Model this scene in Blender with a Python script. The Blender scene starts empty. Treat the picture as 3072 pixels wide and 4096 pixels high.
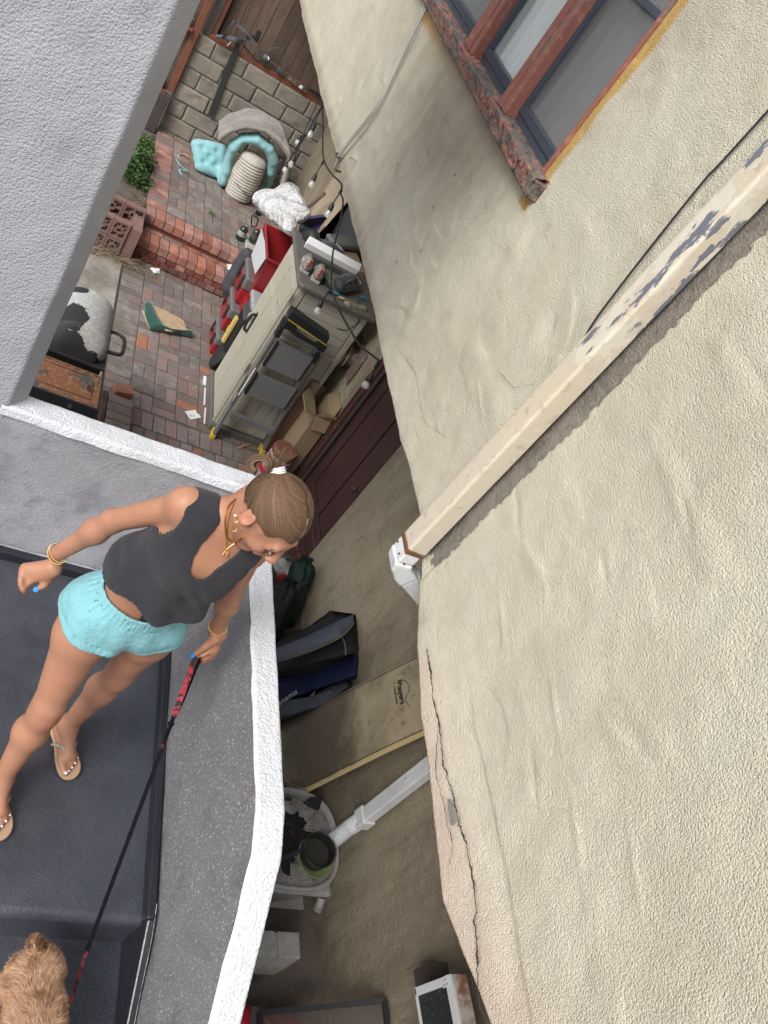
import bpy, bmesh, math, random
import numpy as np
from mathutils import Vector, Matrix, Euler
random.seed(7); RNG = np.random.default_rng(7)
SC = bpy.context.scene
COL = SC.collection
# ------------------------------------------------------------------ camera
CAM_POS = (0.0, 0.0, 2.75)
rows = ((0.828785,-0.299913,-0.472407),(-0.126498,0.721962,-0.680272),(0.545082,0.623557,0.560413))
cd = bpy.data.cameras.new('camera'); cam = bpy.data.objects.new('camera', cd); COL.objects.link(cam)
cam.matrix_world = Matrix.Translation(CAM_POS) @ Matrix(rows).to_4x4()
cd.sensor_fit = 'VERTICAL'; cd.sensor_height = 36.0; cd.lens = 29.0984
cd.clip_start = 0.05; cd.clip_end = 500
SC.camera = cam
# ------------------------------------------------------------------ light: soft overcast sky
SUN_EL, SUN_AZ = math.radians(44), math.radians(234)
wd = bpy.data.worlds.new('World'); SC.world = wd; wd.use_nodes = True
nt = wd.node_tree; nt.nodes.clear()
sky = nt.nodes.new('ShaderNodeTexSky'); sky.sky_type = 'NISHITA'; sky.sun_disc = False
sky.sun_elevation = SUN_EL; sky.sun_rotation = SUN_AZ; sky.dust_density = 3.0; sky.air_density = 1.0; sky.ozone_density = 0.6
hs = nt.nodes.new('ShaderNodeHueSaturation'); hs.inputs['Saturation'].default_value = 0.38
bg = nt.nodes.new('ShaderNodeBackground'); bg.inputs['Strength'].default_value = 0.15
wo = nt.nodes.new('ShaderNodeOutputWorld')
nt.links.new(sky.outputs[0], hs.inputs['Color']); nt.links.new(hs.outputs[0], bg.inputs[0]); nt.links.new(bg.outputs[0], wo.inputs[0])
sd = bpy.data.lights.new('sun', 'SUN'); sun = bpy.data.objects.new('sun', sd); COL.objects.link(sun)
sd.energy = 1.5; sd.angle = math.radians(22); sd.color = (1.0, 0.96, 0.9)
sun_dir = Vector((-0.58, -0.42, 0.70))
sun.rotation_euler = sun_dir.to_track_quat('Z', 'Y').to_euler()
SC.view_settings.view_transform = 'Standard'; SC.view_settings.look = 'None'
SC.view_settings.exposure = 0.62; SC.view_settings.gamma = 1.0
try: SC.view_settings.use_curve_mapping = False
except Exception: pass
SC.render.engine = 'CYCLES'
# ------------------------------------------------------------------ materials
def nd(t, typ, **kw):
    n = t.nodes.new(typ)
    for k, v in kw.items():
        if k in n.inputs: n.inputs[k].default_value = v
        else: setattr(n, k, v)
    return n
MATS = {}
def mat(name, col, rough=0.75, metal=0.0, var=(), bump=(), coat=0.0, spec=None, rnd=0.0, trans=0.0, ior=1.45, sss=0.0, bdist=0.004, alpha=1.0, sheen=0.0, huernd=0.0, obj=False):
    """var: (scale, colour, lo, hi[, stretch xyz]) noise-masked second colours; bump: (scale, weight[, stretch, kind])"""
    if name in MATS: return MATS[name]
    m = bpy.data.materials.new(name); m.use_nodes = True; t = m.node_tree; t.nodes.clear()
    out = nd(t, 'ShaderNodeOutputMaterial'); b = nd(t, 'ShaderNodeBsdfPrincipled')
    b.inputs['Roughness'].default_value = rough; b.inputs['Metallic'].default_value = metal
    b.inputs['Coat Weight'].default_value = coat; b.inputs['Transmission Weight'].default_value = trans
    b.inputs['IOR'].default_value = ior; b.inputs['Alpha'].default_value = alpha
    b.inputs['Sheen Weight'].default_value = sheen
    if sss: b.inputs['Subsurface Weight'].default_value = sss; b.inputs['Subsurface Radius'].default_value = (0.012, 0.004, 0.002); b.inputs['Subsurface Scale'].default_value = 1.0
    if spec is not None: b.inputs['Specular IOR Level'].default_value = spec
    t.links.new(b.outputs[0], out.inputs[0])
    if obj: pos = nd(t, 'ShaderNodeTexCoord').outputs['Object']
    else: pos = nd(t, 'ShaderNodeNewGeometry').outputs['Position']
    def vec(stretch, off=0.0):
        if not stretch and not off: return pos
        mp = nd(t, 'ShaderNodeMapping'); mp.inputs['Scale'].default_value = stretch or (1, 1, 1); mp.inputs['Location'].default_value = (off, off * .7, off * 1.3)
        t.links.new(pos, mp.inputs[0]); return mp.outputs[0]
    c = nd(t, 'ShaderNodeRGB'); c.outputs[0].default_value = (*col, 1); cur = c.outputs[0]
    for i, v in enumerate(var):
        sc, c2, lo, hi = v[:4]; st = v[4] if len(v) > 4 else None; amt = v[5] if len(v) > 5 else 1.0
        n = nd(t, 'ShaderNodeTexNoise', Scale=sc, Detail=5.0, Roughness=0.6); t.links.new(vec(st, 3.7 * (i + 1)), n.inputs['Vector'])
        r = nd(t, 'ShaderNodeMapRange'); r.inputs[1].default_value = lo; r.inputs[2].default_value = hi; r.inputs[4].default_value = amt; t.links.new(n.outputs[0], r.inputs[0])
        mx = nd(t, 'ShaderNodeMix', data_type='RGBA'); t.links.new(r.outputs[0], mx.inputs[0]); t.links.new(cur, mx.inputs[6]); mx.inputs[7].default_value = (*c2, 1)
        cur = mx.outputs[2]
    if rnd or huernd:
        oi = nd(t, 'ShaderNodeObjectInfo'); h = nd(t, 'ShaderNodeHueSaturation')
        r = nd(t, 'ShaderNodeMapRange'); r.inputs[3].default_value = 1 - rnd; r.inputs[4].default_value = 1 + rnd; t.links.new(oi.outputs['Random'], r.inputs[0]); t.links.new(r.outputs[0], h.inputs['Value'])
        if huernd:
            w = nd(t, 'ShaderNodeTexWhiteNoise', noise_dimensions='1D'); t.links.new(oi.outputs['Random'], w.inputs['W'])
            r2 = nd(t, 'ShaderNodeMapRange'); r2.inputs[3].default_value = 1 - huernd; r2.inputs[4].default_value = 1 + huernd * .5; t.links.new(w.outputs[0], r2.inputs[0]); t.links.new(r2.outputs[0], h.inputs['Saturation'])
        t.links.new(cur, h.inputs['Color']); cur = h.outputs[0]
    t.links.new(cur, b.inputs['Base Color'])
    if bump:
        acc = None
        for i, v in enumerate(bump):
            sc, w = v[:2]; st = v[2] if len(v) > 2 else None; kind = v[3] if len(v) > 3 else 'noise'
            if kind == 'noise':
                n = nd(t, 'ShaderNodeTexNoise', Scale=sc, Detail=3.0, Roughness=0.55); o = n.outputs[0]
            elif kind == 'vor':
                n = nd(t, 'ShaderNodeTexVoronoi', Scale=sc); o = n.outputs[0]
            else:
                n = nd(t, 'ShaderNodeTexWave', Scale=sc, Distortion=v[4] if len(v) > 4 else 0.0); o = n.outputs[1]
            t.links.new(vec(st, 1.1 * i), n.inputs['Vector'])
            ml = nd(t, 'ShaderNodeMath', operation='MULTIPLY'); ml.inputs[1].default_value = w; t.links.new(o, ml.inputs[0])
            if acc is None: acc = ml.outputs[0]
            else:
                ad = nd(t, 'ShaderNodeMath', operation='ADD'); t.links.new(acc, ad.inputs[0]); t.links.new(ml.outputs[0], ad.inputs[1]); acc = ad.outputs[0]
        bp = nd(t, 'ShaderNodeBump'); bp.inputs['Strength'].default_value = 1.0; bp.inputs['Distance'].default_value = bdist
        t.links.new(acc, bp.inputs['Height']); t.links.new(bp.outputs[0], b.inputs['Normal'])
    MATS[name] = m; m['bsdf'] = b.name
    return m
# ------------------------------------------------------------------ mesh tools
def link(o): COL.objects.link(o); return o
ORG = {}
def tag(o, label=None, cat=None, group=None, kind=None):
    if label: o['label'] = label
    if cat: o['category'] = cat
    if group: o['group'] = group
    if kind: o['kind'] = kind
    return o
def thing(name, label, cat, loc=(0, 0, 0), group=None):
    o = bpy.data.objects.new(name, None); link(o); o.location = loc; o.empty_display_size = 0.05; ORG[o] = Vector(loc)
    return tag(o, label, cat, group)
def finish(name, verts, faces, m, parent=None, smooth=False, loc=None, mats=None, fmi=None):
    me = bpy.data.meshes.new(name)
    V = np.asarray(verts, dtype=float).reshape(-1, 3)
    if parent is not None: og = ORG.get(parent, Vector((0, 0, 0)))
    elif loc is not None: og = Vector(loc)
    else: og = Vector(((V[:, 0].min() + V[:, 0].max()) / 2, (V[:, 1].min() + V[:, 1].max()) / 2, V[:, 2].min()))
    V = V - np.array(og)
    if isinstance(faces, np.ndarray):
        n = faces.shape[1]; me.vertices.add(len(V)); me.vertices.foreach_set('co', V.astype(np.float32).ravel())
        me.loops.add(faces.size); me.loops.foreach_set('vertex_index', faces.astype(np.int32).ravel())
        me.polygons.add(len(faces)); me.polygons.foreach_set('loop_start', np.arange(0, faces.size, n, dtype=np.int32))
        me.update(calc_edges=True); me.validate()
    else: me.from_pydata(V.tolist(), [], faces)
    for q in (mats or [m]): me.materials.append(q)
    if fmi is not None: me.polygons.foreach_set('material_index', np.asarray(fmi, dtype=np.int32))
    if smooth: me.polygons.foreach_set('use_smooth', np.ones(len(me.polygons), dtype=bool))
    me.update()
    o = bpy.data.objects.new(name, me); link(o)
    if parent is not None: o.parent = parent; ORG[o] = og
    else: o.location = og; ORG[o] = og
    return o
def unit(v): v = Vector(v); return v.normalized() if v.length > 1e-9 else v
def frame(d):
    d = unit(d); a = Vector((0, 0, 1)) if abs(d.z) < .9 else Vector((1, 0, 0)); x = d.cross(a).normalized(); return x, d.cross(x).normalized()
class MB:
    def __init__(s): s.v = []; s.f = []; s.mi = []; s.cur = 0
    def add(s, vs, fs):
        k = len(s.v); s.v += [tuple(p) for p in vs]; s.f += [tuple(k + i for i in f) for f in fs]; s.mi += [s.cur] * len(fs); return s
    def box(s, a, b, bev=0.0, rot=None, piv=None):
        x0, y0, z0 = [min(p, q) for p, q in zip(a, b)]; x1, y1, z1 = [max(p, q) for p, q in zip(a, b)]
        if bev > 0:
            e = min(bev, (x1 - x0) * .49, (y1 - y0) * .49, (z1 - z0) * .49); vs = []; 
            for z, i in ((z0, e), (z0 + e, 0), (z1 - e, 0), (z1, e)):
                for (px, py) in ((x0 + e, y0), (x1 - e, y0), (x1, y0 + e), (x1, y1 - e), (x1 - e, y1), (x0 + e, y1), (x0, y1 - e), (x0, y0 + e)):
                    cx, cy = (x0 + x1) / 2, (y0 + y1) / 2
                    vs.append((px + (i if px < cx else -i) * (1 if i else 0), py + (i if py < cy else -i) * (1 if i else 0), z))
            fs = [tuple(range(7, -1, -1)), tuple(range(24, 32))]
            for r in range(3):
                for j in range(8): fs.append((r * 8 + j, r * 8 + (j + 1) % 8, r * 8 + 8 + (j + 1) % 8, r * 8 + 8 + j))
        else:
            vs = [(x0, y0, z0), (x1, y0, z0), (x1, y1, z0), (x0, y1, z0), (x0, y0, z1), (x1, y0, z1), (x1, y1, z1), (x0, y1, z1)]
            fs = [(0, 3, 2, 1), (4, 5, 6, 7), (0, 1, 5, 4), (1, 2, 6, 5), (2, 3, 7, 6), (3, 0, 4, 7)]
        if rot is not None:
            pv = Vector(piv) if piv else Vector(((x0 + x1) / 2, (y0 + y1) / 2, (z0 + z1) / 2)); R3 = rot if isinstance(rot, Matrix) else Euler(rot).to_matrix()
            vs = [R3 @ (Vector(p) - pv) + pv for p in vs]
        return s.add(vs, fs)
    def obox(s, o, ex, ey, ez):
        o, ex, ey, ez = map(Vector, (o, ex, ey, ez)); vs = [o, o + ex, o + ex + ey, o + ey, o + ez, o + ex + ez, o + ex + ey + ez, o + ey + ez]
        fs = [(0, 3, 2, 1), (4, 5, 6, 7), (0, 1, 5, 4), (1, 2, 6, 5), (2, 3, 7, 6), (3, 0, 4, 7)]
        if ex.cross(ey).dot(ez) < 0: fs = [tuple(reversed(f)) for f in fs]
        return s.add(vs, fs)
    def beam(s, a, b, w, h, up=(0, 0, 1)):
        a, b = Vector(a), Vector(b); d = unit(b - a); x = d.cross(Vector(up)); x = x.normalized() if x.length > 1e-5 else frame(d)[0]; y = x.cross(d).normalized()
        return s.obox(a - x * w / 2 - y * h / 2, x * w, y * h, b - a)
    def tube(s, pts, r, n=8, caps=True, closed=False):
        pts = [Vector(p) for p in pts]; N = len(pts); rr = r if hasattr(r, '__len__') else [r] * N; rings = []; x = None
        for i in range(N):
            if closed: d = unit(pts[(i + 1) % N] - pts[i - 1])
            else: d = unit(pts[min(i + 1, N - 1)] - pts[max(i - 1, 0)])
            if x is None: x, y = frame(d)
            else:
                x = (x - d * x.dot(d)); x = x.normalized() if x.length > 1e-6 else frame(d)[0]; y = d.cross(x)
            q = rr[i]; qa, qb = (q if hasattr(q, '__len__') else (q, q))
            rings.append([pts[i] + x * qa * math.cos(a) + y * qb * math.sin(a) for a in [2 * math.pi * k / n for k in range(n)]])
        vs = [p for rg in rings for p in rg]; fs = []
        for i in range(N if closed else N - 1):
            j = (i + 1) % N
            for k in range(n): fs.append((i * n + k, i * n + (k + 1) % n, j * n + (k + 1) % n, j * n + k))
        if caps and not closed: fs += [tuple(range(n - 1, -1, -1)), tuple((N - 1) * n + k for k in range(n))]
        return s.add(vs, fs)
    def lathe(s, base, prof, n=20, axis=(0, 0, 1), sx=1.0, sy=1.0, caps=True):
        base = Vector(base); ax = unit(axis); x, y = frame(ax); vs = []; fs = []
        for (r, h) in prof:
            for k in range(n):
                a = 2 * math.pi * k / n; vs.append(base + ax * h + x * r * sx * math.cos(a) + y * r * sy * math.sin(a))
        for i in range(len(prof) - 1):
            for k in range(n): fs.append((i * n + k, i * n + (k + 1) % n, (i + 1) * n + (k + 1) % n, (i + 1) * n + k))
        if caps: fs += [tuple(range(n - 1, -1, -1)), tuple((len(prof) - 1) * n + k for k in range(n))]
        return s.add(vs, fs)
    def prism(s, poly, dirv):
        """poly: ordered 3-D outline; extruded along dirv"""
        P = [Vector(p) for p in poly]; d = Vector(dirv); n = len(P); nrm = Vector((0, 0, 0))
        for i in range(n): nrm += P[i].cross(P[(i + 1) % n])
        if nrm.dot(d) > 0: P.reverse()
        vs = P + [p + d for p in P]; fs = [tuple(range(n)), tuple(range(2 * n - 1, n - 1, -1))]
        fs += [(i, i + n, (i + 1) % n + n, (i + 1) % n) for i in range(n)]
        return s.add(vs, fs)
    def quad(s, a, b, c, d): return s.add([a, b, c, d], [(0, 1, 2, 3)])
    def build(s, name, m, parent=None, smooth=False, loc=None, bevel=0.0, seg=2, sub=0):
        ms = m if isinstance(m, (list, tuple)) else [m]
        o = finish(name, s.v, s.f, ms[0], parent, smooth, loc, mats=list(ms), fmi=s.mi)
        if bevel:
            md = o.modifiers.new('bevel', 'BEVEL'); md.width = bevel; md.segments = seg; md.limit_method = 'ANGLE'; md.angle_limit = math.radians(35)
        if sub:
            md = o.modifiers.new('sub', 'SUBSURF'); md.levels = sub; md.render_levels = sub
        if smooth:
            try: o.data.set_sharp_from_angle(angle=math.radians(42))
            except Exception: pass
        return o
# smooth lattice noise for displacing real surfaces
_NG = RNG.random((32, 32, 32)).astype(np.float32)
def vnoise(P, s):
    Q = np.asarray(P, dtype=np.float64) * s; I = np.floor(Q).astype(int); f = Q - I; f = f * f * (3 - 2 * f); r = 0
    for dx in (0, 1):
        for dy in (0, 1):
            for dz in (0, 1):
                w = (f[..., 0] if dx else 1 - f[..., 0]) * (f[..., 1] if dy else 1 - f[..., 1]) * (f[..., 2] if dz else 1 - f[..., 2])
                r = r + w * _NG[(I[..., 0] + dx) % 32, (I[..., 1] + dy) % 32, (I[..., 2] + dz) % 32]
    return r - .5
def fbm(P, s, o=3):
    r = 0; a = 1.0
    for i in range(o): r = r + a * vnoise(np.asarray(P) + i * 7.3, s); s *= 2.1; a *= .5
    return r
def gridmesh(name, fn, nu, nv, m, parent=None, smooth=True, loc=None, hole=None, close=None):
    u, v = np.meshgrid(np.linspace(0, 1, nu), np.linspace(0, 1, nv), indexing='ij'); P = fn(u, v)
    idx = np.arange(nu * nv).reshape(nu, nv)
    F = np.stack([idx[:-1, :-1], idx[1:, :-1], idx[1:, 1:], idx[:-1, 1:]], -1).reshape(-1, 4)
    V = P.reshape(-1, 3)
    if hole is not None: F = F[~hole(V[F].mean(1))]
    return finish(name, V, F, m, parent, smooth, loc)
# ------------------------------------------------------------------ signed-distance modelling (organic shapes as one continuous skin)
class SDF:
    def __init__(s, lo, hi, h):
        s.lo = np.array(lo, float); s.h = h; s.n = np.ceil((np.array(hi) - s.lo) / h).astype(int) + 1
        s.D = np.full(tuple(s.n), 10.0, dtype=np.float32)
    def sub(s, lo, hi):
        a = np.clip(np.floor((np.array(lo) - s.lo) / s.h).astype(int), 0, s.n - 1); b = np.clip(np.ceil((np.array(hi) - s.lo) / s.h).astype(int) + 1, 1, s.n)
        sl = tuple(slice(i, j) for i, j in zip(a, b))
        ax = [s.lo[i] + s.h * np.arange(a[i], b[i]) for i in range(3)]
        return sl, np.stack(np.meshgrid(*ax, indexing='ij'), -1)
    def mix(s, sl, d, k):
        a = s.D[sl]
        if k > 0:
            hh = np.maximum(k - np.abs(a - d), 0) / k; s.D[sl] = np.minimum(a, d) - hh * hh * k * .25
        else: s.D[sl] = np.minimum(a, d)
        return s
    def cap(s, a, b, ra, rb=None, k=.02, flat=None, fr=1.0):
        """tapered capsule; flat=(axis, ratio) squashes the section along an axis"""
        a, b = np.array(a, float), np.array(b, float); rb = ra if rb is None else rb; m = max(ra, rb) * max(1, fr) + k + 3 * s.h
        sl, P = s.sub(np.minimum(a, b) - m, np.maximum(a, b) + m); ab = b - a; t = np.clip(((P - a) @ ab) / max(ab @ ab, 1e-9), 0, 1); Q = P - a - t[..., None] * ab
        if flat is not None:
            f = np.array(flat, float); f /= np.linalg.norm(f); c = Q @ f; Q = Q + (c * (1 / fr - 1))[..., None] * f
        d = np.linalg.norm(Q, axis=-1) - (ra + (rb - ra) * t)
        return s.mix(sl, d, k)
    def ell(s, c, r, ax=None, k=.02, op='u'):
        c = np.array(c, float); r = np.array(r, float); m = r.max() + k + 3 * s.h; sl, P = s.sub(c - m, c + m); Q = P - c
        if ax is not None: Q = Q @ np.array([unit(v)[:] for v in ax]).T
        k0 = np.linalg.norm(Q / r, axis=-1); k1 = np.linalg.norm(Q / (r * r), axis=-1); d = k0 * (k0 - 1) / np.maximum(k1, 1e-6)
        if op == 'u': return s.mix(sl, d, k)
        a = s.D[sl]; s.D[sl] = -((lambda x, y: np.minimum(x, y) - (np.maximum(k - np.abs(x - y), 0) / max(k, 1e-6)) ** 2 * k * .25)(-a, d)); return s
    def noise(s, amp, sc, o=2):
        sl, P = s.sub(s.lo, s.lo + s.n * s.h); near = np.abs(s.D) < .06; s.D[near] += (amp * fbm(P[near], sc, o)).astype(np.float32); return s
    def field(s): return s.sub(s.lo, s.lo + s.n * s.h)[1]
    def mesh(s, name, m, parent=None, loc=None, relax=1, keep=None):
        D = s.D; neg = D < 0; c = sum(neg[i:neg.shape[0] - 1 + i, j:neg.shape[1] - 1 + j, k:neg.shape[2] - 1 + k].astype(np.int8) for i in (0, 1) for j in (0, 1) for k in (0, 1))
        act = (c > 0) & (c < 8); ci = np.argwhere(act); vid = np.full(act.shape, -1, dtype=np.int64); vid[act] = np.arange(len(ci))
        acc = np.zeros((len(ci), 3)); cnt = np.zeros(len(ci))
        cor = [(i, j, k) for i in (0, 1) for j in (0, 1) for k in (0, 1)]
        for p in cor:
            for ax in range(3):
                if p[ax] == 0:
                    q = list(p); q[ax] = 1
                    da = D[tuple((ci + p).T)]; db = D[tuple((ci + q).T)]; cr = (da < 0) != (db < 0); t = da / np.where(cr, da - db, 1)
                    pt = ci + p + 0.0; pt[:, ax] += t; acc[cr] += pt[cr]; cnt[cr] += 1
        V = s.lo + s.h * acc / np.maximum(cnt, 1)[:, None]; F = []
        for ax in range(3):
            sh = [slice(1, -1)] * 3; a1 = list(sh); a1[ax] = slice(0, -1); b1 = list(sh); b1[ax] = slice(1, None)
            n0 = neg[tuple(a1)]; n1 = neg[tuple(b1)]; cr = np.argwhere(n0 != n1); off = np.ones(3, int); off[ax] = 0; e = cr + off
            u, w = [(1, 2), (2, 0), (0, 1)][ax]
            def vat(du, dw):
                q = e.copy(); q[:, u] += du; q[:, w] += dw; return vid[tuple(q.T)]
            quad = np.stack([vat(-1, -1), vat(0, -1), vat(0, 0), vat(-1, 0)], 1); flip = ~n0[tuple(cr.T)]; quad[flip] = quad[flip][:, ::-1]; F.append(quad)
        F = np.concatenate(F); F = F[(F >= 0).all(1)]
        for _ in range(relax):
            A = np.zeros_like(V); n = np.zeros(len(V))
            for i in range(4):
                j = (i + 1) % 4; np.add.at(A, F[:, i], V[F[:, j]]); np.add.at(n, F[:, i], 1); np.add.at(A, F[:, j], V[F[:, i]]); np.add.at(n, F[:, j], 1)
            V = V * .5 + .5 * A / np.maximum(n, 1)[:, None]
        if keep is not None:
            F = F[keep(V)[F].all(1)]; used = np.unique(F); mp = np.full(len(V), -1); mp[used] = np.arange(len(used)); V = V[used]; F = mp[F]
        return finish(name, V, F, m, parent, True, loc)
def text(name, body, size, origin, xdir, ydir, m, parent=None, depth=0.0006, shear=0.0, align='LEFT', bold=0.0):
    cu = bpy.data.curves.new(name, 'FONT'); cu.body = body; cu.size = size; cu.extrude = depth; cu.shear = shear; cu.align_x = align; cu.offset = bold; cu.resolution_u = 2
    tmp = bpy.data.objects.new(name, cu); me = bpy.data.meshes.new_from_object(tmp); bpy.data.objects.remove(tmp)
    x = unit(xdir); z = unit(Vector(xdir).cross(Vector(ydir))); y = z.cross(x)
    M = Matrix((x, y, z)).transposed(); V = [M @ v.co + Vector(origin) for v in me.vertices]; F = [tuple(p.vertices) for p in me.polygons]
    bpy.data.meshes.remove(me); return finish(name, V, F, m, parent)
def catenary(a, b, sag, n=12):
    a, b = Vector(a), Vector(b); return [a.lerp(b, i / n) + Vector((0, 0, -sag * 4 * (i / n) * (1 - i / n))) for i in range(n + 1)]
def smoothpath(pts, n=6):
    P = [Vector(p) for p in pts]; out = []
    for i in range(len(P) - 1):
        p0, p1, p2, p3 = P[max(i - 1, 0)], P[i], P[i + 1], P[min(i + 2, len(P) - 1)]
        for j in range(n):
            t = j / n; out.append(.5 * ((2 * p1) + (p2 - p0) * t + (2 * p0 - 5 * p1 + 4 * p2 - p3) * t * t + (3 * p1 - p0 - 3 * p2 + p3) * t ** 3))
    return out + [P[-1]]
GZ, UZ = -1.75, -1.375      # lower and upper patio levels
LW, UW = 2.78, 1.60         # lower wall and overhanging upper wall planes (x)
# ================================================================== SETTING
W_CREAM = mat('cream_stucco', (.60, .565, .455), rough=.9, var=[(1.6, (.52, .465, .365), .42, .72, None, 1.0), (5, (.60, .575, .485), .5, .8, None, .5), (14, (.66, .60, .48), .55, .8, None, .5), (9, (.42, .365, .28), .60, .76, (1, .5, 1), .55), (60, (.42, .37, .29), .58, .75, None, .35)],
              bump=[(190, -.6, None, 'vor'), (130, .4), (330, .6), (14, .8)], bdist=.0068)
def tints(m, chans, attr='stain'):
    """paint-on stains: each channel of a colour attribute, broken up by noise, mixes in a colour"""
    t = m.node_tree; b = next(n for n in t.nodes if n.type == 'BSDF_PRINCIPLED'); src = b.inputs['Base Color'].links[0].from_socket
    a = nd(t, 'ShaderNodeAttribute', attribute_name=attr); sp = nd(t, 'ShaderNodeSeparateColor'); t.links.new(a.outputs[0], sp.inputs[0])
    g = nd(t, 'ShaderNodeNewGeometry')
    for i, (colr, lo, hi, sc, st) in enumerate(chans):
        n = nd(t, 'ShaderNodeTexNoise', Scale=sc, Detail=6.0, Roughness=.65); mp = nd(t, 'ShaderNodeMapping'); mp.inputs['Scale'].default_value = st or (1, 1, 1)
        t.links.new(g.outputs['Position'], mp.inputs[0]); t.links.new(mp.outputs[0], n.inputs[0])
        s1 = nd(t, 'ShaderNodeMath', operation='MULTIPLY_ADD'); s1.inputs[1].default_value = .9; s1.inputs[2].default_value = -.45; t.links.new(n.outputs[0], s1.inputs[0])
        s2 = nd(t, 'ShaderNodeMath', operation='ADD'); t.links.new(sp.outputs[i], s2.inputs[0]); t.links.new(s1.outputs[0], s2.inputs[1])
        r = nd(t, 'ShaderNodeMapRange'); r.inputs[1].default_value = lo; r.inputs[2].default_value = hi; t.links.new(s2.outputs[0], r.inputs[0])
        mx = nd(t, 'ShaderNodeMix', data_type='RGBA'); t.links.new(r.outputs[0], mx.inputs[0]); t.links.new(src, mx.inputs[6]); mx.inputs[7].default_value = (*colr, 1); src = mx.outputs[2]
    t.links.new(src, b.inputs['Base Color'])
def paint(o, fn, attr='stain'):
    me = o.data; n = len(me.vertices); co = np.empty(n * 3, np.float32); me.vertices.foreach_get('co', co); P = co.reshape(-1, 3) + np.array(ORG.get(o, Vector((0, 0, 0))))
    C = np.ones((n, 4), np.float32); C[:, :3] = np.clip(np.stack(fn(P), -1), 0, 1); a = me.color_attributes.new(attr, 'FLOAT_COLOR', 'POINT'); a.data.foreach_set('color', C.ravel())
def bandf(x, c, w): return np.clip(1 - np.abs(x - c) / w, 0, 1)
# ---- ground
dirt = mat('packed_dirt', (.12, .10, .085), rough=.95, var=[(6, (.07, .06, .05), .45, .7), (30, (.2, .17, .14), .6, .75)], bump=[(40, 1), (150, .5)], bdist=.01)
g = MB().box((-6, -6, GZ - .5), (9, 14, GZ - .035)).build('ground', dirt); tag(g, kind='structure')
conc = mat('old_concrete', (.30, .28, .24), rough=.9, var=[(3, (.17, .16, .14), .45, .65), (12, (.40, .38, .33), .55, .8), (70, (.12, .11, .1), .6, .72)], bump=[(60, .7), (180, .4)], bdist=.006)
w = MB(); w.prism([(.35, 5.0, GZ - .06), (.98, 5.0, GZ - .06), (.99, 7.70, GZ - .06), (.90, 7.86, GZ - .06), (.62, 7.80, GZ - .06), (.35, 7.5, GZ - .06)], (0, 0, .075))
w = w.build('walkway', conc, bevel=.012); tag(w, kind='structure')
# ---- bricks
RED = dict(bump=[(160, .6), (45, .8)], bdist=.005, rnd=.22)
br_red = mat('red_brick', (.25, .108, .086), rough=.85, var=[(9, (.42, .22, .17), .4, .7), (40, (.20, .09, .07), .55, .75)], huernd=.25, **RED)
br_pink = mat('dusty_pink_brick', (.225, .143, .128), rough=.9, var=[(10, (.18, .15, .135), .40, .62), (35, (.31, .235, .21), .6, .8), (4, (.16, .135, .12), .45, .7)], huernd=.3, **RED)
br_grey = mat('grey_brick', (.175, .142, .128), rough=.92, var=[(12, (.26, .235, .215), .45, .7), (40, (.11, .095, .085), .55, .75)], huernd=.3, **RED)
br_orange = mat('orange_brick', (.33, .14, .09), rough=.85, var=[(14, (.40, .22, .16), .5, .75)], **RED)
br_dark = mat('dark_fired_brick', (.17, .062, .045), rough=.85, var=[(20, (.24, .09, .07), .45, .7), (60, (.09, .05, .04), .6, .75)], huernd=.2, **RED)
mortar = mat('sandy_mortar', (.115, .10, .085), rough=.95, var=[(25, (.085, .075, .065), .45, .65), (90, (.28, .26, .22), .6, .75)], bump=[(120, 1)], bdist=.006)
def brick_mesh(L, W_, H, e=.004):
    x, y = L / 2, W_ / 2; v = []; k = random.Random(int(L * 1e4 + W_ * 1e3))
    for z, i in ((0, 0), (H - e, 0), (H, e)):
        for sx, sy in ((-1, -1), (1, -1), (1, 1), (-1, 1)): v.append((sx * (x - i), sy * (y - i), z))
    f = [(8, 9, 10, 11)]
    for r in (0, 4):
        for j in range(4): f.append((r + j, r + (j + 1) % 4, r + 4 + (j + 1) % 4, r + 4 + j))
    f.append((3, 2, 1, 0)); me = bpy.data.meshes.new('brick'); me.from_pydata(v, [], f); me.materials.append(br_red); me.update(); return me
BM = {}
def brick(parent, c, size, m, rot=0.0, tilt=.012, dz=.004, name='brick', plane=None):
    key = (tuple(round(q, 3) for q in size), m.name)
    if key not in BM:
        BM[key] = brick_mesh(*size); BM[key].materials[0] = m
    o = bpy.data.objects.new(name, BM[key]); link(o); o.parent = parent; og = ORG[parent]
    o.location = Vector(c) - og + Vector((random.uniform(-.002, .002), random.uniform(-.002, .002), random.uniform(-dz, dz)))
    o.rotation_euler = (random.uniform(-tilt, tilt), random.uniform(-tilt, tilt), rot + random.uniform(-.012, .012)); return o
def basket(parent, x0, x1, y0, y1, z, pick, c=.207, phase=0):
    nx = int((x1 - x0) / c + .999); ny = int((y1 - y0) / c + .5)
    for i in range(nx):
        for j in range(ny):
            cx, cy = x0 + (i + .5) * c, y0 + (j + .5) * c
            for s in (-.25, .25):
                if (i + j + phase) % 2: brick(parent, (cx, cy + s * c, z - .05), (.200, .097, .05), pick(cx, cy))
                else: brick(parent, (cx + s * c, cy, z - .05), (.200, .097, .05), pick(cx, cy), math.pi / 2)
pl = MB().box((.98, 2.3, GZ - .035), (LW - .002, 7.94, GZ - .008)).build('patio', mortar); tag(pl, kind='structure')
def pick_low(x, y):
    r = random.random(); far = (x - 1.2)
    if x > 2.0 and r < .5: return br_grey
    if r < .04: return br_orange
    return br_grey if r < .36 - .04 * far else br_pink
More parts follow.
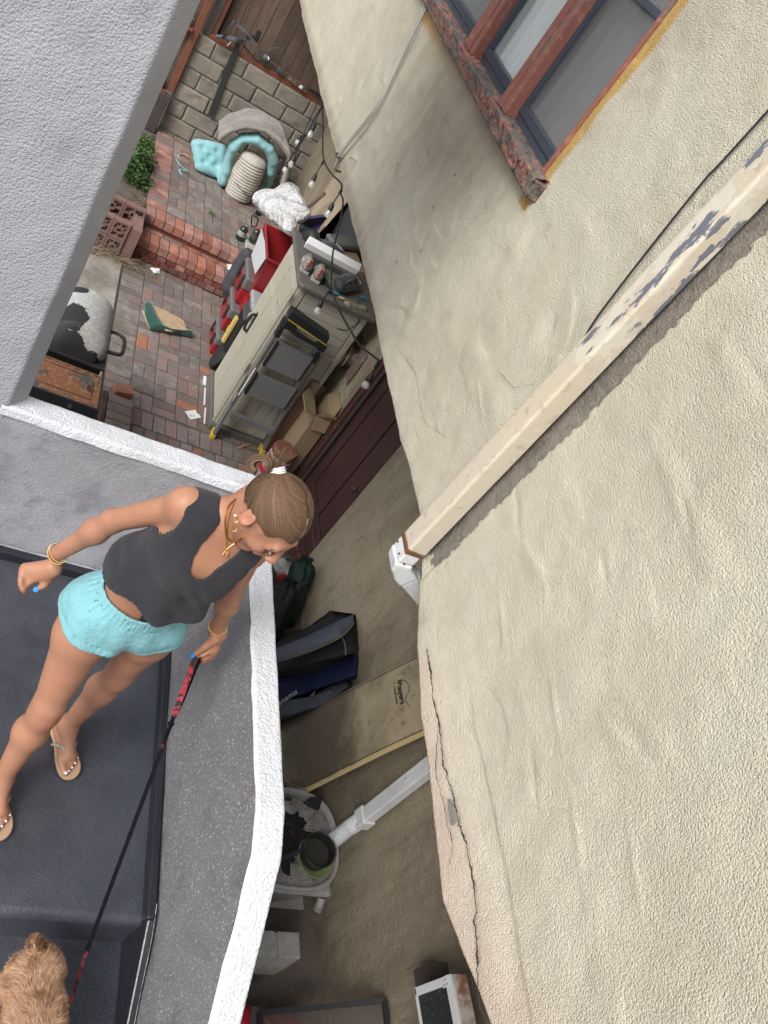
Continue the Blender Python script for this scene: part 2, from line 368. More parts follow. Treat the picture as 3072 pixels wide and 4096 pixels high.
basket(pl, 1.232, 2.6, 5.66, 7.93, GZ, pick_low)
for i in range(19): brick(pl, (1.118, 5.72 + i * .106, GZ - .052), (.215, .099, .05), br_grey if random.random() < .85 else br_pink)
for r_, (yy, x0) in enumerate(((5.53, 1.30), (5.315, 1.34))):
    for i in range(14): brick(pl, (x0 + i * .105, yy, GZ - .044), (.200, .098, .05), random.choice([br_pink, br_red, br_pink, br_grey]), math.pi / 2, tilt=.03)
for i in range(7): brick(pl, (1.155, 5.60 - i * .106, GZ - .01), (.20, .098, .06), random.choice([br_pink, br_grey]), tilt=.04)
bb = brick(pl, (1.16, 5.735, GZ + .02), (.155, .10, .06), br_orange, .25, tilt=.05, name='broken_brick'); 
edge = mat('wet_dark_timber', (.10, .05, .04), rough=.7, var=[(20, (.05, .03, .025), .45, .6, (1, .2, 3))], bump=[(40, 1, (1, .2, 3))], bdist=.008)
e = MB().box((1.0, 4.4, GZ - .1), (1.05, 5.66, GZ + .05)).build('timber_edging', edge, bevel=.008); tag(e, 'dark weathered timber edging along the brick border beside the grill', 'edging')
# ---- upper terrace
ut = MB().box((1.045, 8.40, GZ - .03), (LW - .002, 10.5, UZ - .008)).build('terrace', mortar); tag(ut, kind='structure')
def pick_up(x, y):
    r = random.random()
    if r < .03: return br_orange
    g_ = .75 if (x < 1.9 and y < 9.6) else .45
    return br_grey if r < g_ else br_pink
basket(ut, 1.262, 2.6, 8.435, 10.3, UZ, pick_up, phase=1)
for i in range(18): brick(ut, (1.155, 8.475 + i * .103, UZ - .045), (.205, .096, .05), br_red if random.random() < .65 else br_pink, tilt=.02)
# ---- brick steps
st = MB(); st.box((1.06, 8.0, GZ - .03), (LW - .004, 8.24, -1.545)); st.box((1.06, 8.235, GZ - .03), (LW - .004, 8.40, UZ - .006)); st = st.build('brick_steps', mortar); tag(st, kind='structure')
for i in range(17):
    x = 1.12 + i * .1035
    m = random.choice([br_red, br_red, br_pink, br_orange]); brick(st, (x, 8.065, -1.62), (.205, .094, .09), m, math.pi / 2, tilt=.008, dz=.002)
    m = random.choice([br_red, br_red, br_red, br_orange]); brick(st, (x - .012, 8.305, UZ - .09), (.205, .094, .09), m, math.pi / 2, tilt=.008, dz=.002)
    for r_, z in ((0, -1.690), (1, -1.757)):
        brick(st, (x + (.05 if r_ == 0 else 0) - .03, 8.068, z), (.2, .094, .058), br_dark if random.random() < .8 else br_red, math.pi / 2, tilt=.006, dz=.001)
for i in range(8): brick(st, (1.17 + i * .208, 8.262, -1.530), (.2, .06, .06), br_dark, 0, tilt=.006, dz=.001)
for i in range(8): brick(st, (1.2 + i * .208, 8.205, -1.575), (.2, .06, .05), random.choice([br_pink, br_red]), 0, tilt=.01, dz=.002)
# ---- breeze-block planter and brick pillar left of the steps
clay = mat('pink_breeze_block', (.19, .108, .092), rough=.9, var=[(8, (.22, .13, .11), .4, .7), (40, (.38, .25, .21), .6, .8)], bump=[(90, 1)], bdist=.004)  # base colour darkened to paint in the shade the blocks stand in
def breeze(y0, y1, x0, x1, zt, label):
    t = thing('breeze_block_wall', label, 'block wall', ((x0 + x1) / 2, y0, GZ), 'decorative breeze block walls beside the steps')
    n = 2; wd_ = (x1 - x0) / n
    for r_ in range(2):
        for i in range(n):
            a = x0 + i * wd_; z1 = zt - r_ * .2; b = MB(); z0 = z1 - .195; e = .022
            b.box((a + .002, y0, z1 - e), (a + wd_ - .002, y1, z1)).box((a + .002, y0, z0), (a + wd_ - .002, y1, z0 + e)).box((a + .002, y0, z0 + e), (a + e, y1, z1 - e)).box((a + wd_ - e, y0, z0 + e), (a + wd_ - .002, y1, z1 - e))
            cx, cz = a + wd_ / 2, (z0 + z1) / 2; b.box((a + e, y0 + .004, cz - .008), (cx - .03, y1 - .004, cz + .008)).box((cx + .03, y0 + .004, cz - .008), (a + wd_ - e, y1 - .004, cz + .008))
            b.box((cx - .035, y0 + .004, cz - .035), (cx + .035, y1 - .004, cz - .022)).box((cx - .035, y0 + .004, cz + .022), (cx + .035, y1 - .004, cz + .035)).box((cx - .035, y0 + .004, cz - .022), (cx - .022, y1 - .004, cz + .022)).box((cx + .022, y0 + .004, cz - .022), (cx + .035, y1 - .004, cz + .022))
            b.box((cx - .008, y0 + .004, cz + .035), (cx + .008, y1 - .004, z1 - e)).box((cx - .008, y0 + .004, z0 + e), (cx + .008, y1 - .004, cz - .035))
            b.build('breeze_block', clay, t)
    return t
breeze(8.10, 8.17, .62, 1.05, -1.32, 'rear pink breeze block wall holding the planting bed')
breeze(7.78, 7.85, .60, .93, -1.36, 'front pink breeze block wall above the dry twigs')
p = thing('brick_pillar', 'low pink brick pillar ending the brick steps on the left', 'pillar', (.99, 7.9, GZ))
for k in range(4): MB().box((.945, 7.80, GZ - .01 + k * .094), (1.05, 8.10, GZ + .082 + k * .094)).build('brick', clay, p, bevel=.004)
# planting bed soil
bd = MB().box((.30, 8.17, GZ - .03), (1.04, 10.5, UZ - .03)).build('planting_bed', dirt); tag(bd, kind='structure')
tm = mat('charred_timber', (.055, .045, .04), rough=.85, var=[(18, (.11, .095, .085), .5, .7, (6, 1, .5))], bump=[(60, 1, (4, 4, .3))], bdist=.006)
o = MB().box((.86, 10.16, UZ - .02), (1.02, 10.26, -.93)).build('timber_post', tm, bevel=.008); tag(o, 'black charred timber post at the left end of the block wall', 'post')
o = MB().box((1.00, 8.2, UZ - .12), (1.045, 10.1, UZ - .02)).build('bed_edging', tm, bevel=.006); tag(o, 'thin dark board edging between the shrub bed and bricks', 'edging')
# ---- rear concrete block wall
cmu = mat('concrete_block', (.25, .225, .185), rough=.93, var=[(4, (.18, .168, .15), .4, .65), (16, (.31, .27, .21), .5, .75), (90, (.20, .18, .15), .6, .75)], bump=[(130, .8), (35, .7)], bdist=.006, rnd=.13)
cmum = mat('block_mortar', (.20, .185, .16), rough=.95, bump=[(100, 1)], bdist=.006)
bw = thing('block_wall', 'tan concrete block wall at the back of the terrace', 'wall', (2.0, 10.3, UZ))
MB().box((1.046, 10.318, UZ - .1), (3.4, 10.46, -.184)).build('mortar_core', cmum, bw)
for r_ in range(7):
    z1 = -.18 - r_ * .1955; xs = [1.042]; x = (1.245 if r_ % 2 == 0 else 1.44)
    while x < 3.4: xs.append(x); x += .405
    xs.append(3.4)
    for a, b_ in zip(xs[:-1], xs[1:]):
        g_ = random.choice([.003, .004, .008, .012]); j = random.uniform(-.005, .005)
        rough = random.random() < .3
        def fb(u, v, a=a, b_=b_, z1=z1, j=j, rough=rough):
            X = a + g_ / 2 + (b_ - a - g_) * u; Z = z1 - .1925 + .189 * v; ed = np.minimum(np.minimum(u, 1 - u) * 90, np.minimum(v, 1 - v) * 40); ed = np.clip(ed, 0, 1)
            P = np.stack([X, np.full_like(X, 10.3), Z], -1); n = fbm(P, 25, 2) * (.02 if rough else .006)
            return np.stack([X, 10.318 - (.018 + j + n) * ed, Z], -1)
        gridmesh('block', lambda u, v, fb=fb: fb(np.where(u < .5, u ** 1.6 * 1.516, 1 - (1 - u) ** 1.6 * 1.516), np.where(v < .5, v ** 1.6 * 1.516, 1 - (1 - v) ** 1.6 * 1.516)), 15, 11, cmu, bw)
# ---- fence behind the block wall
plank = mat('brown_fence_plank', (.145, .10, .075), rough=.85, var=[(6, (.085, .06, .048), .42, .7, (9, 9, .6)), (14, (.22, .17, .13), .55, .8, (10, 10, .5))], bump=[(30, 1, (14, 14, .6))], bdist=.004, rnd=.25)
redw = mat('redwood_stain', (.19, .065, .035), rough=.7, var=[(10, (.12, .045, .03), .45, .7, (1, 8, 8))], bump=[(30, 1, (1, 9, 9))], bdist=.003)
redv = mat('redwood_post', (.20, .075, .042), rough=.7, var=[(10, (.11, .042, .03), .45, .7, (9, 9, .7))], bump=[(30, 1, (9, 9, .7))], bdist=.003)
f = thing('plank_fence', 'brown vertical plank fence standing on the block wall', 'fence', (2.2, 10.46, -.18))
for i in range(17):
    x = 1.26 + i * .142; MB().box((x, 10.462 + (i % 2) * .004, -.175), (x + .136, 10.482 + (i % 2) * .004, 1.7)).build('plank', plank, f)
MB().box((1.15, 10.312, -.178), (3.5, 10.352, -.128)).build('bottom_rail', redw, f)
MB().box((1.2, 10.41, .96), (3.5, 10.455, 1.05)).build('top_rail', redw, f)
grw = mat('grey_weathered_post', (.19, .17, .15), rough=.9, var=[(12, (.11, .10, .09), .45, .65, (9, 9, .7))], bump=[(30, 1, (12, 12, .6))], bdist=.005)
MB().box((1.065, 10.36, -.178), (1.165, 10.45, 1.7)).build('post', grw, f, bevel=.004)
MB().box((1.168, 10.36, -.127), (1.215, 10.40, 1.7)).build('upright', redv, f)
f = thing('side_screen', 'redwood framed side screen with shelves left of the block wall', 'fence', (.9, 10.3, -.95))
MB().box((.965, 10.245, -.90), (1.040, 10.30, 1.7)).build('post', redv, f, bevel=.004)
MB().box((.76, 10.25, -.92), (.80, 10.30, 1.7)).build('post', redv, f, bevel=.004)
for z in (-.90, -.165, .55): MB().box((.80, 10.19, z - .03), (.965, 10.31, z)).build('shelf', redw, f, bevel=.003)
for i in range(3): MB().box((.79 + i * .062, 10.335, -.93), (.79 + i * .062 + .055, 10.352, 1.7)).build('plank', plank, f)
# ---- lower wall of the right-hand house + door opening
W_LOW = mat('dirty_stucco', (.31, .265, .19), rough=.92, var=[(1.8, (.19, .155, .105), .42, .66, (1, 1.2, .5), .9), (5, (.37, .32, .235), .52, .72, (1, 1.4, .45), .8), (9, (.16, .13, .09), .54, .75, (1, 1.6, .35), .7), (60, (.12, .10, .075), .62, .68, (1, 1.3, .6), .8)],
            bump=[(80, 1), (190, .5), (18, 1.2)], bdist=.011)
hs_ = thing('right_house', 'cream stucco house with an overhanging upper storey and painted downspout', 'house', (2.0, 4, GZ))
DY0, DY1, DZ1 = 4.395, 5.40, .30
def lowpts(u, v):
    Y = -1.6 + 12.1 * u; Z = GZ - .05 + 2.95 * v; P = np.stack([np.full_like(Y, LW), Y, Z], -1); n = fbm(P, 2.2, 3) * .02 + fbm(P, 9, 2) * .006
    near = np.minimum(np.abs(Y - DY0), np.abs(Y - DY1)) < .09; n = np.where(near & (Z < DZ1 + .1), n * .1, n)
    return np.stack([LW + n, Y, Z], -1)
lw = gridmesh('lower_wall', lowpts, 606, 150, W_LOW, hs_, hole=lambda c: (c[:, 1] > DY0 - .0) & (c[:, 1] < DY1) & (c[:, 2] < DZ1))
def lowstain_shade(P):
    grime_shade = np.clip(bandf(P[:, 1], 2.4, .7) * .35 + np.clip((2.3 - P[:, 1]) / 1.0, 0, 1) * .85, 0, 1); top = bandf(P[:, 2], .2, 1.6) * .35  # near end darker: grime plus the alley's shade painted into the colour
    return grime_shade * .8 + top * .3, bandf(P[:, 2], GZ, .5) * .7, bandf(P[:, 1], 6.0, 1.2) * .75
tints(W_LOW, [((.135, .108, .075), .35, 1.0, 4.2, (1, 1.6, .3)), ((.12, .10, .08), .5, .95, 8, None), ((.50, .445, .32), .35, .8, 2.5, (1, 1.4, .6))]); paint(lw, lowstain_shade)
# ---- upper wall: hand-trowelled stucco skin with a drooping lower lip
EY = np.array([-1.6, .282 * 1.6, .378 * 1.6, .485 * 1.6, .653 * 1.6, .844 * 1.6, .942 * 1.6, 1.16 * 1.6, 1.26 * 1.6, 1.363 * 1.6, 1.595 * 1.6, 2.403 * 1.6, 3.109 * 1.6, 5.22 * 1.6, 10.2])
EZ = np.array([.98, .935, .89, .837, .848, .87, .905, .98, 1.04, 1.05, 1.03, 1.035, 1.0, .92, .92])
WY0, WY1, WZ0, WZ1 = 2.995, 6.02, 2.06, 3.45
ys = np.concatenate([np.linspace(-1.6, .1, 40)[:-1], np.linspace(.1, WY0, 420)[:-1], np.linspace(WY0, WY1, 240)[:-1], np.linspace(WY1, 10.2, 120)])
zt = np.concatenate([np.linspace(0, 1, 75)[:-1]])
def upper_wall():
    rowsP = []; e = np.interp(ys, EY, EZ) + fbm(np.stack([ys, ys * 0, ys * 0], -1), 14, 2) * .006
    fl = np.clip((2.1 - ys) / 1.2, 0, 1) * .030
    for (x, dz) in ((2.80, .12), (2.2, .10), (1.80, .07), (1.66, .02)): rowsP.append(np.stack([np.full_like(ys, x), ys, e + dz], -1))
    rowsP.append(np.stack([1.615 - fl, ys, e + .002], -1))
    for s in np.linspace(.012, 1, 190)[:-1]:
        z = e * (1 - s) + WZ0 * s; h = z - e; x = 1.60 - fl * np.exp(-(h / .13) ** 2) - .006 * np.exp(-(h / .03) ** 2)
        rowsP.append(np.stack([x, ys, z], -1))
    for z in np.linspace(WZ0, WZ1, 150)[:-1]: rowsP.append(np.stack([np.full_like(ys, 1.6), ys, np.full_like(ys, z)], -1))
    for z in np.linspace(WZ1, 6.0, 30): rowsP.append(np.stack([np.full_like(ys, 1.6), ys, np.full_like(ys, z)], -1))
    P = np.array(rowsP); Q = P[5:]; n = fbm(Q, 2.6, 3) * .016 + fbm(Q, 10, 2) * .005 + np.maximum(fbm(Q * np.array([1, .45, 1]), 7, 2) - .25, 0) * .02
    # trowel ridge above the lip and dragged scars
    h = Q[..., 2] - np.interp(Q[..., 1], EY, EZ); rid = np.clip((1.45 - Q[..., 1]) / .4, 0, 1)
    zl = np.interp(Q[..., 1], [.40, .64, .915, 1.2, 1.5], [1.079, 1.084, 1.098, 1.091, 1.15]); n = n + rid * .006 * np.clip((Q[..., 2] - zl) / .012, -1, 0)
    for (cy, cz, L, a) in ((1.45, 1.32, .10, .012), (1.1, 1.42, .14, .010), (.95, 1.27, .12, -.012), (.75, 1.36, .16, .012), (1.35, 1.72, .06, -.015), (.62, 1.5, .14, .010), (1.75, 1.5, .15, -.01), (2.3, 1.5, .12, .01), (1.3, 2.0, .10, -.012)):
        n = n + a * .35 * np.exp(-((Q[..., 2] - cz - .22 * (Q[..., 1] - cy)) / .011) ** 2 - ((Q[..., 1] - cy) / (L * .7)) ** 2)
    kt = random.Random(77)
    for _ in range(70):
        cy, cz = kt.uniform(.3, 4.2), kt.uniform(1.08, 2.95); L = kt.uniform(.03, .13); a = kt.choice([1, 1, -1]) * kt.uniform(.002, .0055); sl_ = kt.uniform(-.7, .7); w_ = kt.uniform(.006, .012); cv = kt.uniform(-3, 3)
        dy, dz = Q[..., 1] - cy, Q[..., 2] - cz; e_ = dz - sl_ * dy - cv * dy * dy; n = n + a * np.exp(-(dy / L) ** 2) * np.where(e_ > 0, np.exp(-(e_ / w_) ** 2), np.exp(-(e_ / (w_ * 5)) ** 2))
    hole = (np.abs(Q[..., 1] - np.clip(Q[..., 1], WY0, WY1)) < .03) & (Q[..., 2] > WZ0 - .03) & (Q[..., 2] < WZ1 + .03); n = np.where(hole, n * .15, n)
    # bare recessed strip behind the downspout, its thick new coat ending in a ragged edge
    rag = fbm(np.stack([Q[..., 2] * 3, Q[..., 2] * 9, Q[..., 2]], -1), 6, 2) * .02
    d = Q[..., 1] - (1.842 + rag); rec = np.clip((d + .006) / .012, 0, 1) * np.clip((2.09 - Q[..., 1]) / .02, 0, 1) * np.clip(h / .02, 0, 1)
    P[5:, :, 0] = Q[..., 0] - n + rec * .011
    nr, nc = P.shape[:2]; idx = np.arange(nr * nc).reshape(nr, nc); F = np.stack([idx[:-1, :-1], idx[1:, :-1], idx[1:, 1:], idx[:-1, 1:]], -1).reshape(-1, 4)
    V = P.reshape(-1, 3); c = V[F].mean(1); F = F[~((c[:, 1] > WY0) & (c[:, 1] < WY1) & (c[:, 2] > WZ0) & (c[:, 2] < WZ1))]; F = F[:, ::-1].copy()
    return finish('upper_wall', V, F, W_CREAM, hs_, True)
uw = upper_wall()
def upstain(P):
    Y, Z = P[:, 1], P[:, 2]; e = np.interp(Y, EY, EZ); h = Z - e; fb = fbm(P, 6, 3)
    yel = np.maximum(bandf(Y, 2.965, .075) * (Z > 1.98) * 1.3, bandf(Z, 1.985, .07) * (Y > 4.3) * (Y < 5.4) * .75)
    grime = np.clip(1.25 - np.abs(Y - 3.9) / 1.1, 0, 1) * np.clip(1.1 - (2.05 - Z) / .75, 0, 1) * (Z < 2.08) * 1.0 + np.clip((Y - 3.2) / 2.5, 0, .42) * (Z < 2.1) + bandf(h, 0, .10) * .95
    pink = np.clip(1 - h / .34, 0, 1) * np.clip((2.0 - Y) / .8, 0, 1) * .9
    return yel, grime, pink
tints(W_CREAM, [((.54, .36, .13), .30, .60, 20, None), ((.36, .305, .235), .44, 1.1, 8, (1, 1, .35)), ((.53, .42, .345), .35, .9, 3, None)]); paint(uw, upstain)
bare = mat('bare_old_render', (.27, .24, .205), rough=.95, var=[(30, (.19, .168, .14), .45, .65)], bump=[(120, 1), (260, .6)], bdist=.012)
def strip(u, v):
    Z = 1.035 + 4.6 * u; rag = fbm(np.stack([Z * 3, Z * 9, Z], -1), 6, 2) * .02; Y = (1.842 + rag) * (1 - v) + 2.06 * v
    P = np.stack([np.full_like(Y, 1.6), Y, Z], -1); n = fbm(P, 2.6, 3) * .016 + fbm(P, 10, 2) * .005
    return np.stack([1.6 - n - .0005 + .003 * fbm(P, 60, 1), Y, Z], -1)
gridmesh('bare_strip', lambda u, v: strip(u, v) + np.array([.007, 0, 0]), 500, 14, bare, hs_)
# crack along the lip
ck = mat('crack_shadow', (.045, .035, .03), rough=1)
CK = [(1.55, .975), (1.45, .969), (1.382, .956), (1.25, .95), (1.157, .938), (1.08, .95), (1.026, .958), (.95, .96), (.886, .975), (.80, .972), (.709, .968), (.69, .955), (.642, .953), (.56, .94), (.487, .932), (.445, .95), (.38, .955)]
def crack(pts, w0, seed, name='crack'):
    k = random.Random(seed); P = []
    for (y, z), (y2, z2) in zip(pts[:-1], pts[1:]):
        for j in range(9):
            t = j / 9; P.append((y + (y2 - y) * t + k.uniform(-.002, .002), z + (z2 - z) * t + k.uniform(-.003, .003)))
    me = uw.data; 
    v = []; f = []
    for i, (y, z) in enumerate(P):
        fl = max(0, min(1, (2.1 - y) / 1.2)) * .03; h = z - float(np.interp(y, EY, EZ)); q = np.array([1.6, y, z])
        x = 1.60 - fl * math.exp(-(h / .13) ** 2) - .006 * math.exp(-(h / .03) ** 2) - float(fbm(q, 2.6, 3) * .016 + fbm(q, 10, 2) * .005) - .0015 + .0
        w = w0 * k.uniform(.35, 1.0) * (1 + .8 * math.sin(i * .21) ** 2); v += [(x - .004, y, z - w), (x - .004, y, z + w)]
        if i: f.append((2 * i - 2, 2 * i, 2 * i + 1, 2 * i - 1))
    return finish(name, v, f, ck, hs_)
crack(CK, .0026, 3)
crack([(1.30, .955), (1.15, .905), (1.0, .915), (.9, .93), (.85, .90)], .0012, 5)
for i, (y, z, L) in enumerate(((4.37, 1.464, .03), (3.67, 1.584, .025), (3.50, 1.437, .03), (3.65, 1.275, .04), (3.67, 1.762, .02))):
    crack([(y, z), (y - L * .5, z + .004), (y - L, z - .003)], .0018, 40 + i, 'gouge')
crack([(2.35, 1.62), (2.2, 1.66), (2.12, 1.75)], .0006, 72); crack([(3.1, 1.15), (2.8, 1.22), (2.5, 1.2), (2.3, 1.3)], .0006, 73)
pt = MB().prism([(1.566, 1.03, .951), (1.566, .985, .945), (1.566, .953, .944), (1.566, .958, .970), (1.566, 1.0, .966)], (.01, 0, 0)); pt.build('chipped_patch', mat('grey_chip', (.20, .19, .17), bump=[(90, 1)], rough=.95), hs_)
# hidden body of the house (keeps the sky out, carries the roof)
MB().box((1.75, -1.6, 1.2), (6, 10.2, 6.0)).build('storey_core', W_LOW, hs_)
MB().box((2.86, -1.6, GZ - .05), (6, 10.5, 1.15)).build('ground_floor_core', W_LOW, hs_)
# ---- left grey house wall and the stair parapet
grey = mat('grey_wall_paint', (.375, .385, .43), rough=.62, var=[(1.6, (.37, .38, .42), .4, .7), (7, (.29, .30, .34), .5, .75, None, .6)], bump=[(150, -.5, None, 'vor'), (90, .6), (22, .3)], bdist=.004)
gl = thing('grey_house_wall', 'pale grey textured house wall rising above the landing', 'wall', (-.8, 2.3, GZ))
def gw(u, v):
    # section: front face, chamfered corner, end face
    s = u * 2.3; X = np.where(s < 1.72, -1.56 + s, np.where(s < 1.80, .16 + (s - 1.72) * .6, .21)); Y = np.where(s < 1.72, 2.30, np.where(s < 1.80, 2.30 + (s - 1.72) * .8, 2.364 + (s - 1.80)))
    Z = GZ + 7.7 * v; P = np.stack([X, Y, Z], -1); n = fbm(P, 3, 3) * .012 + fbm(P, 13, 2) * .003
    sc = .010 * np.exp(-(((X - .17) / .03) ** 2)) * np.clip(1 - np.abs(Z - 1.75) / .22, 0, 1)
    return np.stack([X + n * .3, Y - n - sc, Z], -1)
gridmesh('wall_face', gw, 300, 420, grey, gl)
MB().box((-1.5, 2.34, GZ), (.175, 2.86, 5.95)).build('wall_core', grey, gl)
white = mat('white_cap_paint', (.60, .625, .675), rough=.55, var=[(60, (.66, .68, .73), .56, .68, None, .7), (3, (.66, .64, .57), .56, .75, None, .8), (22, (.45, .44, .42), .62, .74, None, .6)], bump=[(120, 1), (40, .7)], bdist=.007)
spk = mat('glossy_grey_paint', (.215, .215, .228), rough=.30, coat=.3, var=[(2.0, (.23, .23, .25), .4, .7), (9, (.16, .155, .165), .5, .75), (120, (.66, .66, .70), .60, .63, None, .85), (210, (.55, .55, .6), .60, .64, None, .6)], bump=[(240, 1.3), (90, .8)], bdist=.007)  # pale flecks are glints of the gloss, painted into the colour
pa = thing('landing_parapet', 'grey stair parapet with bright white painted cap round the landing', 'parapet', (1.0, 1.6, GZ))
CAPZ = [(2.385, .735), (.955, .752), (-1.2, -.915)]
def capz(y): return np.interp(y, [-1.2, .90, 1.02, 2.4], [-.885, .722, .752, .735])
def wallB(side):
    X = 1.045 if side < 0 else 1.135
    def f(u, v):
        Y = -1.0 + 3.385 * u; Z = GZ * (1 - v) + (capz(Y) - .012) * v; P = np.stack([np.full_like(Y, X), Y, Z], -1); n = fbm(P, 3, 3) * .012 + fbm(P, 12, 2) * .004
        return np.stack([X - side * -1 * n * .8 if side > 0 else X + n * .8, Y, Z], -1)
    return f
gridmesh('inner_face', wallB(-1), 240, 170, spk, pa); gridmesh('outer_face', wallB(1), 200, 120, grey, pa)
def capB(u, v):
    Y = -1.0 + 3.388 * u; Z = capz(Y); a = v * math.pi; edge_ = np.clip(np.minimum(v, 1 - v) * 9, 0, 1)
    X = 1.042 + (1.140 - 1.042) * v; P = np.stack([X, Y, Z], -1); n = fbm(P, 9, 3) * .004; w_ = fbm(P * [0, 1, 1], 12, 2) * .005
    return np.stack([X + w_ * (1 - edge_), Y, Z - np.where(v < .5, .010, .035) * (1 - edge_) ** 1.6 + n * edge_], -1)
gridmesh('cap_side', capB, 300, 22, white, pa)
def wallA(u, v):
    X = .10 + .945 * u; Z = -.1 * (1 - v) + .722 * v; P = np.stack([X, np.full_like(X, 2.3), Z], -1); n = fbm(P, 3, 3) * .012 + fbm(P, 12, 2) * .004; return np.stack([X, 2.30 - n * .8, Z], -1)
gridmesh('end_face', wallA, 110, 90, mat('grey_parapet_paint', (.40, .405, .44), rough=.5, var=[(2.2, (.34, .345, .375), .4, .7), (9, (.25, .255, .285), .5, .75)], bump=[(210, 1), (80, .6)], bdist=.006), pa)
def capA(u, v):
    X = .14 + .985 * u; edge_ = np.clip(np.minimum(v, 1 - v) * 9, 0, 1); Y = 2.288 + .108 * v; Z = .731 + .006 * u; P = np.stack([X, Y, Z + 0 * X], -1); n = fbm(P, 9, 3) * .008; w_ = fbm(P * [1, 0, 1], 9, 2) * .012
    return np.stack([X, Y + w_ * (1 - edge_), Z + .001 - .035 * (1 - edge_) ** 1.6 + n * edge_], -1)
gridmesh('cap_end', capA, 110, 22, white, pa)
MB().box((.12, 2.315, GZ), (1.125, 2.375, .70)).build('core', grey, pa)
# ---- landing, lower stair tread
deck = mat('charcoal_deck_paint', (.044, .048, .061), rough=.33, coat=.3, var=[(1.6, (.062, .066, .084), .4, .7), (7, (.04, .042, .054), .5, .75), (110, (.20, .20, .21), .70, .73, None, .9), (3, (.034, .037, .05), .55, .7)], bump=[(150, .8), (50, .8), (12, .8)], bdist=.0028)
band = mat('black_skirt_paint', (.016, .017, .024), rough=.35, coat=.3, bump=[(30, 1, (1, .2, 3))], bdist=.006)
def slab(x0, x1, y0, y1, z, name):
    def f(u, v):
        # nosing rounds over the front edge and the riser drops below
        s = u * (y1 - y0 + .24); Y = np.where(s < .2, y0, y0 + s - .2); Z = np.where(s < .2, z - (.2 - s), z); r = .022; t = np.clip((s - .2 + r) / (2 * r), 0, 1)
        Y = Y + np.where((t > 0) & (t < 1), r * .35 * np.sin(t * math.pi), 0) + .0; Z = Z - np.where((t > 0) & (t < 1), r * .35 * np.sin(t * math.pi), 0)
        X = x0 + (x1 - x0) * v; P = np.stack([X, Y, Z], -1); n = fbm(P, 4, 3) * .008
        return np.stack([X, Y, Z + n * (s > .2)], -1)
    return gridmesh(name, f, 150, 60, deck)
lf = slab(-1.5, 1.03, .955, 2.36, 0, 'landing_floor'); tag(lf, kind='structure')
l2 = slab(-1.5, 1.03, .66, 1.0, -.178, 'stair_tread'); tag(l2, kind='structure')
o = slab(-1.5, 1.03, .36, .70, -.356, 'stair_tread'); tag(o, kind='structure')
o = MB().box((-1.5, .97, GZ), (1.03, 2.3, -.03)).build('stair_core', grey); tag(o, kind='structure')
o = MB(); o.box((1.010, .955, -.01), (1.040, 2.3, .052)); o.box((-.2, 2.262, -.01), (1.010, 2.293, .045)); o.prism([(1.012, .955, .052), (1.012, .62, -.105), (1.012, .62, -.36), (1.012, .955, -.19)], (.029, 0, 0))
o.build('skirting', band, pa, bevel=.006)
pe = mat('paint_edge', (.62, .62, .64), rough=.7)
def ribbon(pts, w, seed, nrm, m, parent, name):
    k = random.Random(seed); pts = smoothpath(pts, 14); n = Vector(nrm); v = []; f = []
    for i, p in enumerate(pts):
        d = unit(pts[min(i + 1, len(pts) - 1)] - pts[max(i - 1, 0)]); s = n.cross(d).normalized(); a = w * k.uniform(.2, 1) + .0006; v += [p - s * a * .3, p + s * a]
        if i: f.append((2 * i - 2, 2 * i - 1, 2 * i + 1, 2 * i))
    return finish(name, v, f, m, parent)
ribbon([(.15, 2.290, .052), (.45, 2.288, .053), (.75, 2.288, .055), (1.0, 2.288, .056)], .006, 4, (0, -1, 0), pe, pa, 'paint_line')
ribbon([(1.036, 1.0, .058), (1.036, .9, .03), (1.036, .75, -.045), (1.036, .62, -.10)], .004, 5, (-1, 0, 0), pe, pa, 'paint_line')
# ---- window in the upper wall
pw = mat('peeling_red_paint', (.25, .115, .09), rough=.85, var=[(30, (.36, .19, .15), .50, .58, (1, .6, 1)), (14, (.15, .125, .11), .47, .53, (1, .45, 1)), (45, (.06, .05, .045), .58, .63, (1, .4, 1))], bump=[(28, 1.6, (1, .5, 1)), (90, .5)], bdist=.012)
pwv = mat('red_post_paint', (.27, .11, .085), rough=.75, var=[(12, (.20, .15, .13), .56, .63, (1, 1, .35)), (30, (.38, .17, .13), .55, .65)], bump=[(30, 1, (1, 1, .4))], bdist=.006)
vin = mat('dark_window_frame', (.05, .062, .085), rough=.4)
scr = mat('insect_screen', (.16, .16, .16), rough=.6, alpha=.36)
cur = mat('pale_curtain', (.60, .62, .63), rough=.9, sheen=.2)
glass = mat('window_glass', (.85, .93, .93), rough=.03, trans=0.0, alpha=.16, spec=1.0)
wn = thing('window', 'peeling red wooden window with three dark sashes in the cream wall', 'window', (1.6, 4.5, 2.05))
def sill(u, v):
    Y = 2.90 + 3.2 * u; s = v * 4; X = np.interp(s, [0, 1, 2, 3, 4], [1.64, 1.548, 1.538, 1.58, 1.66]); Z = np.interp(s, [0, 1, 2, 3, 4], [2.035, 2.036, 2.112, 2.122, 2.128])
    P = np.stack([X, Y, Z], -1); n = fbm(P * np.array([1, .6, 1]), 28, 3) * .008 * np.clip((s - .5), 0, 1); n += np.where(fbm(P * np.array([1, .5, 1]), 40, 1) > .14, .003, 0) * (s > 1)
    return np.stack([X - n * (s < 2.4), Y, Z + n * (s >= 2)], -1)
gridmesh('sill', sill, 420, 40, pw, wn); MB().box((1.545, 2.895, 2.037), (1.66, 2.93, 2.108)).build('sill_end', pw, wn, bevel=.004)
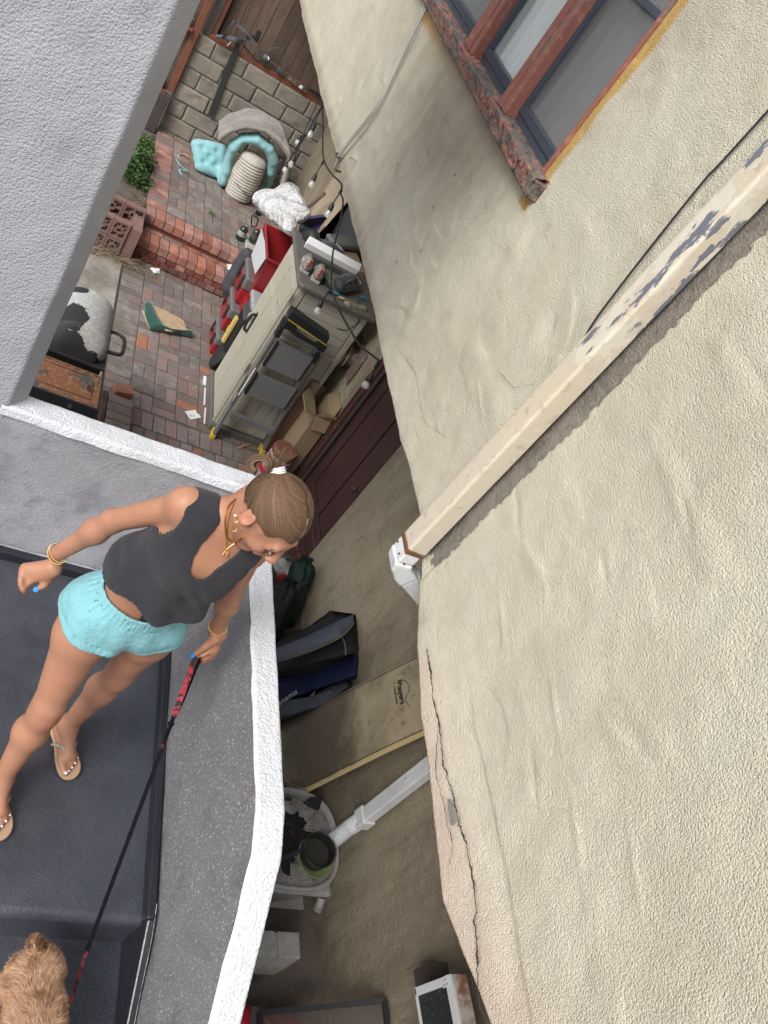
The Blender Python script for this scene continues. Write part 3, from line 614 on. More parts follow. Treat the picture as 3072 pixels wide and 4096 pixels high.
for k, (a, b_) in enumerate(((3.51, 3.635), (4.215, 4.385))):
    q = MB(); q.box((1.555, a, 2.118), (1.640, b_, 3.45)); q.build('mullion', pwv, wn, bevel=.008); MB().box((1.549, a + .045, 2.125), (1.5555, a + .075, 3.45)).build('moulding', pwv, wn)
MB().box((1.588, 2.975, 2.11), (1.70, 2.998, 3.45)).build('jamb', pwv, wn, bevel=.003); MB().box((1.588, 6.0, 2.11), (1.70, 6.05, 3.45)).build('jamb', pwv, wn); MB().box((1.57, 2.95, 3.43), (1.70, 6.1, 3.50)).build('head', pwv, wn)
for k, (a, b_) in enumerate(((2.998, 3.51), (3.635, 4.215), (4.385, 6.0))):
    s_ = MB(); s_.box((1.604, a, 2.160), (1.64, b_, 2.200)); s_.box((1.604, a, 3.39), (1.64, b_, 3.44)); s_.box((1.604, a, 2.200), (1.64, a + .022, 3.39)); s_.box((1.604, b_ - .030, 2.200), (1.64, b_, 3.39)); s_.box((1.612, a + .022, 2.72), (1.645, b_ - .030, 2.75))
    sf = s_.build('sash', vin, wn, bevel=.003)
    MB().box((1.612, a + .004, 2.10), (1.63, b_ - .004, 2.159)).build('track', vin, sf)
    MB().box((1.6305, a + .021, 2.201), (1.634, b_ - .029, 3.389)).build('pane', glass, sf)
    if k != 1: MB().box((1.621, a + .021, 2.201), (1.6215, b_ - .029, 3.389)).build('screen', scr, sf)
def curt(u, v):
    Y = 3.0 + 3.0 * u; Z = 2.12 + 1.3 * v; return np.stack([1.69 + .024 * np.sin(Y * 46 + 1.4 * np.sin(Y * 9)) + .012 * np.sin(Y * 17), Y, Z + 0 * Y], -1)
gridmesh('curtain', curt, 500, 5, cur, wn); MB().box((1.83, 2.95, 2.0), (1.84, 6.1, 3.5)).build('dim_room', mat('dim_room', (.12, .12, .12)), wn)
# peeling flakes standing off the sill
fk = MB(); k = random.Random(9)
for i in range(260):
    y = k.uniform(2.93, 6.0); z = k.choice([k.uniform(2.045, 2.10), k.uniform(2.045, 2.10), 2.118]); s = k.uniform(.004, .016); x = 1.534 if z < 2.11 else k.uniform(1.55, 1.64); c = Vector((x - .002, y, z + .004)); a = Vector((-.004 * k.random(), s, k.uniform(-.004, .004))); b_ = Vector((-k.uniform(.001, .006), k.uniform(-.004, .004), s * k.uniform(.4, 1)))
    if z > 2.11: b_ = Vector((s * .6, 0, k.uniform(.001, .006)))
    fk.add([c, c + a, c + a + b_, c + b_ * 1.2], [(0, 1, 2, 3)])
fk = fk.build('paint_flakes', mat('paint_flake', (.36, .15, .11), rough=.7), wn); fk['kind'] = 'stuff'
# ---- door in the lower wall
dp = mat('oxblood_door_paint', (.058, .028, .027), rough=.42, var=[(5, (.048, .024, .023), .4, .7)], bump=[(25, .6, (1, 1, .2))], bdist=.003)
dt = mat('worn_oxblood_trim', (.075, .034, .031), rough=.5, var=[(30, (.22, .17, .15), .62, .70)], bump=[(25, .8)], bdist=.004)
dr = thing('door', 'dark oxblood panelled door between the cardboard box and the stucco', 'door', (LW, 4.9, GZ))
MB().box((2.752, 5.30, GZ - .04), (2.80, 5.40, .32)).box((2.742, 5.375, GZ - .04), (2.752, 5.40, .32)).box((2.742, 5.30, GZ - .04), (2.752, 5.318, .32)).build('frame', dt, dr, bevel=.003)
MB().box((2.752, 4.36, .32), (2.80, 5.40, .42)).build('frame', dt, dr)
MB().box((2.765, 5.245, GZ - .0), (2.79, 5.30, .32)).build('stop', dt, dr); ws = MB().box((2.757, 5.232, GZ + .02), (2.768, 5.262, .32)).build('weather_strip', mat('grey_strip', (.10, .10, .105), rough=.4, metal=.6), dr)
for i in range(9): MB().lathe((2.757, 5.247, -1.55 + i * .2), [(.004, 0), (.003, .002)], 8, axis=(-1, 0, 0)).build('screw', mat('steel', (.55, .55, .56), rough=.35, metal=1), ws)
LFY0, LFY1 = 4.415, 5.245; rc = 2.805
lf_ = MB(); lf_.box((2.79, LFY0, GZ + .03), (2.83, LFY0 + .02, .31)); lf_.box((rc, LFY0 + .02, GZ + .03), (2.83, LFY1, .31))
for (a, b_) in ((LFY0 + .0, LFY0 + .015), (4.705, 4.835), (5.10, LFY1)): lf_.box((2.787, a, GZ + .03), (rc, b_, .31))
lf_.box((2.7875, LFY0 + .015, GZ + .03), (rc, 4.705, -1.645)); lf_.box((2.7875, 4.835, GZ + .03), (rc, 5.10, -1.645)); lf_.box((2.7875, LFY0 + .015, -1.50), (rc, 4.705, -1.405)); lf_.box((2.7875, 4.835, -1.50), (rc, 5.10, -1.405))
lf_.build('leaf', dp, dr, bevel=.004)
for (a, b_) in ((4.44, 4.695), (4.845, 5.09)): MB().box((2.794, a, -1.385), (rc, b_, .25)).build('panel', dp, dr, bevel=.010, seg=1); MB().box((2.794, a, -1.63), (rc, b_, -1.515)).build('panel', dp, dr, bevel=.010, seg=1)
MB().lathe((2.787, 4.45, -.80), [(.03, 0), (.03, .006), (.012, .008), (.012, .03), (.026, .036), (.03, .05), (.024, .062), (.0, .066)], 18, axis=(-1, 0, 0)).build('knob', dt, dr, smooth=True)
MB().box((2.66, 4.36, GZ - .02), (2.80, 5.42, GZ + .025)).build('threshold', dt, dr, bevel=.006)
# ================================================================== COURTYARD OBJECTS
blk = mat('black_plastic', (.022, .022, .025), rough=.45, bump=[(200, .4)], bdist=.001)
blkr = mat('black_rubber', (.02, .02, .021), rough=.7)
gryp = mat('grey_plastic', (.17, .175, .18), rough=.5, bump=[(200, .4)], bdist=.001)
dgry = mat('dark_grey_plastic', (.075, .078, .075), rough=.55, bump=[(160, .5)], bdist=.001)
redp = mat('red_plastic', (.27, .018, .022), rough=.35, coat=.2)
wht = mat('white_plastic', (.72, .74, .76), rough=.45)
alu = mat('aluminium', (.42, .43, .45), rough=.38, metal=.75, var=[(30, (.30, .31, .33), .5, .7, (1, 1, .1))])
stl = mat('steel', (.55, .55, .56), rough=.35, metal=1)
yel = mat('yellow_plastic', (.62, .46, .04), rough=.45)
card_ = mat('cardboard', (.30, .215, .135), rough=.9, var=[(4, (.28, .205, .13), .45, .7), (60, (.36, .27, .18), .5, .7)], bump=[(50, .5, (1, 1, .2))], bdist=.002)
cardd = mat('shaded_cardboard', (.22, .135, .095), rough=.9, var=[(4, (.18, .11, .08), .45, .7)], bump=[(50, .5)], bdist=.002)  # darker cardboard: the carton's shade is put into its colour
inkb = mat('black_print', (.03, .028, .028), rough=.6); inkw = mat('white_print', (.75, .75, .74), rough=.6); inkgl = mat('dim_white_print', (.35, .36, .38), rough=.8); inkr = mat('red_print', (.5, .03, .035), rough=.6); inkg = mat('grey_print', (.20, .19, .17), rough=.7)
# ---- garden shed
taupe = mat('beige_resin', (.43, .405, .33), rough=.55, var=[(3, (.44, .42, .35), .45, .7), (40, (.38, .35, .28), .62, .72, (1, 1, .2), .6)], bump=[(90, .6)], bdist=.002)
lidm = mat('shed_lid_resin', (.125, .12, .11), rough=.6, var=[(8, (.17, .165, .15), .5, .75), (60, (.3, .29, .27), .68, .75)], bump=[(120, .6)], bdist=.002)
sh = thing('storage_shed', 'tall beige resin garden shed with dark lid and padlocked doors', 'shed', (2.3, 6.1, GZ))
MB().box((1.985, 5.765, GZ + .06), (2.62, 6.47, -.125)).build('body', taupe, sh, bevel=.008)
b = MB(); b.box((1.945, 5.72, GZ - .01), (2.66, 6.52, GZ + .06)); b.build('base', lidm, sh, bevel=.01)
b = MB(); b.prism([(1.985, 5.70, -.125), (2.66, 5.70, -.125), (2.68, 6.60, -.125), (1.945, 6.60, -.125), (1.945, 5.745, -.125)], (0, 0, .04)); b.build('lid', lidm, sh, bevel=.012)
for i in range(6): MB().box((1.975 + .003, 5.80 + i * .13, -.0855), (2.60, 5.806 + i * .13, -.082)).build('lid_rib', lidm, sh)
for (a, b_) in ((5.79, 6.115), (6.125, 6.45)):
    d = MB().box((1.968, a, GZ + .075), (1.986, b_, -.16)).build('door', taupe, sh, bevel=.004)
    n = 4; w_ = (b_ - a - .05) / n
    for i in range(n):
        MB().box((1.960, a + .025 + i * w_ + .003, GZ + .12), (1.969, a + .025 + (i + 1) * w_ - .003, -.53)).build('plank', taupe, d, bevel=.003)
        for k in range(2): MB().box((1.960, a + .025 + i * w_ + .003 + k * w_ / 2, -.47), (1.969, a + .025 + i * w_ + (k + 1) * w_ / 2 - .003, -.20)).build('upper_slat', taupe, d, bevel=.003)
MB().box((1.962, 5.765, GZ + .06), (1.986, 5.788, -.14)).build('corner_trim', taupe, sh, bevel=.004)
for i in range(5): MB().box((2.05 + i * .105, 5.752, GZ + .08), (2.05 + i * .105 + .098, 5.766, -.62)).build('side_plank', taupe, sh, bevel=.003)
for i in range(5): MB().box((2.06, 5.752, -.58 + i * .085), (2.56, 5.766, -.58 + i * .085 + .078)).build('side_louvre', taupe, sh, bevel=.003)
MB().box((1.99, 5.748, GZ + .06), (2.045, 5.766, -.13)).box((2.575, 5.748, GZ + .06), (2.62, 5.766, -.13)).build('side_frame', taupe, sh, bevel=.003)
h = MB(); h.tube(smoothpath([(1.962, 6.235, -.80), (1.925, 6.235, -.81), (1.915, 6.235, -.88), (1.925, 6.235, -.97), (1.962, 6.235, -.985)], 5), [(.012, .014)] * 21, 8); h.box((1.955, 6.215, -1.0), (1.961, 6.26, -.78)); h.build('handle', blk, sh, smooth=True)
MB().tube([(1.955, 5.735, -.28), (1.955, 5.735, -.20)], .012, 8).tube([(1.955, 5.74, -1.05), (1.955, 5.74, -.95)], .012, 8).build('hinge', taupe, sh)
lo = MB().box((1.9575, 5.87, -.47), (1.9598, 5.98, -.40)).build('badge', taupe, sh, bevel=.002)
text('badge_lettering', 'Suncast', .026, (1.9568, 5.975, -.445), (0, -1, 0), (0, 0, 1), inkg, lo)
pk = thing('padlock', 'pale brass padlock hanging on the shed door handle', 'padlock', (1.93, 6.28, -.88))
brs = mat('pale_brass', (.62, .58, .42), rough=.4, metal=.5)
MB().box((1.918, 6.275, -.895), (1.938, 6.33, -.855)).build('body', brs, pk, bevel=.004); MB().tube(smoothpath([(1.928, 6.285, -.857), (1.928, 6.265, -.82), (1.945, 6.245, -.81), (1.955, 6.262, -.845)], 4), .004, 6).build('shackle', stl, pk)
# ---- folded step ladder
ld = thing('step_ladder', 'folded aluminium step ladder with ribbed treads leaning on the shed', 'ladder', (2.2, 5.65, GZ))
lb, lt_, rb_, rt_ = Vector((1.985, 5.62, GZ + .02)), Vector((1.985, 5.655, -.33)), Vector((2.475, 5.66, GZ + .02)), Vector((2.345, 5.66, -.40))
MB().beam(lb, lt_, .028, .05, (0, 1, 0)).build('rail', alu, ld, bevel=.005); MB().beam(rb_, rt_, .028, .05, (0, 1, 0)).build('rail', alu, ld, bevel=.005)
MB().beam(lb + Vector((.01, .055, 0)), lt_ + Vector((.02, .035, -.05)), .022, .03, (0, 1, 0)).build('rear_rail', alu, ld, bevel=.004); MB().beam(rb_ + Vector((-.01, .055, 0)), rt_ + Vector((-.01, .035, -.05)), .022, .03, (0, 1, 0)).build('rear_rail', alu, ld, bevel=.004)
trd = mat('ribbed_tread', (.24, .235, .245), rough=.5, metal=.1, bump=[(38, 1, (0, 0, 1), 'wave')], bdist=.004)
for (z1, z0, x0, x1) in ((-.585, -.845, 2.035, 2.345), (-.94, -1.17, 2.03, 2.385)):
    t_ = MB(); n = 22
    for k in range(n):
        za = z1 + (z0 - z1) * k / n; zb = z1 + (z0 - z1) * (k + .62) / n; t_.box((x0, 5.60, zb), (x1, 5.615, za))
    t_.box((x0, 5.606, z0), (x1, 5.628, z1)); t_ = t_.build('tread', trd, ld)
    MB().box((x0 - .015, 5.595, z0 + .0), (x0 - .002, 5.64, z1)).build('tread_bracket', blk, t_); MB().box((x1 + .002, 5.595, z0 + .0), (x1 + .015, 5.64, z1)).build('tread_bracket', blk, t_)
MB().box((2.01, 5.585, -1.465), (2.43, 5.62, -1.395)).build('cross_bar', alu, ld, bevel=.004)
b = MB(); b.prism([(1.965, 5.55, -.33), (2.355, 5.55, -.40), (2.345, 5.55, -.32), (1.965, 5.55, -.25)], (0, .10, 0)); b.build('top_tray', blk, ld, bevel=.008)
MB().beam((1.97, 5.546, -.325), (2.35, 5.546, -.392), .004, .012, (0, 1, 0)).build('yellow_stripe', yel, ld)
b = MB(); b.prism([(1.97, 5.545, -.34), (2.06, 5.545, -.355), (2.10, 5.545, -.40), (2.26, 5.545, -.425), (2.30, 5.545, -.40), (2.37, 5.545, -.41), (2.37, 5.545, -.47), (2.30, 5.545, -.45), (2.12, 5.545, -.44), (2.02, 5.545, -.41), (1.965, 5.545, -.42)], (0, .03, 0)); b.build('hinge_plate', blk, ld)
for (x, z) in ((1.985, -.40), (2.355, -.45), (1.99, -.50), (2.37, -.58)): MB().box((x - .022, 5.60, z - .05), (x + .022, 5.668, z + .04)).build('rail_clamp', blk, ld, bevel=.006)
for p_ in (lb, lb + Vector((.012, .06, 0)), rb_, rb_ + Vector((-.012, .06, 0))): MB().box(p_ + Vector((-.02, -.03, -.03)), p_ + Vector((.02, .03, .035))).build('foot', yel, ld, bevel=.006)
MB().beam((1.9695, 5.613, -1.32), (1.9695, 5.640, -1.02), .003, .022, (0, 1, 0)).build('sticker', blkr, ld); text('lettering', 'GORILLA', .026, (1.9675, 5.606, -1.30), (0, .09, 1), (0, 1, -.09), inkw, ld)
MB().beam((1.978, 5.594, -1.2), (1.984, 5.612, -.9), .004, .018, (0, 1, 0)).build('sticker', inkw, ld)
# ---- things on the shed lid
LZ = -.085
fn = thing('desk_fan', 'small black round desk fan lying on the shed lid', 'fan', (2.09, 6.53, LZ))
c = Vector((2.085, 6.49, LZ + .045)); ax = unit((-.25, -.45, .85)); fx, fy = frame(ax)
MB().tube([c + fx * .07 * math.cos(a) + fy * .07 * math.sin(a) for a in [i * math.pi / 12 for i in range(24)]], .009, 6, closed=True).build('ring', blk, fn, smooth=True)
g_ = MB()
for i in range(26):
    a = i * 2 * math.pi / 26; g_.tube([c + ax * .012 + (fx * math.cos(a) + fy * math.sin(a)) * .018, c + ax * .014 + (fx * math.cos(a + .25) + fy * math.sin(a + .25)) * .045, c + (fx * math.cos(a + .4) + fy * math.sin(a + .4)) * .068], .0016, 4)
g_.build('grille', dgry, fn); MB().lathe(c - ax * .03, [(.055, 0), (.062, .02), (.06, .03)], 20, axis=ax).build('rear_shell', blk, fn); MB().lathe(c + ax * .006, [(.018, 0), (.015, .008)], 14, axis=ax).build('hub', dgry, fn)
o = MB().box((1.99, 6.55, LZ), (2.13, 6.62, LZ + .055), bev=.012, rot=(0, 0, .05)).build('charger_box', blk, smooth=False); tag(o, 'small black charger block at the corner of the shed lid behind the fan', 'charger')
def rbox(name, cpt, sx, sy, sz, rz, m, parent=None, bev=.02, seg=3, tilt=(0, 0)):
    b = MB(); b.box((cpt[0] - sx / 2, cpt[1] - sy / 2, cpt[2]), (cpt[0] + sx / 2, cpt[1] + sy / 2, cpt[2] + sz), rot=Euler((tilt[0], tilt[1], rz)).to_matrix()); return b.build(name, m, parent, bevel=bev, seg=seg, smooth=True)
cs = thing('hard_case', 'grey green rounded hard case at the back of the shed lid', 'case', (2.40, 6.62, LZ))
rbox('lower_shell', (2.40, 6.60, LZ), .15, .36, .06, math.radians(-55), dgry, cs); rbox('upper_shell', (2.40, 6.60, LZ + .062), .155, .365, .05, math.radians(-55), mat('case_green_grey', (.12, .13, .125), rough=.5), cs)
cp = SDF((2.10, 6.22, LZ - .02), (2.50, 6.64, LZ + .16), .007); cp.ell((2.30, 6.45, LZ + .02), (.12, .085, .085), k=.01); cp.ell((2.22, 6.53, LZ + .02), (.07, .06, .02), k=.02); cp.noise(.008, 14); ct = thing('cap', 'dark navy cap with white lettering beside the white board', 'cap', (2.30, 6.45, LZ))
cp.mesh('crown', mat('navy_cloth', (.04, .04, .06), rough=.9, sheen=.3), ct); text('lettering', 'YOLI', .04, (2.27, 6.43, LZ + .108), (.4, -.35, .03), (.6, .6, .1), inkw, ct)
wb = thing('foam_board', 'long white foam plank leaning across the shed lid above the shoes', 'foam plank', (2.2, 6.2, LZ))
MB().obox((1.955, 6.10, LZ + .10), (.495, -.01, -.005), (.02, .085, .025), (0, -.012, .055)).build('plank', mat('white_foam', (.78, .79, .80), rough=.8, var=[(30, (.55, .52, .45), .62, .72)]), wb, bevel=.004)
pb = MB().box((2.40, 6.30, LZ), (2.58, 6.62, LZ + .05), rot=(0, 0, .2)).build('parcel', card_); tag(pb, 'small brown parcel with pink label at the back edge of the shed lid', 'parcel')
def shoe(x, y, rz, lab):
    s = thing('sneaker', lab, 'shoe', (x, y, LZ), 'pair of running shoes on the shed lid'); R_ = Matrix.Rotation(rz, 3, 'Z'); T = lambda p: R_ @ Vector(p) + Vector((x, y, LZ))
    so = MB(); ring = [(-.038, -.10), (.038, -.10), (.046, -.04), (.040, .03), (.052, .11), (.035, .17), (0, .19), (-.035, .17), (-.048, .11), (-.038, .03), (-.045, -.04)]
    so.prism([T((a, b, .0)) for a, b in ring], (0, 0, .028)); so.build('sole', mat('pale_sole', (.36, .35, .33), rough=.7), s, bevel=.006)
    d = SDF(tuple(Vector((x, y, LZ)) - Vector((.2, .22, .0))), tuple(Vector((x, y, LZ)) + Vector((.2, .25, .14))), .005)
    d.cap(T((0, -.06, .055)), T((0, -.03, .06)), .042, .04, k=.01).cap(T((0, -.03, .05)), T((0, .13, .04)), .040, .032, k=.02).cap(T((0, -.075, .06)), T((0, -.07, .095)), .032, .03, k=.02); d.ell(T((0, -.045, .115)), (.026, .034, .05), k=.008, op='d')
    d.mesh('upper', mat('grey_mesh_fabric', (.20, .19, .18), rough=.9, var=[(25, (.34, .32, .29), .5, .6), (60, (.05, .05, .05), .58, .62)]), s)
    MB().beam(T((0, -.108, .06)), T((0, -.098, .135)), .014, .006, (0, 1, 0)).build('pull_tab', mat('red_webbing', (.45, .035, .03), rough=.7), s)
    l_ = MB()
    for k in range(5): l_.tube([T((-.025, .0 + k * .018, .088 - k * .006)), T((0, .005 + k * .018, .096 - k * .006)), T((.025, .0 + k * .018, .088 - k * .006))], .003, 5)
    l_.build('laces', mat('beige_lace', (.45, .42, .36)), s)
shoe(2.015, 5.98, math.radians(-12), 'left grey running shoe at the front corner of the shed lid'); shoe(2.115, 5.92, math.radians(-16), 'grey running shoe beside the black pouch on the shed lid')
po = SDF((2.22, 5.74, LZ - .01), (2.52, 6.14, LZ + .16), .007); po.cap((2.31, 5.90, LZ + .05), (2.42, 6.04, LZ + .05), .07, .075, k=.02, flat=(0, 0, 1), fr=.8); po.noise(.02, 12); pt_ = thing('pouch', 'black camera pouch with a strap near the front edge of the shed lid', 'pouch', (2.36, 5.97, LZ)); po.mesh('bag', mat('black_nylon', (.018, .018, .02), rough=.6, sheen=.3), pt_); MB().tube(smoothpath([(2.30, 5.84, LZ + .02), (2.34, 5.88, LZ + .115), (2.42, 5.98, LZ + .12), (2.47, 6.05, LZ + .04)], 5), [(.012, .003)] * 16, 6).build('strap', dgry, pt_)
ga = thing('pressure_gauge', 'small white round pressure gauge at the right end of the shed lid', 'gauge', (2.50, 6.10, LZ + .03)); MB().lathe((2.50, 6.08, LZ + .04), [(.028, 0), (.03, .012), (.026, .016)], 20, axis=(-.3, -.5, .8)).build('case', stl, ga); MB().lathe(Vector((2.50, 6.08, LZ + .04)) + unit((-.3, -.5, .8)) * .0165, [(.025, 0), (.025, .001)], 20, axis=(-.3, -.5, .8)).build('dial', inkw, ga)
MB().beam(Vector((2.50, 6.08, LZ + .04)) + unit((-.3, -.5, .8)) * .0185, Vector((2.51, 6.095, LZ + .053)) + unit((-.3, -.5, .8)) * .017, .002, .001).build('needle', inkb, ga)
k = random.Random(3)
for (x, y, m_, n_, l_, c_) in ((2.25, 5.80, 'steel', 'wrench', 'teal handled tool among the clutter on the shed lid edge', (.02, .22, .27)), (2.30, 5.77, 'brass', 'pipe_fitting', 'short brass pipe fitting on the front edge of the shed lid', (.5, .33, .15)), (2.52, 5.95, 'teal', 'screwdriver', 'small blue handled screwdriver near the gauge on the shed lid', (.03, .2, .35))):
    MB().tube([(x, y, LZ + .012), (x + .05, y - .01, LZ + .02)], .010, 8).tube([(x + .05, y - .01, LZ + .02), (x + .11, y + .02, LZ + .015)], .004, 6).build(n_, mat(n_ + '_colour', c_, rough=.4), None); o = bpy.data.objects[n_]; tag(o, l_, 'tool')
rg = SDF((2.34, 5.68, LZ - .08), (2.62, 5.92, LZ + .06), .006); rg.cap((2.40, 5.76, LZ), (2.54, 5.80, LZ), .04, .035, k=.02, flat=(0, 0, 1), fr=.6); rg.noise(.03, 18); o = rg.mesh('rag', mat('dusty_rag', (.22, .20, .16), rough=.95)); tag(o, 'crumpled dusty rag on the front edge of the shed lid', 'rag')
cb = MB()
for i in range(7): cb.tube(smoothpath([(2.17 + k.uniform(-.02, .02), 5.95 + k.uniform(-.05, .1), LZ + .01), (2.19 + k.uniform(-.03, .03), 5.85, LZ + .03), (2.24, 5.80 + k.uniform(-.05, .05), LZ + .02), (2.20 + k.uniform(-.03, .05), 5.76, LZ + .01)], 5), .004, 5)
cb.tube(smoothpath([(2.50, 5.85, LZ + .02), (2.53, 5.70, LZ - .05), (2.48, 5.66, LZ - .16), (2.40, 5.66, LZ - .19)], 6), .005, 5); o = cb.build('cable_coil', blkr, smooth=True); tag(o, 'tangled thin black cables beside the running shoes', 'cable')
# ---- bins, toolboxes and totes behind the shed
rb = thing('red_bin', 'open red storage bin under the white plastic bag', 'bin', (2.25, 7.3, -1.75))
def openbox(name, x0, x1, y0, y1, z0, z1, t, m, parent, taper=.03):
    b = MB(); A_ = [(x0 + taper, y0 + taper, z0), (x1 - taper, y0 + taper, z0), (x1 - taper, y1 - taper, z0), (x0 + taper, y1 - taper, z0), (x0, y0, z1), (x1, y0, z1), (x1, y1, z1), (x0, y1, z1)]
    B_ = [(x0 + taper + t, y0 + taper + t, z0 + t), (x1 - taper - t, y0 + taper + t, z0 + t), (x1 - taper - t, y1 - taper - t, z0 + t), (x0 + taper + t, y1 - taper - t, z0 + t), (x0 + t, y0 + t, z1), (x1 - t, y0 + t, z1), (x1 - t, y1 - t, z1), (x0 + t, y1 - t, z1)]
    b.add(A_ + B_, [(0, 3, 2, 1), (8, 9, 10, 11)] + [(i, (i + 1) % 4, 4 + (i + 1) % 4, 4 + i) for i in range(4)] + [(8 + (i + 1) % 4, 8 + i, 12 + i, 12 + (i + 1) % 4) for i in range(4)] + [(4 + i, 4 + (i + 1) % 4, 12 + (i + 1) % 4, 12 + i) for i in range(4)])
    return b.build(name, m, parent)
openbox('tub', 2.0, 2.62, 6.95, 7.60, -1.15, -.62, .006, redp, rb, .05); b = MB(); [b.box(*q) for q in (((1.985, 6.935, -.64), (2.635, 6.955, -.615)), ((1.985, 7.595, -.64), (2.635, 7.615, -.615)), ((1.985, 6.955, -.64), (2.003, 7.595, -.615)))]; b.build('rim', redp, rb, bevel=.004)
MB().box((2.03, 6.99, GZ), (2.60, 7.56, -1.15)).build('lower_tub', redp, rb, bevel=.02)
lidt = mat('smoky_clear_plastic', (.42, .43, .44), rough=.25, trans=0.0, alpha=.55, bump=[(6, 1)], bdist=.01)
smoke = mat('grey_clear_lid', (.13, .125, .125), rough=.3, coat=.3)
def toolbox(y0, y1, x0, x1, z0, h, lab):
    t = thing('organizer_case', lab, 'tool case', ((x0 + x1) / 2, y0, z0), 'red tool organizer cases stacked behind the shed')
    MB().box((x0, y0, z0), (x1, y1, z0 + h * .50)).build('tray', redp, t, bevel=.012); MB().box((x0 - .008, y0 - .006, z0 + h * .52), (x1, y1 + .006, z0 + h)).build('lid', smoke, t, bevel=.025, seg=3)
    for yy in (y0 + .06, y1 - .11): MB().box((x0 - .022, yy, z0 + h * .3), (x0 - .008, yy + .05, z0 + h * .86)).build('latch', blk, t, bevel=.004)
    hb = MB()
    for i in range(7): hb.box((x0 - .016, y0 + .02 + i * (y1 - y0 - .05) / 7, z0 + h * .58), (x0 - .003, y0 + .02 + i * (y1 - y0 - .05) / 7 + .012, z0 + h * .70))
    hb.build('hinge_teeth', redp, t); return t
toolbox(6.84, 7.22, 1.935, 2.35, GZ, .21, 'lowest red and smoky organizer case in the stack behind the shed')
toolbox(6.98, 7.40, 1.955, 2.38, GZ + .22, .26, 'middle red organizer case in the stack behind the shed')
toolbox(7.10, 7.52, 1.97, 2.42, GZ + .49, .30, 'uppermost red organizer case under the frosted lid')
bg_ = SDF((1.86, 7.3, -1.5), (2.2, 7.75, -.85), .012); bg_.cap((1.97, 7.50, -1.35), (1.98, 7.56, -1.0), .09, .08, k=.04).noise(.02, 9); o = bg_.mesh('backpack', mat('charcoal_nylon', (.045, .045, .05), rough=.75)); tag(o, 'charcoal fabric backpack squeezed between steps and organizer cases', 'backpack')
fl_ = thing('frosted_lid', 'large frosted plastic tote lid leaning on the organizer cases', 'lid', (2.0, 7.2, -.8))
def fl(u, v):
    a, b_, c_, d_ = [np.array(q) for q in ((1.972, 7.550, -0.655), (1.998, 7.000, -0.622), (1.969, 6.950, -0.827), (1.960, 7.350, -0.868))]
    P = (a * (1 - u[..., None]) + d_ * u[..., None]) * (1 - v[..., None]) + (b_ * (1 - u[..., None]) + c_ * u[..., None]) * v[..., None]; P[..., 2] += .012 * np.sin(u * 3.1) + fbm(P, 7, 2) * .012; return P
gridmesh('sheet', fl, 16, 20, mat('frosted_plastic', (.50, .52, .55), rough=.35, coat=.3), fl_)
MB().tube([(1.975, 7.600, -0.683), (1.996, 7.350, -0.676), (2.006, 7.020, -0.638)], .014, 6).build('rim', smoke, fl_); MB().tube([(1.958, 7.600, -0.707), (2.012, 7.600, -0.666)], .022, 8).build('red_clip', redp, fl_)
gb = thing('grey_tote', 'grey lidded tote beside the black ribbed tote', 'tote', (2.15, 6.9, -1.4))
MB().box((2.03, 6.66, GZ), (2.5, 6.93, -1.02)).build('tub', dgry, gb, bevel=.02); MB().box((2.01, 6.64, -1.02), (2.52, 6.95, -.96)).build('lid', mat('pale_grey_lid', (.30, .32, .33), rough=.5), gb, bevel=.02)
o = thing('ribbed_tote', 'black ribbed plastic tote next to the yellow level', 'tote', (2.0, 6.7, -1.4)); MB().box((1.985, 6.56, GZ), (2.028, 6.80, -1.08)).build('tub', blk, o, bevel=.01)
for i in range(9): MB().box((1.980, 6.57 + i * .025, -1.5), (1.986, 6.583 + i * .025, -1.12)).build('rib', blk, o)
MB().box((1.975, 6.55, -1.085), (2.04, 6.81, -1.065)).build('rim', dgry, o, bevel=.004)
yl = thing('spirit_level', 'worn yellow spirit level standing against the black tote', 'level', (1.95, 6.7, GZ)); MB().beam((1.955, 6.70, -1.47), (1.962, 6.72, -1.18), .03, .07, (0, 1, 0)).build('body', mat('worn_yellow', (.55, .42, .12), rough=.7, var=[(40, (.30, .25, .12), .6, .7)]), yl, bevel=.006); MB().box((1.936, 6.70, -1.36), (1.94, 6.73, -1.30)).build('vial', mat('pale_green', (.5, .6, .3), rough=.2), yl)
o = MB().lathe((1.99, 6.64, -1.60), [(.02, 0), (.135, .004), (.14, .02), (.12, .03), (.02, .034)], 28, axis=(-.95, .1, .3)).build('frisbee', blkr, smooth=True); tag(o, 'black round rubber disc leaning at the foot of the shed', 'disc')
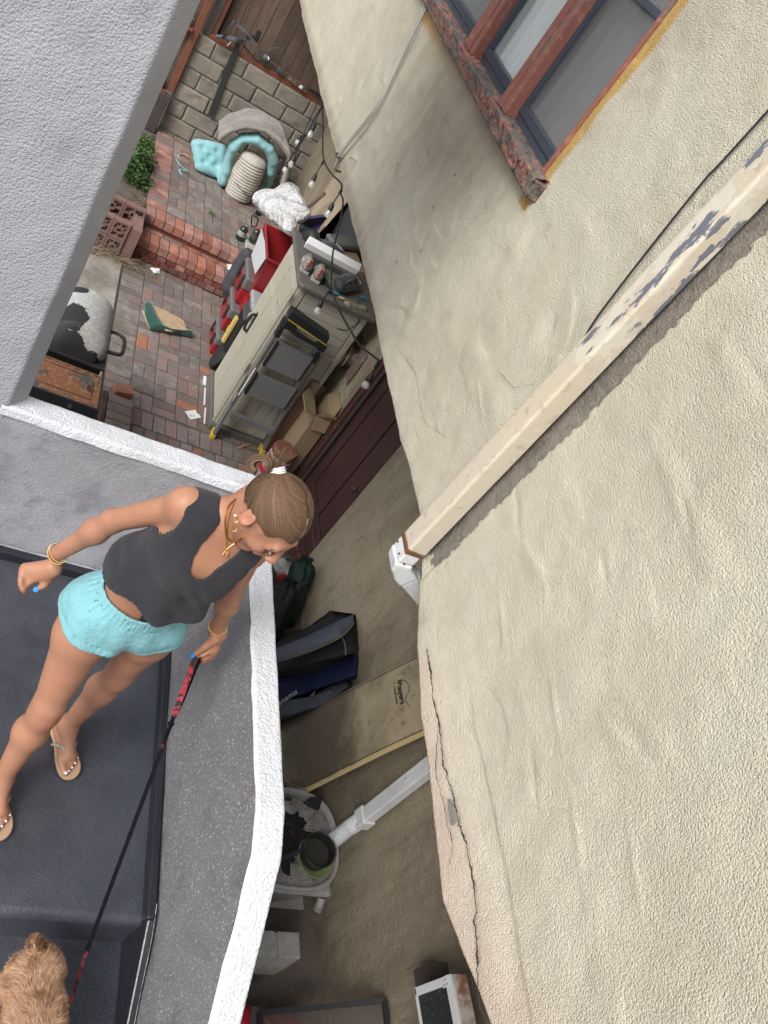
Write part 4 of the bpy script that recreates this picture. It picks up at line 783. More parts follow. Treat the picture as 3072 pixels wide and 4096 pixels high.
# white plastic bag and things round it
wp = SDF((1.75, 7.1, -.95), (2.75, 8.6, -.15), .016)
for a, b_, r1, r2 in (((1.936, 8.050, -0.634), (2.024, 8.100, -0.619), .06, .10), ((2.024, 8.100, -0.619), (2.205, 8.100, -0.508), .11, .15), ((2.205, 8.100, -0.508), (2.268, 7.900, -0.432), .15, .10), ((2.114, 7.900, -0.549), (2.217, 7.600, -0.375), .13, .08), ((2.000, 7.900, -0.585), (2.144, 7.500, -0.457), .08, .08), ((2.144, 7.500, -0.457), (2.183, 7.350, -0.471), .07, .03), ((2.048, 7.800, -0.558), (2.136, 7.350, -0.456), .07, .03), ((2.224, 7.700, -0.400), (2.288, 7.600, -0.335), .06, .03)): wp.cap(a, b_, r1, r2, k=.05)
wp.noise(.045, 6.5, 2); wp.noise(.012, 17, 3)
pbag = mat('white_plastic_film', (.56, .57, .58), rough=.42, bump=[(7, 2.6), (18, 1.8), (45, .6)], bdist=.03); o = wp.mesh('plastic_bag', pbag, relax=1); tag(o, 'crumpled white plastic bag draped over the red bin', 'plastic bag')
hk = thing('carabiner', 'large black carabiner hanging from a strap under the white bag', 'carabiner', (1.956, 8.000, -0.755)); 
def Pn(*a): return Vector(a)
cp_ = [Vector(q) for q in ((1.941, 8.000, -0.785), (1.968, 8.000, -0.852), (1.989, 8.000, -0.888), (2.018, 8.000, -0.891), (2.030, 8.000, -0.869), (2.016, 8.000, -0.794), (1.991, 8.000, -0.779), (1.967, 8.000, -0.778))]
MB().tube(cp_, .008, 7, closed=True).build('frame', blk, hk, smooth=True); MB().tube([cp_[4], cp_[5]], .006, 6).build('gate', stl, hk); b = MB(); b.prism([(1.959, 8.000, -0.761), (1.957, 8.000, -0.718), (2.017, 7.950, -0.706), (2.007, 8.000, -0.763)], (0, .02, 0)); b.build('strap', blkr, hk)
pu = SDF(tuple(Vector((2.500, 7.949, -0.497)) - Vector((.25, .25, .2))), tuple(Vector((2.500, 7.949, -0.497)) + Vector((.25, .25, .2))), .01); c = Vector((2.450, 7.730, -0.440)); pu.cap(c + Vector((-.06, 0, -.05)), c + Vector((.05, 0, .06)), .075, .06, k=.02, flat=(0, 1, 0), fr=1.2); o = pu.mesh('purple_jug', mat('purple_plastic', (.055, .04, .13), rough=.45)); tag(o, 'dark purple plastic container poking out of the white bag', 'container')
def cyl(c, lab, full):
    t = thing('propane_cylinder', lab, 'gas cylinder', c, 'camping propane cylinders on the terrace'); m_ = mat('dark_green_enamel', (.012, .03, .022), rough=.25, coat=.5)
    MB().lathe(c, [(.040, 0), (.047, .01), (.047, .12)], 22).build('lower_body', m_, t, smooth=True); MB().lathe(Vector(c) + Vector((0, 0, .055)), [(.0476, 0), (.0476, .06)], 22, caps=False).build('label', mat('grey_paper_label' if full else 'black_paper_label', (.30, .32, .30) if full else (.06, .06, .06), rough=.6), t, smooth=True)
    MB().lathe(Vector(c) + Vector((0, 0, .12)), [(.047, 0), (.046, .02), (.036, .038), (.014, .046), (.012, .05)], 22).build('shoulder', m_, t, smooth=True); MB().lathe(Vector(c) + Vector((0, 0, .169)), [(.010, 0), (.010, .016), (.006, .02)], 12).build('valve', stl, t)
cyl((2.09, 8.615, UZ), 'dark green propane cylinder with a grey label on the terrace bricks', True); cyl((2.225, 8.60, UZ + .045), 'dark green propane cylinder standing on the pale block', False)
o = MB().box((2.16, 8.46, UZ - .002), (2.34, 8.66, UZ + .045)).build('paver', mat('pale_concrete', (.38, .37, .33), rough=.9, bump=[(80, 1)]), bevel=.01); tag(o, 'small pale concrete paver under the second propane cylinder', 'paver')
# ---- cushion, blanket, drum
tq = mat('turquoise_fabric', (.20, .42, .45), rough=.85, sheen=.3, var=[(5, (.27, .50, .53), .45, .7), (18, (.16, .34, .36), .55, .75)], bump=[(14, 1.2), (200, .3)], bdist=.006)
cu_ = SDF((1.25, 9.2, UZ - .05), (2.6, 10.25, -.45), .0125)
AP = [(2.40, 9.95, -1.33), (2.37, 9.86, -1.12), (2.30, 9.72, -.93), (2.26, 9.68, -.80), (2.14, 9.66, -.69), (1.98, 9.66, -.665), (1.84, 9.66, -.74), (1.79, 9.66, -.88), (1.80, 9.68, -1.02), (1.84, 9.68, -1.16), (1.85, 9.68, -1.30)]
for i in range(len(AP) - 1):
    cu_.cap(AP[i], AP[i + 1], .062 if i not in (1, 6, 8) else .048, .062 if i not in (0, 5, 7) else .05, k=.012, flat=(0, 1, 0), fr=1.9)
qa, qb, qc, qd = [np.array(q) for q in ((1.41, 9.93, -1.15), (1.77, 9.93, -1.03), (1.84, 9.80, -1.33), (1.57, 9.70, -1.33))]; e1 = unit(Vector(qb - qa)); n1 = unit(Vector(np.cross(qb - qa, qd - qa))); e2 = n1.cross(e1)
for u_ in (.14, .38, .62, .86):
    for v_ in (.14, .38, .62, .86): cu_.ell((qa * (1 - u_) + qb * u_) * (1 - v_) + (qd * (1 - u_) + qc * u_) * v_, (.088, .078, .058), (e1, e2, n1), k=.02)
for u_, v_ in ((.5, .5), (.26, .26), (.74, .26), (.26, .74), (.74, .74)):
    for sg in (1, -1): cu_.ell((qa * (1 - u_) + qb * u_) * (1 - v_) + (qd * (1 - u_) + qc * u_) * v_ + np.array(n1) * .062 * sg, (.030, .030, .034), k=.03, op='d')
cu_.noise(.012, 9, 2); ch = thing('chair_cushion', 'turquoise tufted chair cushion folded over the ribbed paper drum', 'cushion', (1.8, 9.65, UZ)); cu_.mesh('pad', tq, ch, relax=2)
for ps in (((1.43, 9.86, UZ + .05), (1.38, 9.93, UZ + .03), (1.33, 9.88, UZ + .01), (1.33, 9.80, UZ + .005)), ((1.43, 9.50, UZ + .05), (1.36, 9.62, UZ + .01), (1.30, 9.75, UZ + .005)), ((1.43, 9.50, UZ + .04), (1.35, 9.52, UZ + .01), (1.38, 9.42, UZ + .005))): MB().tube(smoothpath(ps, 6), [(.009, .003)] * (6 * (len(ps) - 1) + 1), 5).build('tie', tq, ch)
gb_ = mat('grey_blanket', (.20, .185, .165), rough=.95, sheen=.4, var=[(6, (.28, .265, .24), .45, .65), (25, (.13, .115, .10), .5, .7)], bump=[(60, 1), (12, 1.5)], bdist=.008)
BP = np.array([(2.46, -1.02), (2.43, -.85), (2.36, -.66), (2.20, -.55), (2.0, -.51), (1.82, -.57), (1.68, -.72), (1.62, -.86)])
def blank(u, v):
    s = u * (len(BP) - 1); X = np.interp(s, range(len(BP)), BP[:, 0]); Z = np.interp(s, range(len(BP)), BP[:, 1]); Y = 9.52 + .48 * v + .05 * u; P = np.stack([X, Y, Z], -1); n = fbm(P, 6, 3) * .04; P[..., 2] += n - .05 * (1 - v) ** 3 * .3; P[..., 0] += n * .3; return P
o = gridmesh('blanket', blank, 60, 28, gb_); md = o.modifiers.new('thick', 'SOLIDIFY'); md.thickness = .035; tag(o, 'dusty grey blanket laid over the turquoise cushion', 'blanket')
dm = thing('paper_drum', 'dirty white ribbed drum standing on the terrace bricks', 'drum', (2.07, 9.62, UZ)); pr = [(.145, 0)]; 
for i in range(14): pr += [(.150 + .02 * math.sin(i / 13 * 3.1), .012 + i * .034), (.163 + .02 * math.sin(i / 13 * 3.1), .026 + i * .034)]
pr += [(.15, .50), (.11, .535), (.0, .55)]
MB().lathe((2.07, 9.62, UZ), pr, 32, axis=(-.04, .06, 1)).build('ribbed_side', mat('dirty_white_paper', (.42, .40, .36), rough=.85, var=[(8, (.30, .28, .24), .45, .7), (30, (.50, .48, .44), .55, .75)], bump=[(40, .8)]), dm, smooth=True)
w_ = MB().tube([(2.07 + .168 * math.cos(a), 9.62 + .168 * math.sin(a), UZ + .16 + .03 * math.sin(a * 2)) for a in [i * math.pi / 12 for i in range(24)]], .004, 5, closed=True).build('wire', blkr, dm)
# ---- strap and straps on the wall ledge
web = mat('black_webbing', (.03, .031, .036), rough=.7, bump=[(300, 1)], bdist=.001)
def webbing(name, pts, w, wd, m, parent=None, n=7):
    P = smoothpath(pts, n); v = []; f = []; W_ = Vector(wd).normalized() * w / 2
    for i, p in enumerate(P):
        v += [p - W_, p + W_]
        if i: f.append((2 * i - 2, 2 * i - 1, 2 * i + 1, 2 * i))
    o = finish(name, v, f, m, parent); md = o.modifiers.new('thick', 'SOLIDIFY'); md.thickness = .003; md.offset = 0; return o
rs = thing('ratchet_strap', 'black webbing strap hanging over the block wall with its tangled end on the rail', 'strap', (1.55, 10.3, -.17))
webbing('hanging_end', [(1.436, 10.240, -0.007), (1.455, 10.265, -0.119), (1.462, 10.268, -0.335), (1.481, 10.268, -0.564), (1.510, 10.262, -0.919)], .062, (1, 0, .15), web, rs)
webbing('loop', [(1.197, 10.250, -0.099), (1.260, 10.220, -0.064), (1.274, 10.220, 0.028), (1.302, 10.250, 0.118), (1.348, 10.300, 0.115)], .05, (.2, .9, .3), mat('grey_webbing', (.09, .095, .11), rough=.6), rs)
webbing('loop', [(1.219, 10.250, -0.100), (1.321, 10.220, -0.041), (1.408, 10.200, -0.010), (1.493, 10.240, -0.002)], .05, (.3, 0, 1), mat('grey_webbing', (.09, .095, .11), rough=.6), rs)
webbing('loop', [(1.353, 10.300, 0.105), (1.478, 10.280, 0.089), (1.567, 10.280, 0.058), (1.646, 10.280, 0.005), (1.712, 10.300, -0.109)], .035, (1, 0, .6), mat('grey_webbing', (.09, .095, .11), rough=.6), rs)
webbing('loop', [(1.493, 10.250, -0.033), (1.587, 10.270, -0.071), (1.680, 10.280, -0.106), (1.744, 10.300, -0.112)], .02, (1, 0, .6), web, rs)
MB().beam((1.497, 10.300, 0.051), (1.628, 10.300, 0.087), .03, .05).build('ratchet', blk, rs); MB().beam((1.605, 10.300, 0.073), (1.600, 10.300, 0.170), .05, .05).build('ratchet_handle', blk, rs); MB().tube([(1.351, 10.250, -0.133), (1.372, 10.250, -0.071)], .006, 6).build('hook', stl, rs)
hp = thing('headphones', 'black headband and cups tangled on the fence rail', 'headphones', (1.782, 10.330, -0.034))
MB().tube(smoothpath([(1.776, 10.330, -0.082), (1.778, 10.340, 0.033), (1.856, 10.340, 0.117), (1.953, 10.340, 0.109), (2.019, 10.340, 0.030), (2.001, 10.330, -0.067)], 5), [(.012, .004)] * 26, 6).build('band', dgry, hp, smooth=True)
MB().lathe((1.788, 10.300, -0.049), [(.03, 0), (.05, .01), (.05, .03), (.035, .04)], 16, axis=(-.4, -1, .3)).build('cup', blk, hp, smooth=True); MB().lathe((1.798, 10.270, -0.024), [(.012, 0), (.02, .01)], 12, axis=(-.4, -1, .3)).build('badge', stl, hp)
MB().lathe((1.989, 10.300, -0.077), [(.03, 0), (.045, .01), (.045, .025)], 16, axis=(-.3, -.6, .8)).build('cup', blk, hp)
rd = thing('fishing_rod', 'thin brown rod with black grip lying along the fence rail', 'rod', (2.169, 10.300, -0.061))
MB().tube([(1.832, 10.300, -0.044), (2.360, 10.300, -0.086)], .006, 6).build('shaft', mat('brown_rod', (.2, .1, .06), rough=.4), rd); MB().tube([(2.357, 10.300, -0.080), (2.528, 10.300, -0.080)], .017, 8).build('grip', blk, rd)
cl = MB(); kk = random.Random(4)
for i in range(9):
    a = Vector((2.075, 10.280, -0.093)).lerp(Vector((2.295, 10.280, -0.116)), kk.random()); cl.beam(a, a + Vector((kk.uniform(.02, .08), kk.uniform(-.02, .02), kk.uniform(-.01, .02))), .02, .012)
o = cl.build('tool_clutter', mat('clutter_grey', (.16, .15, .14), rough=.5)); tag(o, 'heap of small grey metal tools lying on the fence rail', 'tools')
o = MB().box(Vector((2.271, 10.260, -0.099)) - Vector((.02, .01, .015)), Vector((2.271, 10.260, -0.099)) + Vector((.02, .015, .02)), bev=.004).build('chalk_block', wht); tag(o, 'small white block on the fence rail near the house corner', 'block')
# bottles
bo = thing('soda_bottle', 'green glass soda bottle with a red label on the upper shelf of the screen', 'bottle', (.88, 10.24, -.163)); bgm = mat('green_glass', (.02, .07, .045), rough=.1, coat=.8)
MB().lathe((.88, 10.24, -.165), [(.026, 0), (.030, .01), (.028, .05), (.031, .10), (.030, .13), (.02, .17), (.0125, .21), (.012, .235), (.014, .24)], 18).build('glass', bgm, bo, smooth=True)
MB().lathe((.88, 10.24, -.08), [(.0318, 0), (.0318, .042)], 18, caps=False).build('label', mat('red_label', (.5, .02, .02), rough=.4), bo); text('lettering', 'Coca-Cola', .017, (.853, 10.2065, -.065), (1, 0, 0), (0, 0, 1), inkw, bo, shear=.3); MB().lathe((.88, 10.24, .075), [(.014, 0), (.014, .008)], 12).build('cap', stl, bo)
bo = thing('swing_top_bottle', 'small black swing top bottle on the lower shelf of the screen', 'bottle', (.885, 10.24, -.90)); MB().lathe((.885, 10.24, -.898), [(.04, 0), (.045, .01), (.045, .07), (.03, .10), (.013, .12), (.013, .15)], 18).build('glass', blk, bo, smooth=True); MB().lathe((.885, 10.24, -.748), [(.013, 0), (.015, .01), (.01, .018)], 12).build('stopper', wht, bo)
MB().tube(smoothpath([(.87, 10.23, -.765), (.86, 10.22, -.72), (.88, 10.22, -.68), (.90, 10.22, -.70), (.90, 10.23, -.76)], 4), .002, 4).build('wire_bail', stl, bo)
# ---- leaning board and stick near the wall
ply = mat('pale_plywood', (.45, .37, .27), rough=.8, var=[(12, (.36, .29, .21), .45, .7, (1, 6, .5)), (50, (.25, .2, .15), .62, .72)], bump=[(60, .6)])
lbd = thing('plywood_board', 'pale plywood board leaning on the lower house wall', 'board', (2.6, 8, UZ)); b = MB(); b.prism([(2.42, 7.95, UZ), (2.70, 8.95, UZ), (2.775, 9.0, -.1), (2.775, 8.75, .12), (2.66, 7.80, .10), (2.45, 7.45, -.3)], (.014, -.004, 0)); b.build('sheet', ply, lbd); 
o = MB().tube([(2.450, 8.196, -0.500), (2.520, 8.187, -0.288)], .02, 8).build('wooden_stake', mat('grey_stake', (.16, .12, .10), rough=.8)); tag(o, 'short grey wooden stake leaning against the plywood board', 'stake')
o = MB().box((2.60, 6.75, GZ), (2.765, 7.6, .06)).build('slate_board', mat('slate_panel', (.05, .055, .06), rough=.6), bevel=.006); tag(o, 'dark slate coloured panel standing behind the shed', 'panel')
# ---- shrub, twigs, weeds
lf1 = mat('shrub_leaf', (.045, .105, .025), rough=.5, rnd=0, var=[(9, (.09, .16, .04), .45, .7), (30, (.03, .07, .02), .5, .7)])
def leaves(name, pts, size, m, parent, seed, up=.3):
    k = np.random.default_rng(seed); n = len(pts); P = np.asarray(pts); d = k.normal(size=(n, 3)); d[:, 2] = np.abs(d[:, 2]) * up + .1; d /= np.linalg.norm(d, axis=1)[:, None]
    s = np.cross(d, k.normal(size=(n, 3))); s /= np.linalg.norm(s, axis=1)[:, None]; L = size * k.uniform(.5, 1.2, n)[:, None]; nn = np.cross(d, s)
    V = np.stack([P, P + d * L * .5 + s * L * .22 + nn * L * .06, P + d * L, P + d * L * .5 - s * L * .22 + nn * L * .06], 1).reshape(-1, 3); F = np.arange(4 * n).reshape(-1, 4); return finish(name, V, F, m, parent)
shb = thing('shrub', 'low leafy green shrub filling the planting bed beside the bricks', 'shrub', (.85, 9.0, UZ - .03)); k_ = np.random.default_rng(5); pts = []
for (x, y, z, r, n) in ((.88, 8.75, UZ + .05, .15, 900), (.80, 9.0, UZ + .12, .17, 1100), (.92, 9.15, UZ + .04, .13, 700), (.82, 9.35, UZ + .10, .16, 900), (.90, 9.6, UZ + .03, .11, 420), (.72, 8.8, UZ + .12, .15, 600), (.86, 9.85, UZ - .0, .07, 150)):
    q = k_.normal(size=(n, 3)); q /= np.linalg.norm(q, axis=1)[:, None]; q *= k_.uniform(.45, 1.0, (n, 1)) * r * (1 + .35 * np.sin(q[:, :1] * 7 + q[:, 1:2] * 5)); q[:, 2] *= .75; pts.append(q + (x, y, z))
leaves('foliage', np.concatenate(pts), .05, lf1, shb, 6); sb = MB(); kk = random.Random(8)
for i in range(40):
    a = Vector((kk.uniform(.75, .95), kk.uniform(8.7, 9.6), UZ - .03)); sb.tube([a, a + Vector((kk.uniform(-.05, .05), kk.uniform(-.05, .05), .09)), a + Vector((kk.uniform(-.1, .1), kk.uniform(-.1, .1), .18))], [.004, .003, .0015], 4)
o = sb.build('stems', mat('green_stem', (.08, .09, .04)), shb); o['kind'] = 'stuff'
wd_ = thing('weed', 'small green weed growing between the terrace bricks', 'weed', (1.76, 8.86, UZ)); q = k_.normal(size=(60, 3)) * .018; q[:, 2] = np.abs(q[:, 2]) * .6; leaves('leaves', q + (1.76, 8.86, UZ), .03, mat('weed_leaf', (.10, .20, .05), rough=.5), wd_, 9)
tw = MB(); kk = random.Random(12)
def twig(c, L, m=None):
    a = Vector(c); d = Vector((kk.uniform(-1, 1), kk.uniform(-1, 1), kk.uniform(.0, .35))).normalized() * L; b_ = Vector((kk.uniform(-1, 1), kk.uniform(-1, 1), .2)) * L * .25; tw.tube([a, a + d * .5 + b_, a + d], [.002, .0016, .001], 3)
for i in range(260): twig((kk.uniform(.62, 1.06), kk.uniform(7.62, 7.84), GZ + kk.uniform(0, .05)), kk.uniform(.05, .22))
for i in range(130): twig((kk.uniform(1.0, 1.35), kk.uniform(7.65, 7.93), GZ + .004), kk.uniform(.02, .09))
for i in range(80): twig((kk.uniform(.85, 1.03), kk.uniform(8.2, 8.55), UZ - .02), kk.uniform(.04, .14))
for i in range(110): twig((kk.uniform(1.95, 2.3), kk.uniform(7.5, 7.94), GZ + .004), kk.uniform(.01, .05))
o = tw.build('dry_twigs', mat('dry_twig', (.24, .185, .13), rough=.9)); tag(o, 'tangle of dry twigs and leaf litter round the breeze blocks', 'twigs', kind='stuff')
lt = []; kq = np.random.default_rng(3)
for (x0, x1, y0, y1, n) in ((1.0, 1.4, 7.6, 7.95, 500), (1.3, 2.2, 7.85, 7.96, 500), (1.9, 2.3, 7.2, 7.9, 700), (1.78, 1.93, 5.8, 7.2, 400), (1.1, 1.9, 5.4, 7.9, 350), (1.05, 2.3, 8.43, 10.2, 300), (.6, 1.0, 7.4, 7.7, 300)):
    z = UZ if y0 > 8.2 else GZ; lt.append(np.stack([kq.uniform(x0, x1, n), kq.uniform(y0, y1, n), np.full(n, z + .004)], -1))
o = leaves('leaf_litter', np.concatenate(lt), .012, mat('litter', (.19, .15, .11), rough=.95, var=[(50, (.32, .27, .2), .5, .6)]), None, 31, up=.05); tag(o, 'scattered crumbs of dry leaf litter on the brick paving', 'litter', kind='stuff')
# ---- papers and rags
def sheet(name, corners, m, lab, cat_, amp=.006, sc=12, n=10, thick=.0015, parent=None):
    A_, B_, C_, D_ = [np.array(q) for q in corners]
    def f(u, v):
        P = (A_ * (1 - u[..., None]) + B_ * u[..., None]) * (1 - v[..., None]) + (D_ * (1 - u[..., None]) + C_ * u[..., None]) * v[..., None]; P[..., 2] += np.abs(fbm(P, sc, 2)) * amp + .002; return P
    o = gridmesh(name, f, n, n, m, parent); md = o.modifiers.new('thick', 'SOLIDIFY'); md.thickness = thick
    if lab: tag(o, lab, cat_)
    return o
ppr = mat('white_paper', (.74, .75, .74), rough=.8)
pc_ = thing('price_card', 'white printed card with a torn corner on the paving near the shed', 'card', (1.8, 5.84, GZ)); b = MB(); b.prism([(1.725, 5.827, -1.744), (1.825, 5.902, -1.744), (1.839, 5.863, -1.744), (1.858, 5.860, -1.744), (1.879, 5.826, -1.744), (1.782, 5.745, -1.744)], (0, 0, .002)); b.build('sheet', ppr, pc_)
text('lettering', '0-3', .035, (1.775, 5.785, GZ + .0085), (.95, .3, 0), (-.3, .95, 0), inkb, pc_)
ts = SDF((1.24, 7.74, GZ - .02), (1.42, 7.96, GZ + .08), .005); ts.ell((1.33, 7.85, GZ + .015), (.055, .05, .022), k=.01).noise(.03, 22, 3); o = ts.mesh('tissue', ppr); tag(o, 'crumpled white tissue on the lower paving below the steps', 'tissue')
sheet('white_rag', ((1.995, 8.183, -1.500), (2.168, 8.318, -1.480), (2.090, 8.077, -1.500), (2.015, 8.118, -1.520)), wht, 'white plastic scrap on the lower step beside the organizer cases', 'plastic scrap', amp=.05, sc=14, n=16)
for i, (q0, q1, lb_) in enumerate((((1.903, 6.44), (1.899, 6.31), 'short white trim offcut at the far foot of the shed'), ((1.91, 6.27), (1.905, 6.02), 'middle white trim offcut lying along the shed base'), ((1.918, 5.98), (1.912, 5.76), 'long white trim offcut nearest the ladder foot'))):
    o = MB().beam((*q0, GZ + .006), (*q1, GZ + .006), .03 if i == 0 else .012, .012).build('trim_offcut', wht); tag(o, lb_, 'trim', 'white trim offcuts beside the shed')
for i, (p0, p1, lb_) in enumerate((((1.71, 6.30), (1.745, 6.345), 'short pale splinter on the bricks farther from the shed'), ((1.79, 6.19), (1.83, 6.26), 'pale splinter on the bricks close to the shed'))):
    o = MB().beam((*p0, GZ + .004), (*p1, GZ + .004), .006, .004).build('splinter', ply); tag(o, lb_, 'splinter')
# carpet offcut
cg = mat('dark_green_felt', (.008, .055, .040), rough=.95, sheen=.4, bump=[(200, 1)], bdist=.002); cbk = mat('tan_carpet_back', (.42, .31, .19), rough=.95, var=[(20, (.34, .25, .16), .5, .7)], bump=[(160, 1)], bdist=.002)
cr = thing('carpet_offcut', 'curled carpet offcut with dark green face and tan back on the paving', 'carpet', (1.5, 7.05, GZ)); 
sheet('tan_side', ((1.239, 7.052, -1.742), (1.474, 7.158, -1.700), (1.690, 7.010, -1.700), (1.330, 6.810, -1.742)), cbk, None, None, amp=.012, n=12, thick=.004, parent=cr)
b = MB(); b.prism([(1.324, 7.151, -1.700), (1.481, 7.156, -1.700), (1.587, 7.134, -1.700), (1.637, 7.123, -1.700), (1.683, 7.005, -1.700), (1.712, 6.991, -1.700), (1.558, 6.867, -1.700), (1.479, 6.827, -1.700), (1.397, 6.950, -1.700)], (0, 0, .006)); b.build('tan_flap', cbk, cr, bevel=.002)
def roll(u, v):
    q0 = np.array([(1.242, 7.113, -1.700), (1.266, 6.972, -1.720), (1.337, 6.800, -1.735), (1.518, 6.873, -1.735), (1.747, 6.955, -1.735)]); q1 = np.array([(1.323, 7.156, -1.700), (1.393, 7.016, -1.700), (1.450, 6.895, -1.690), (1.554, 6.860, -1.690), (1.721, 7.011, -1.700)])
    su = u * 4; i = np.clip(su.astype(int), 0, 3); f_ = (su - i)[..., None]; f_ = f_ * f_ * (3 - 2 * f_) * .4 + f_ * .6; s0 = q0[i] * (1 - f_) + q0[i + 1] * f_; s1 = q1[i] * (1 - f_) + q1[i + 1] * f_
    P = s0 * (1 - v[..., None]) + s1 * v[..., None]; P[..., 2] += .035 * np.sin(v * math.pi) ** .7; return P
o = gridmesh('green_roll', roll, 30, 14, cg, cr); md = o.modifiers.new('t', 'SOLIDIFY'); md.thickness = .006
# ---- grill
gr = thing('barbecue_grill', 'old gas grill with a blistered white and black lid and rusty side shelf', 'grill', (.62, 4.9, GZ))
glm = mat('blistered_grill_lid', (.34, .34, .33), rough=.6, var=[(5, (.38, .37, .36), .5, .7), (60, (.56, .56, .56), .5, .7)], bump=[(60, .8)], bdist=.003, metal=.0)
rust = mat('rusty_plate', (.20, .085, .04), rough=.85, var=[(6, (.07, .065, .06), .50, .58), (30, (.33, .16, .08), .52, .66), (80, (.42, .24, .12), .62, .7)], bump=[(80, 1)], bdist=.004)
LB = -.98   # lid base height
def lid(u, v):
    # u: front-right to rear; half-barrel lid section, v: along its length (y)
    a = u * math.pi; Y = 4.92 + .60 * v; e_ = np.clip(np.minimum(v, 1 - v) * 7, 0, 1) ** .5; X = .60 + .20 * np.cos(a) * (.55 + .45 * e_); Z = LB + .24 * np.sin(a) ** .62 * (.02 + .98 * e_) + .03
    return np.stack([X, Y, Z], -1)
ldm = gridmesh('lid', lid, 50, 60, glm, gr)
def lidp(P):
    # burnt bare patch with a ragged edge towards the near rear side
    f_ = bandf(P[:, 1], 5.08, .20) * np.clip((.66 - P[:, 0]) / .12, 0, 1) * 1.2 + bandf(P[:, 1], 5.40, .07) * np.clip((.62 - P[:, 0]) / .1, 0, 1) * 1.1 + (P[:, 2] < LB + .06) * (P[:, 1] < 5.2) * .9 + bandf(P[:, 1], 4.93, .04) * .6
    return f_, 0 * f_, 0 * f_
tints(glm, [((.018, .018, .02), .42, .45, 16, None)]); paint(ldm, lidp)
MB().box((.39, 4.95, LB - .16), (.81, 5.50, LB + .03)).build('firebox', blk, gr, bevel=.03); MB().box((.37, 4.91, LB + .01), (.82, 5.53, LB + .035)).build('rim', blk, gr, bevel=.006)
MB().tube(smoothpath([(.78, 5.26, LB + .11), (.85, 5.26, LB + .12), (.90, 5.22, LB + .12), (.905, 5.10, LB + .11), (.88, 5.05, LB + .10), (.78, 5.05, LB + .09)], 6), .014, 10).build('lid_handle', blk, gr, smooth=True)
sp = MB(); sp.box((.34, 4.54, LB - .03), (.825, 4.89, LB - .012)); sp = sp.build('side_shelf', rust, gr, bevel=.003)
rr = [(.40, 4.60), (.77, 4.60), (.775, 4.80), (.72, 4.83), (.40, 4.83)]; MB().tube([(x, y, LB - .010) for x, y in rr], .003, 4, closed=True).build('shelf_seam', blk, sp)
for i in range(6): MB().box((.735, 4.68 + i * .012, LB - .012), (.765, 4.685 + i * .012, LB - .009)).build('vent_slot', blk, sp)
for i in range(7): MB().box((.37 + i * .065, 4.865, LB - .012), (.41 + i * .065, 4.871, LB - .009)).build('slot', blk, sp)
MB().box((.335, 4.525, LB - .11), (.83, 4.54, LB - .010)).build('shelf_apron', blk, gr, bevel=.004); MB().box((.826, 4.54, LB - .07), (.834, 4.89, LB - .012)).build('shelf_end', blk, gr)
MB().tube([(.66, 4.515, LB - .06), (.66, 4.525, LB - .06)], .014, 10).build('knob', stl, gr)
for (x, y) in ((.42, 4.96), (.78, 4.96), (.42, 5.46), (.78, 5.46)): MB().box((x - .02, y - .02, GZ), (x + .02, y + .02, LB - .14)).build('leg', blk, gr)
MB().box((.40, 4.80, GZ + .12), (.80, 5.46, GZ + .15)).build('bottom_shelf', blk, gr); MB().box((.45, 4.60, GZ + .02), (.49, 4.64, LB - .1)).box((.60, 4.60, GZ), (.72, 4.8, GZ + .5)).build('cart_panel', blk, gr)
# ---- spatula, bucket, boxes
o = MB().beam((2.230, 5.593, -1.742), (2.380, 5.738, -1.742), .022, .010).box(Vector((2.422, 5.778, -1.742)) - Vector((.035, .03, .004)), Vector((2.422, 5.778, -1.742)) + Vector((.04, .03, .004)), rot=(0, 0, .35)).build('wooden_spatula', mat('spatula_wood', (.30, .19, .11), rough=.7), bevel=.003); tag(o, 'wooden spatula lying on the bricks behind the ladder foot', 'spatula')
bk = thing('protein_tub', 'grey plastic tub with brown screw lid and red print behind the woman', 'tub', (2.53, 5.47, GZ)); bc = Vector((2.515, 5.36, GZ))
gtub = mat('grey_tub', (.42, .42, .43), rough=.4); MB().lathe(bc, [(.10, 0), (.112, .02), (.115, .28), (.105, .31)], 30).build('jar', gtub, bk, smooth=True)
MB().lathe(bc + Vector((0, 0, .265)), [(.1165, 0), (.1165, .018)], 30, caps=False).lathe(bc + Vector((0, 0, .08)), [(.1155, 0), (.1162, .06)], 30, caps=False).build('red_band', inkr, bk, smooth=True)
brn = mat('brown_lid', (.20, .085, .055), rough=.4, coat=.2); MB().lathe(bc + Vector((0, 0, .31)), [(.108, 0), (.112, .008), (.112, .055), (.104, .066), (.100, .067), (.03, .062), (.012, .062), (.010, .067), (0, .067)], 34).build('lid', brn, bk, smooth=True)
for i in range(40):
    a = i * math.pi / 20; p0 = bc + Vector((.1122 * math.cos(a), .1122 * math.sin(a), .32)); MB().box(p0 - Vector((.002, .002, 0)), p0 + Vector((.002, .002, .03))).build('ridge', brn, bk) if i % 2 == 0 else None
dv = MB(); dc = bc + Vector((-.085, -.082, .20)); dx, dz_ = Vector((.69, -.72, 0)).normalized(), Vector((0, 0, 1))
for a_, b_ in (((0, .04), (.03, 0)), ((.03, 0), (0, -.04)), ((0, -.04), (-.03, 0)), ((-.03, 0), (0, .04))): dv.beam(dc + dx * a_[0] + dz_ * a_[1], dc + dx * b_[0] + dz_ * b_[1], .004, .004)
dv.build('hazard_diamond', inkb, bk)
lbx = thing('long_carton', 'tall upright brown carton with GOAL ZERO print beside the door', 'carton', (2.6, 5.4, GZ))
openbox('box', 2.585, 2.735, 5.42, 5.90, GZ, -.98, .005, card_, lbx, 0)
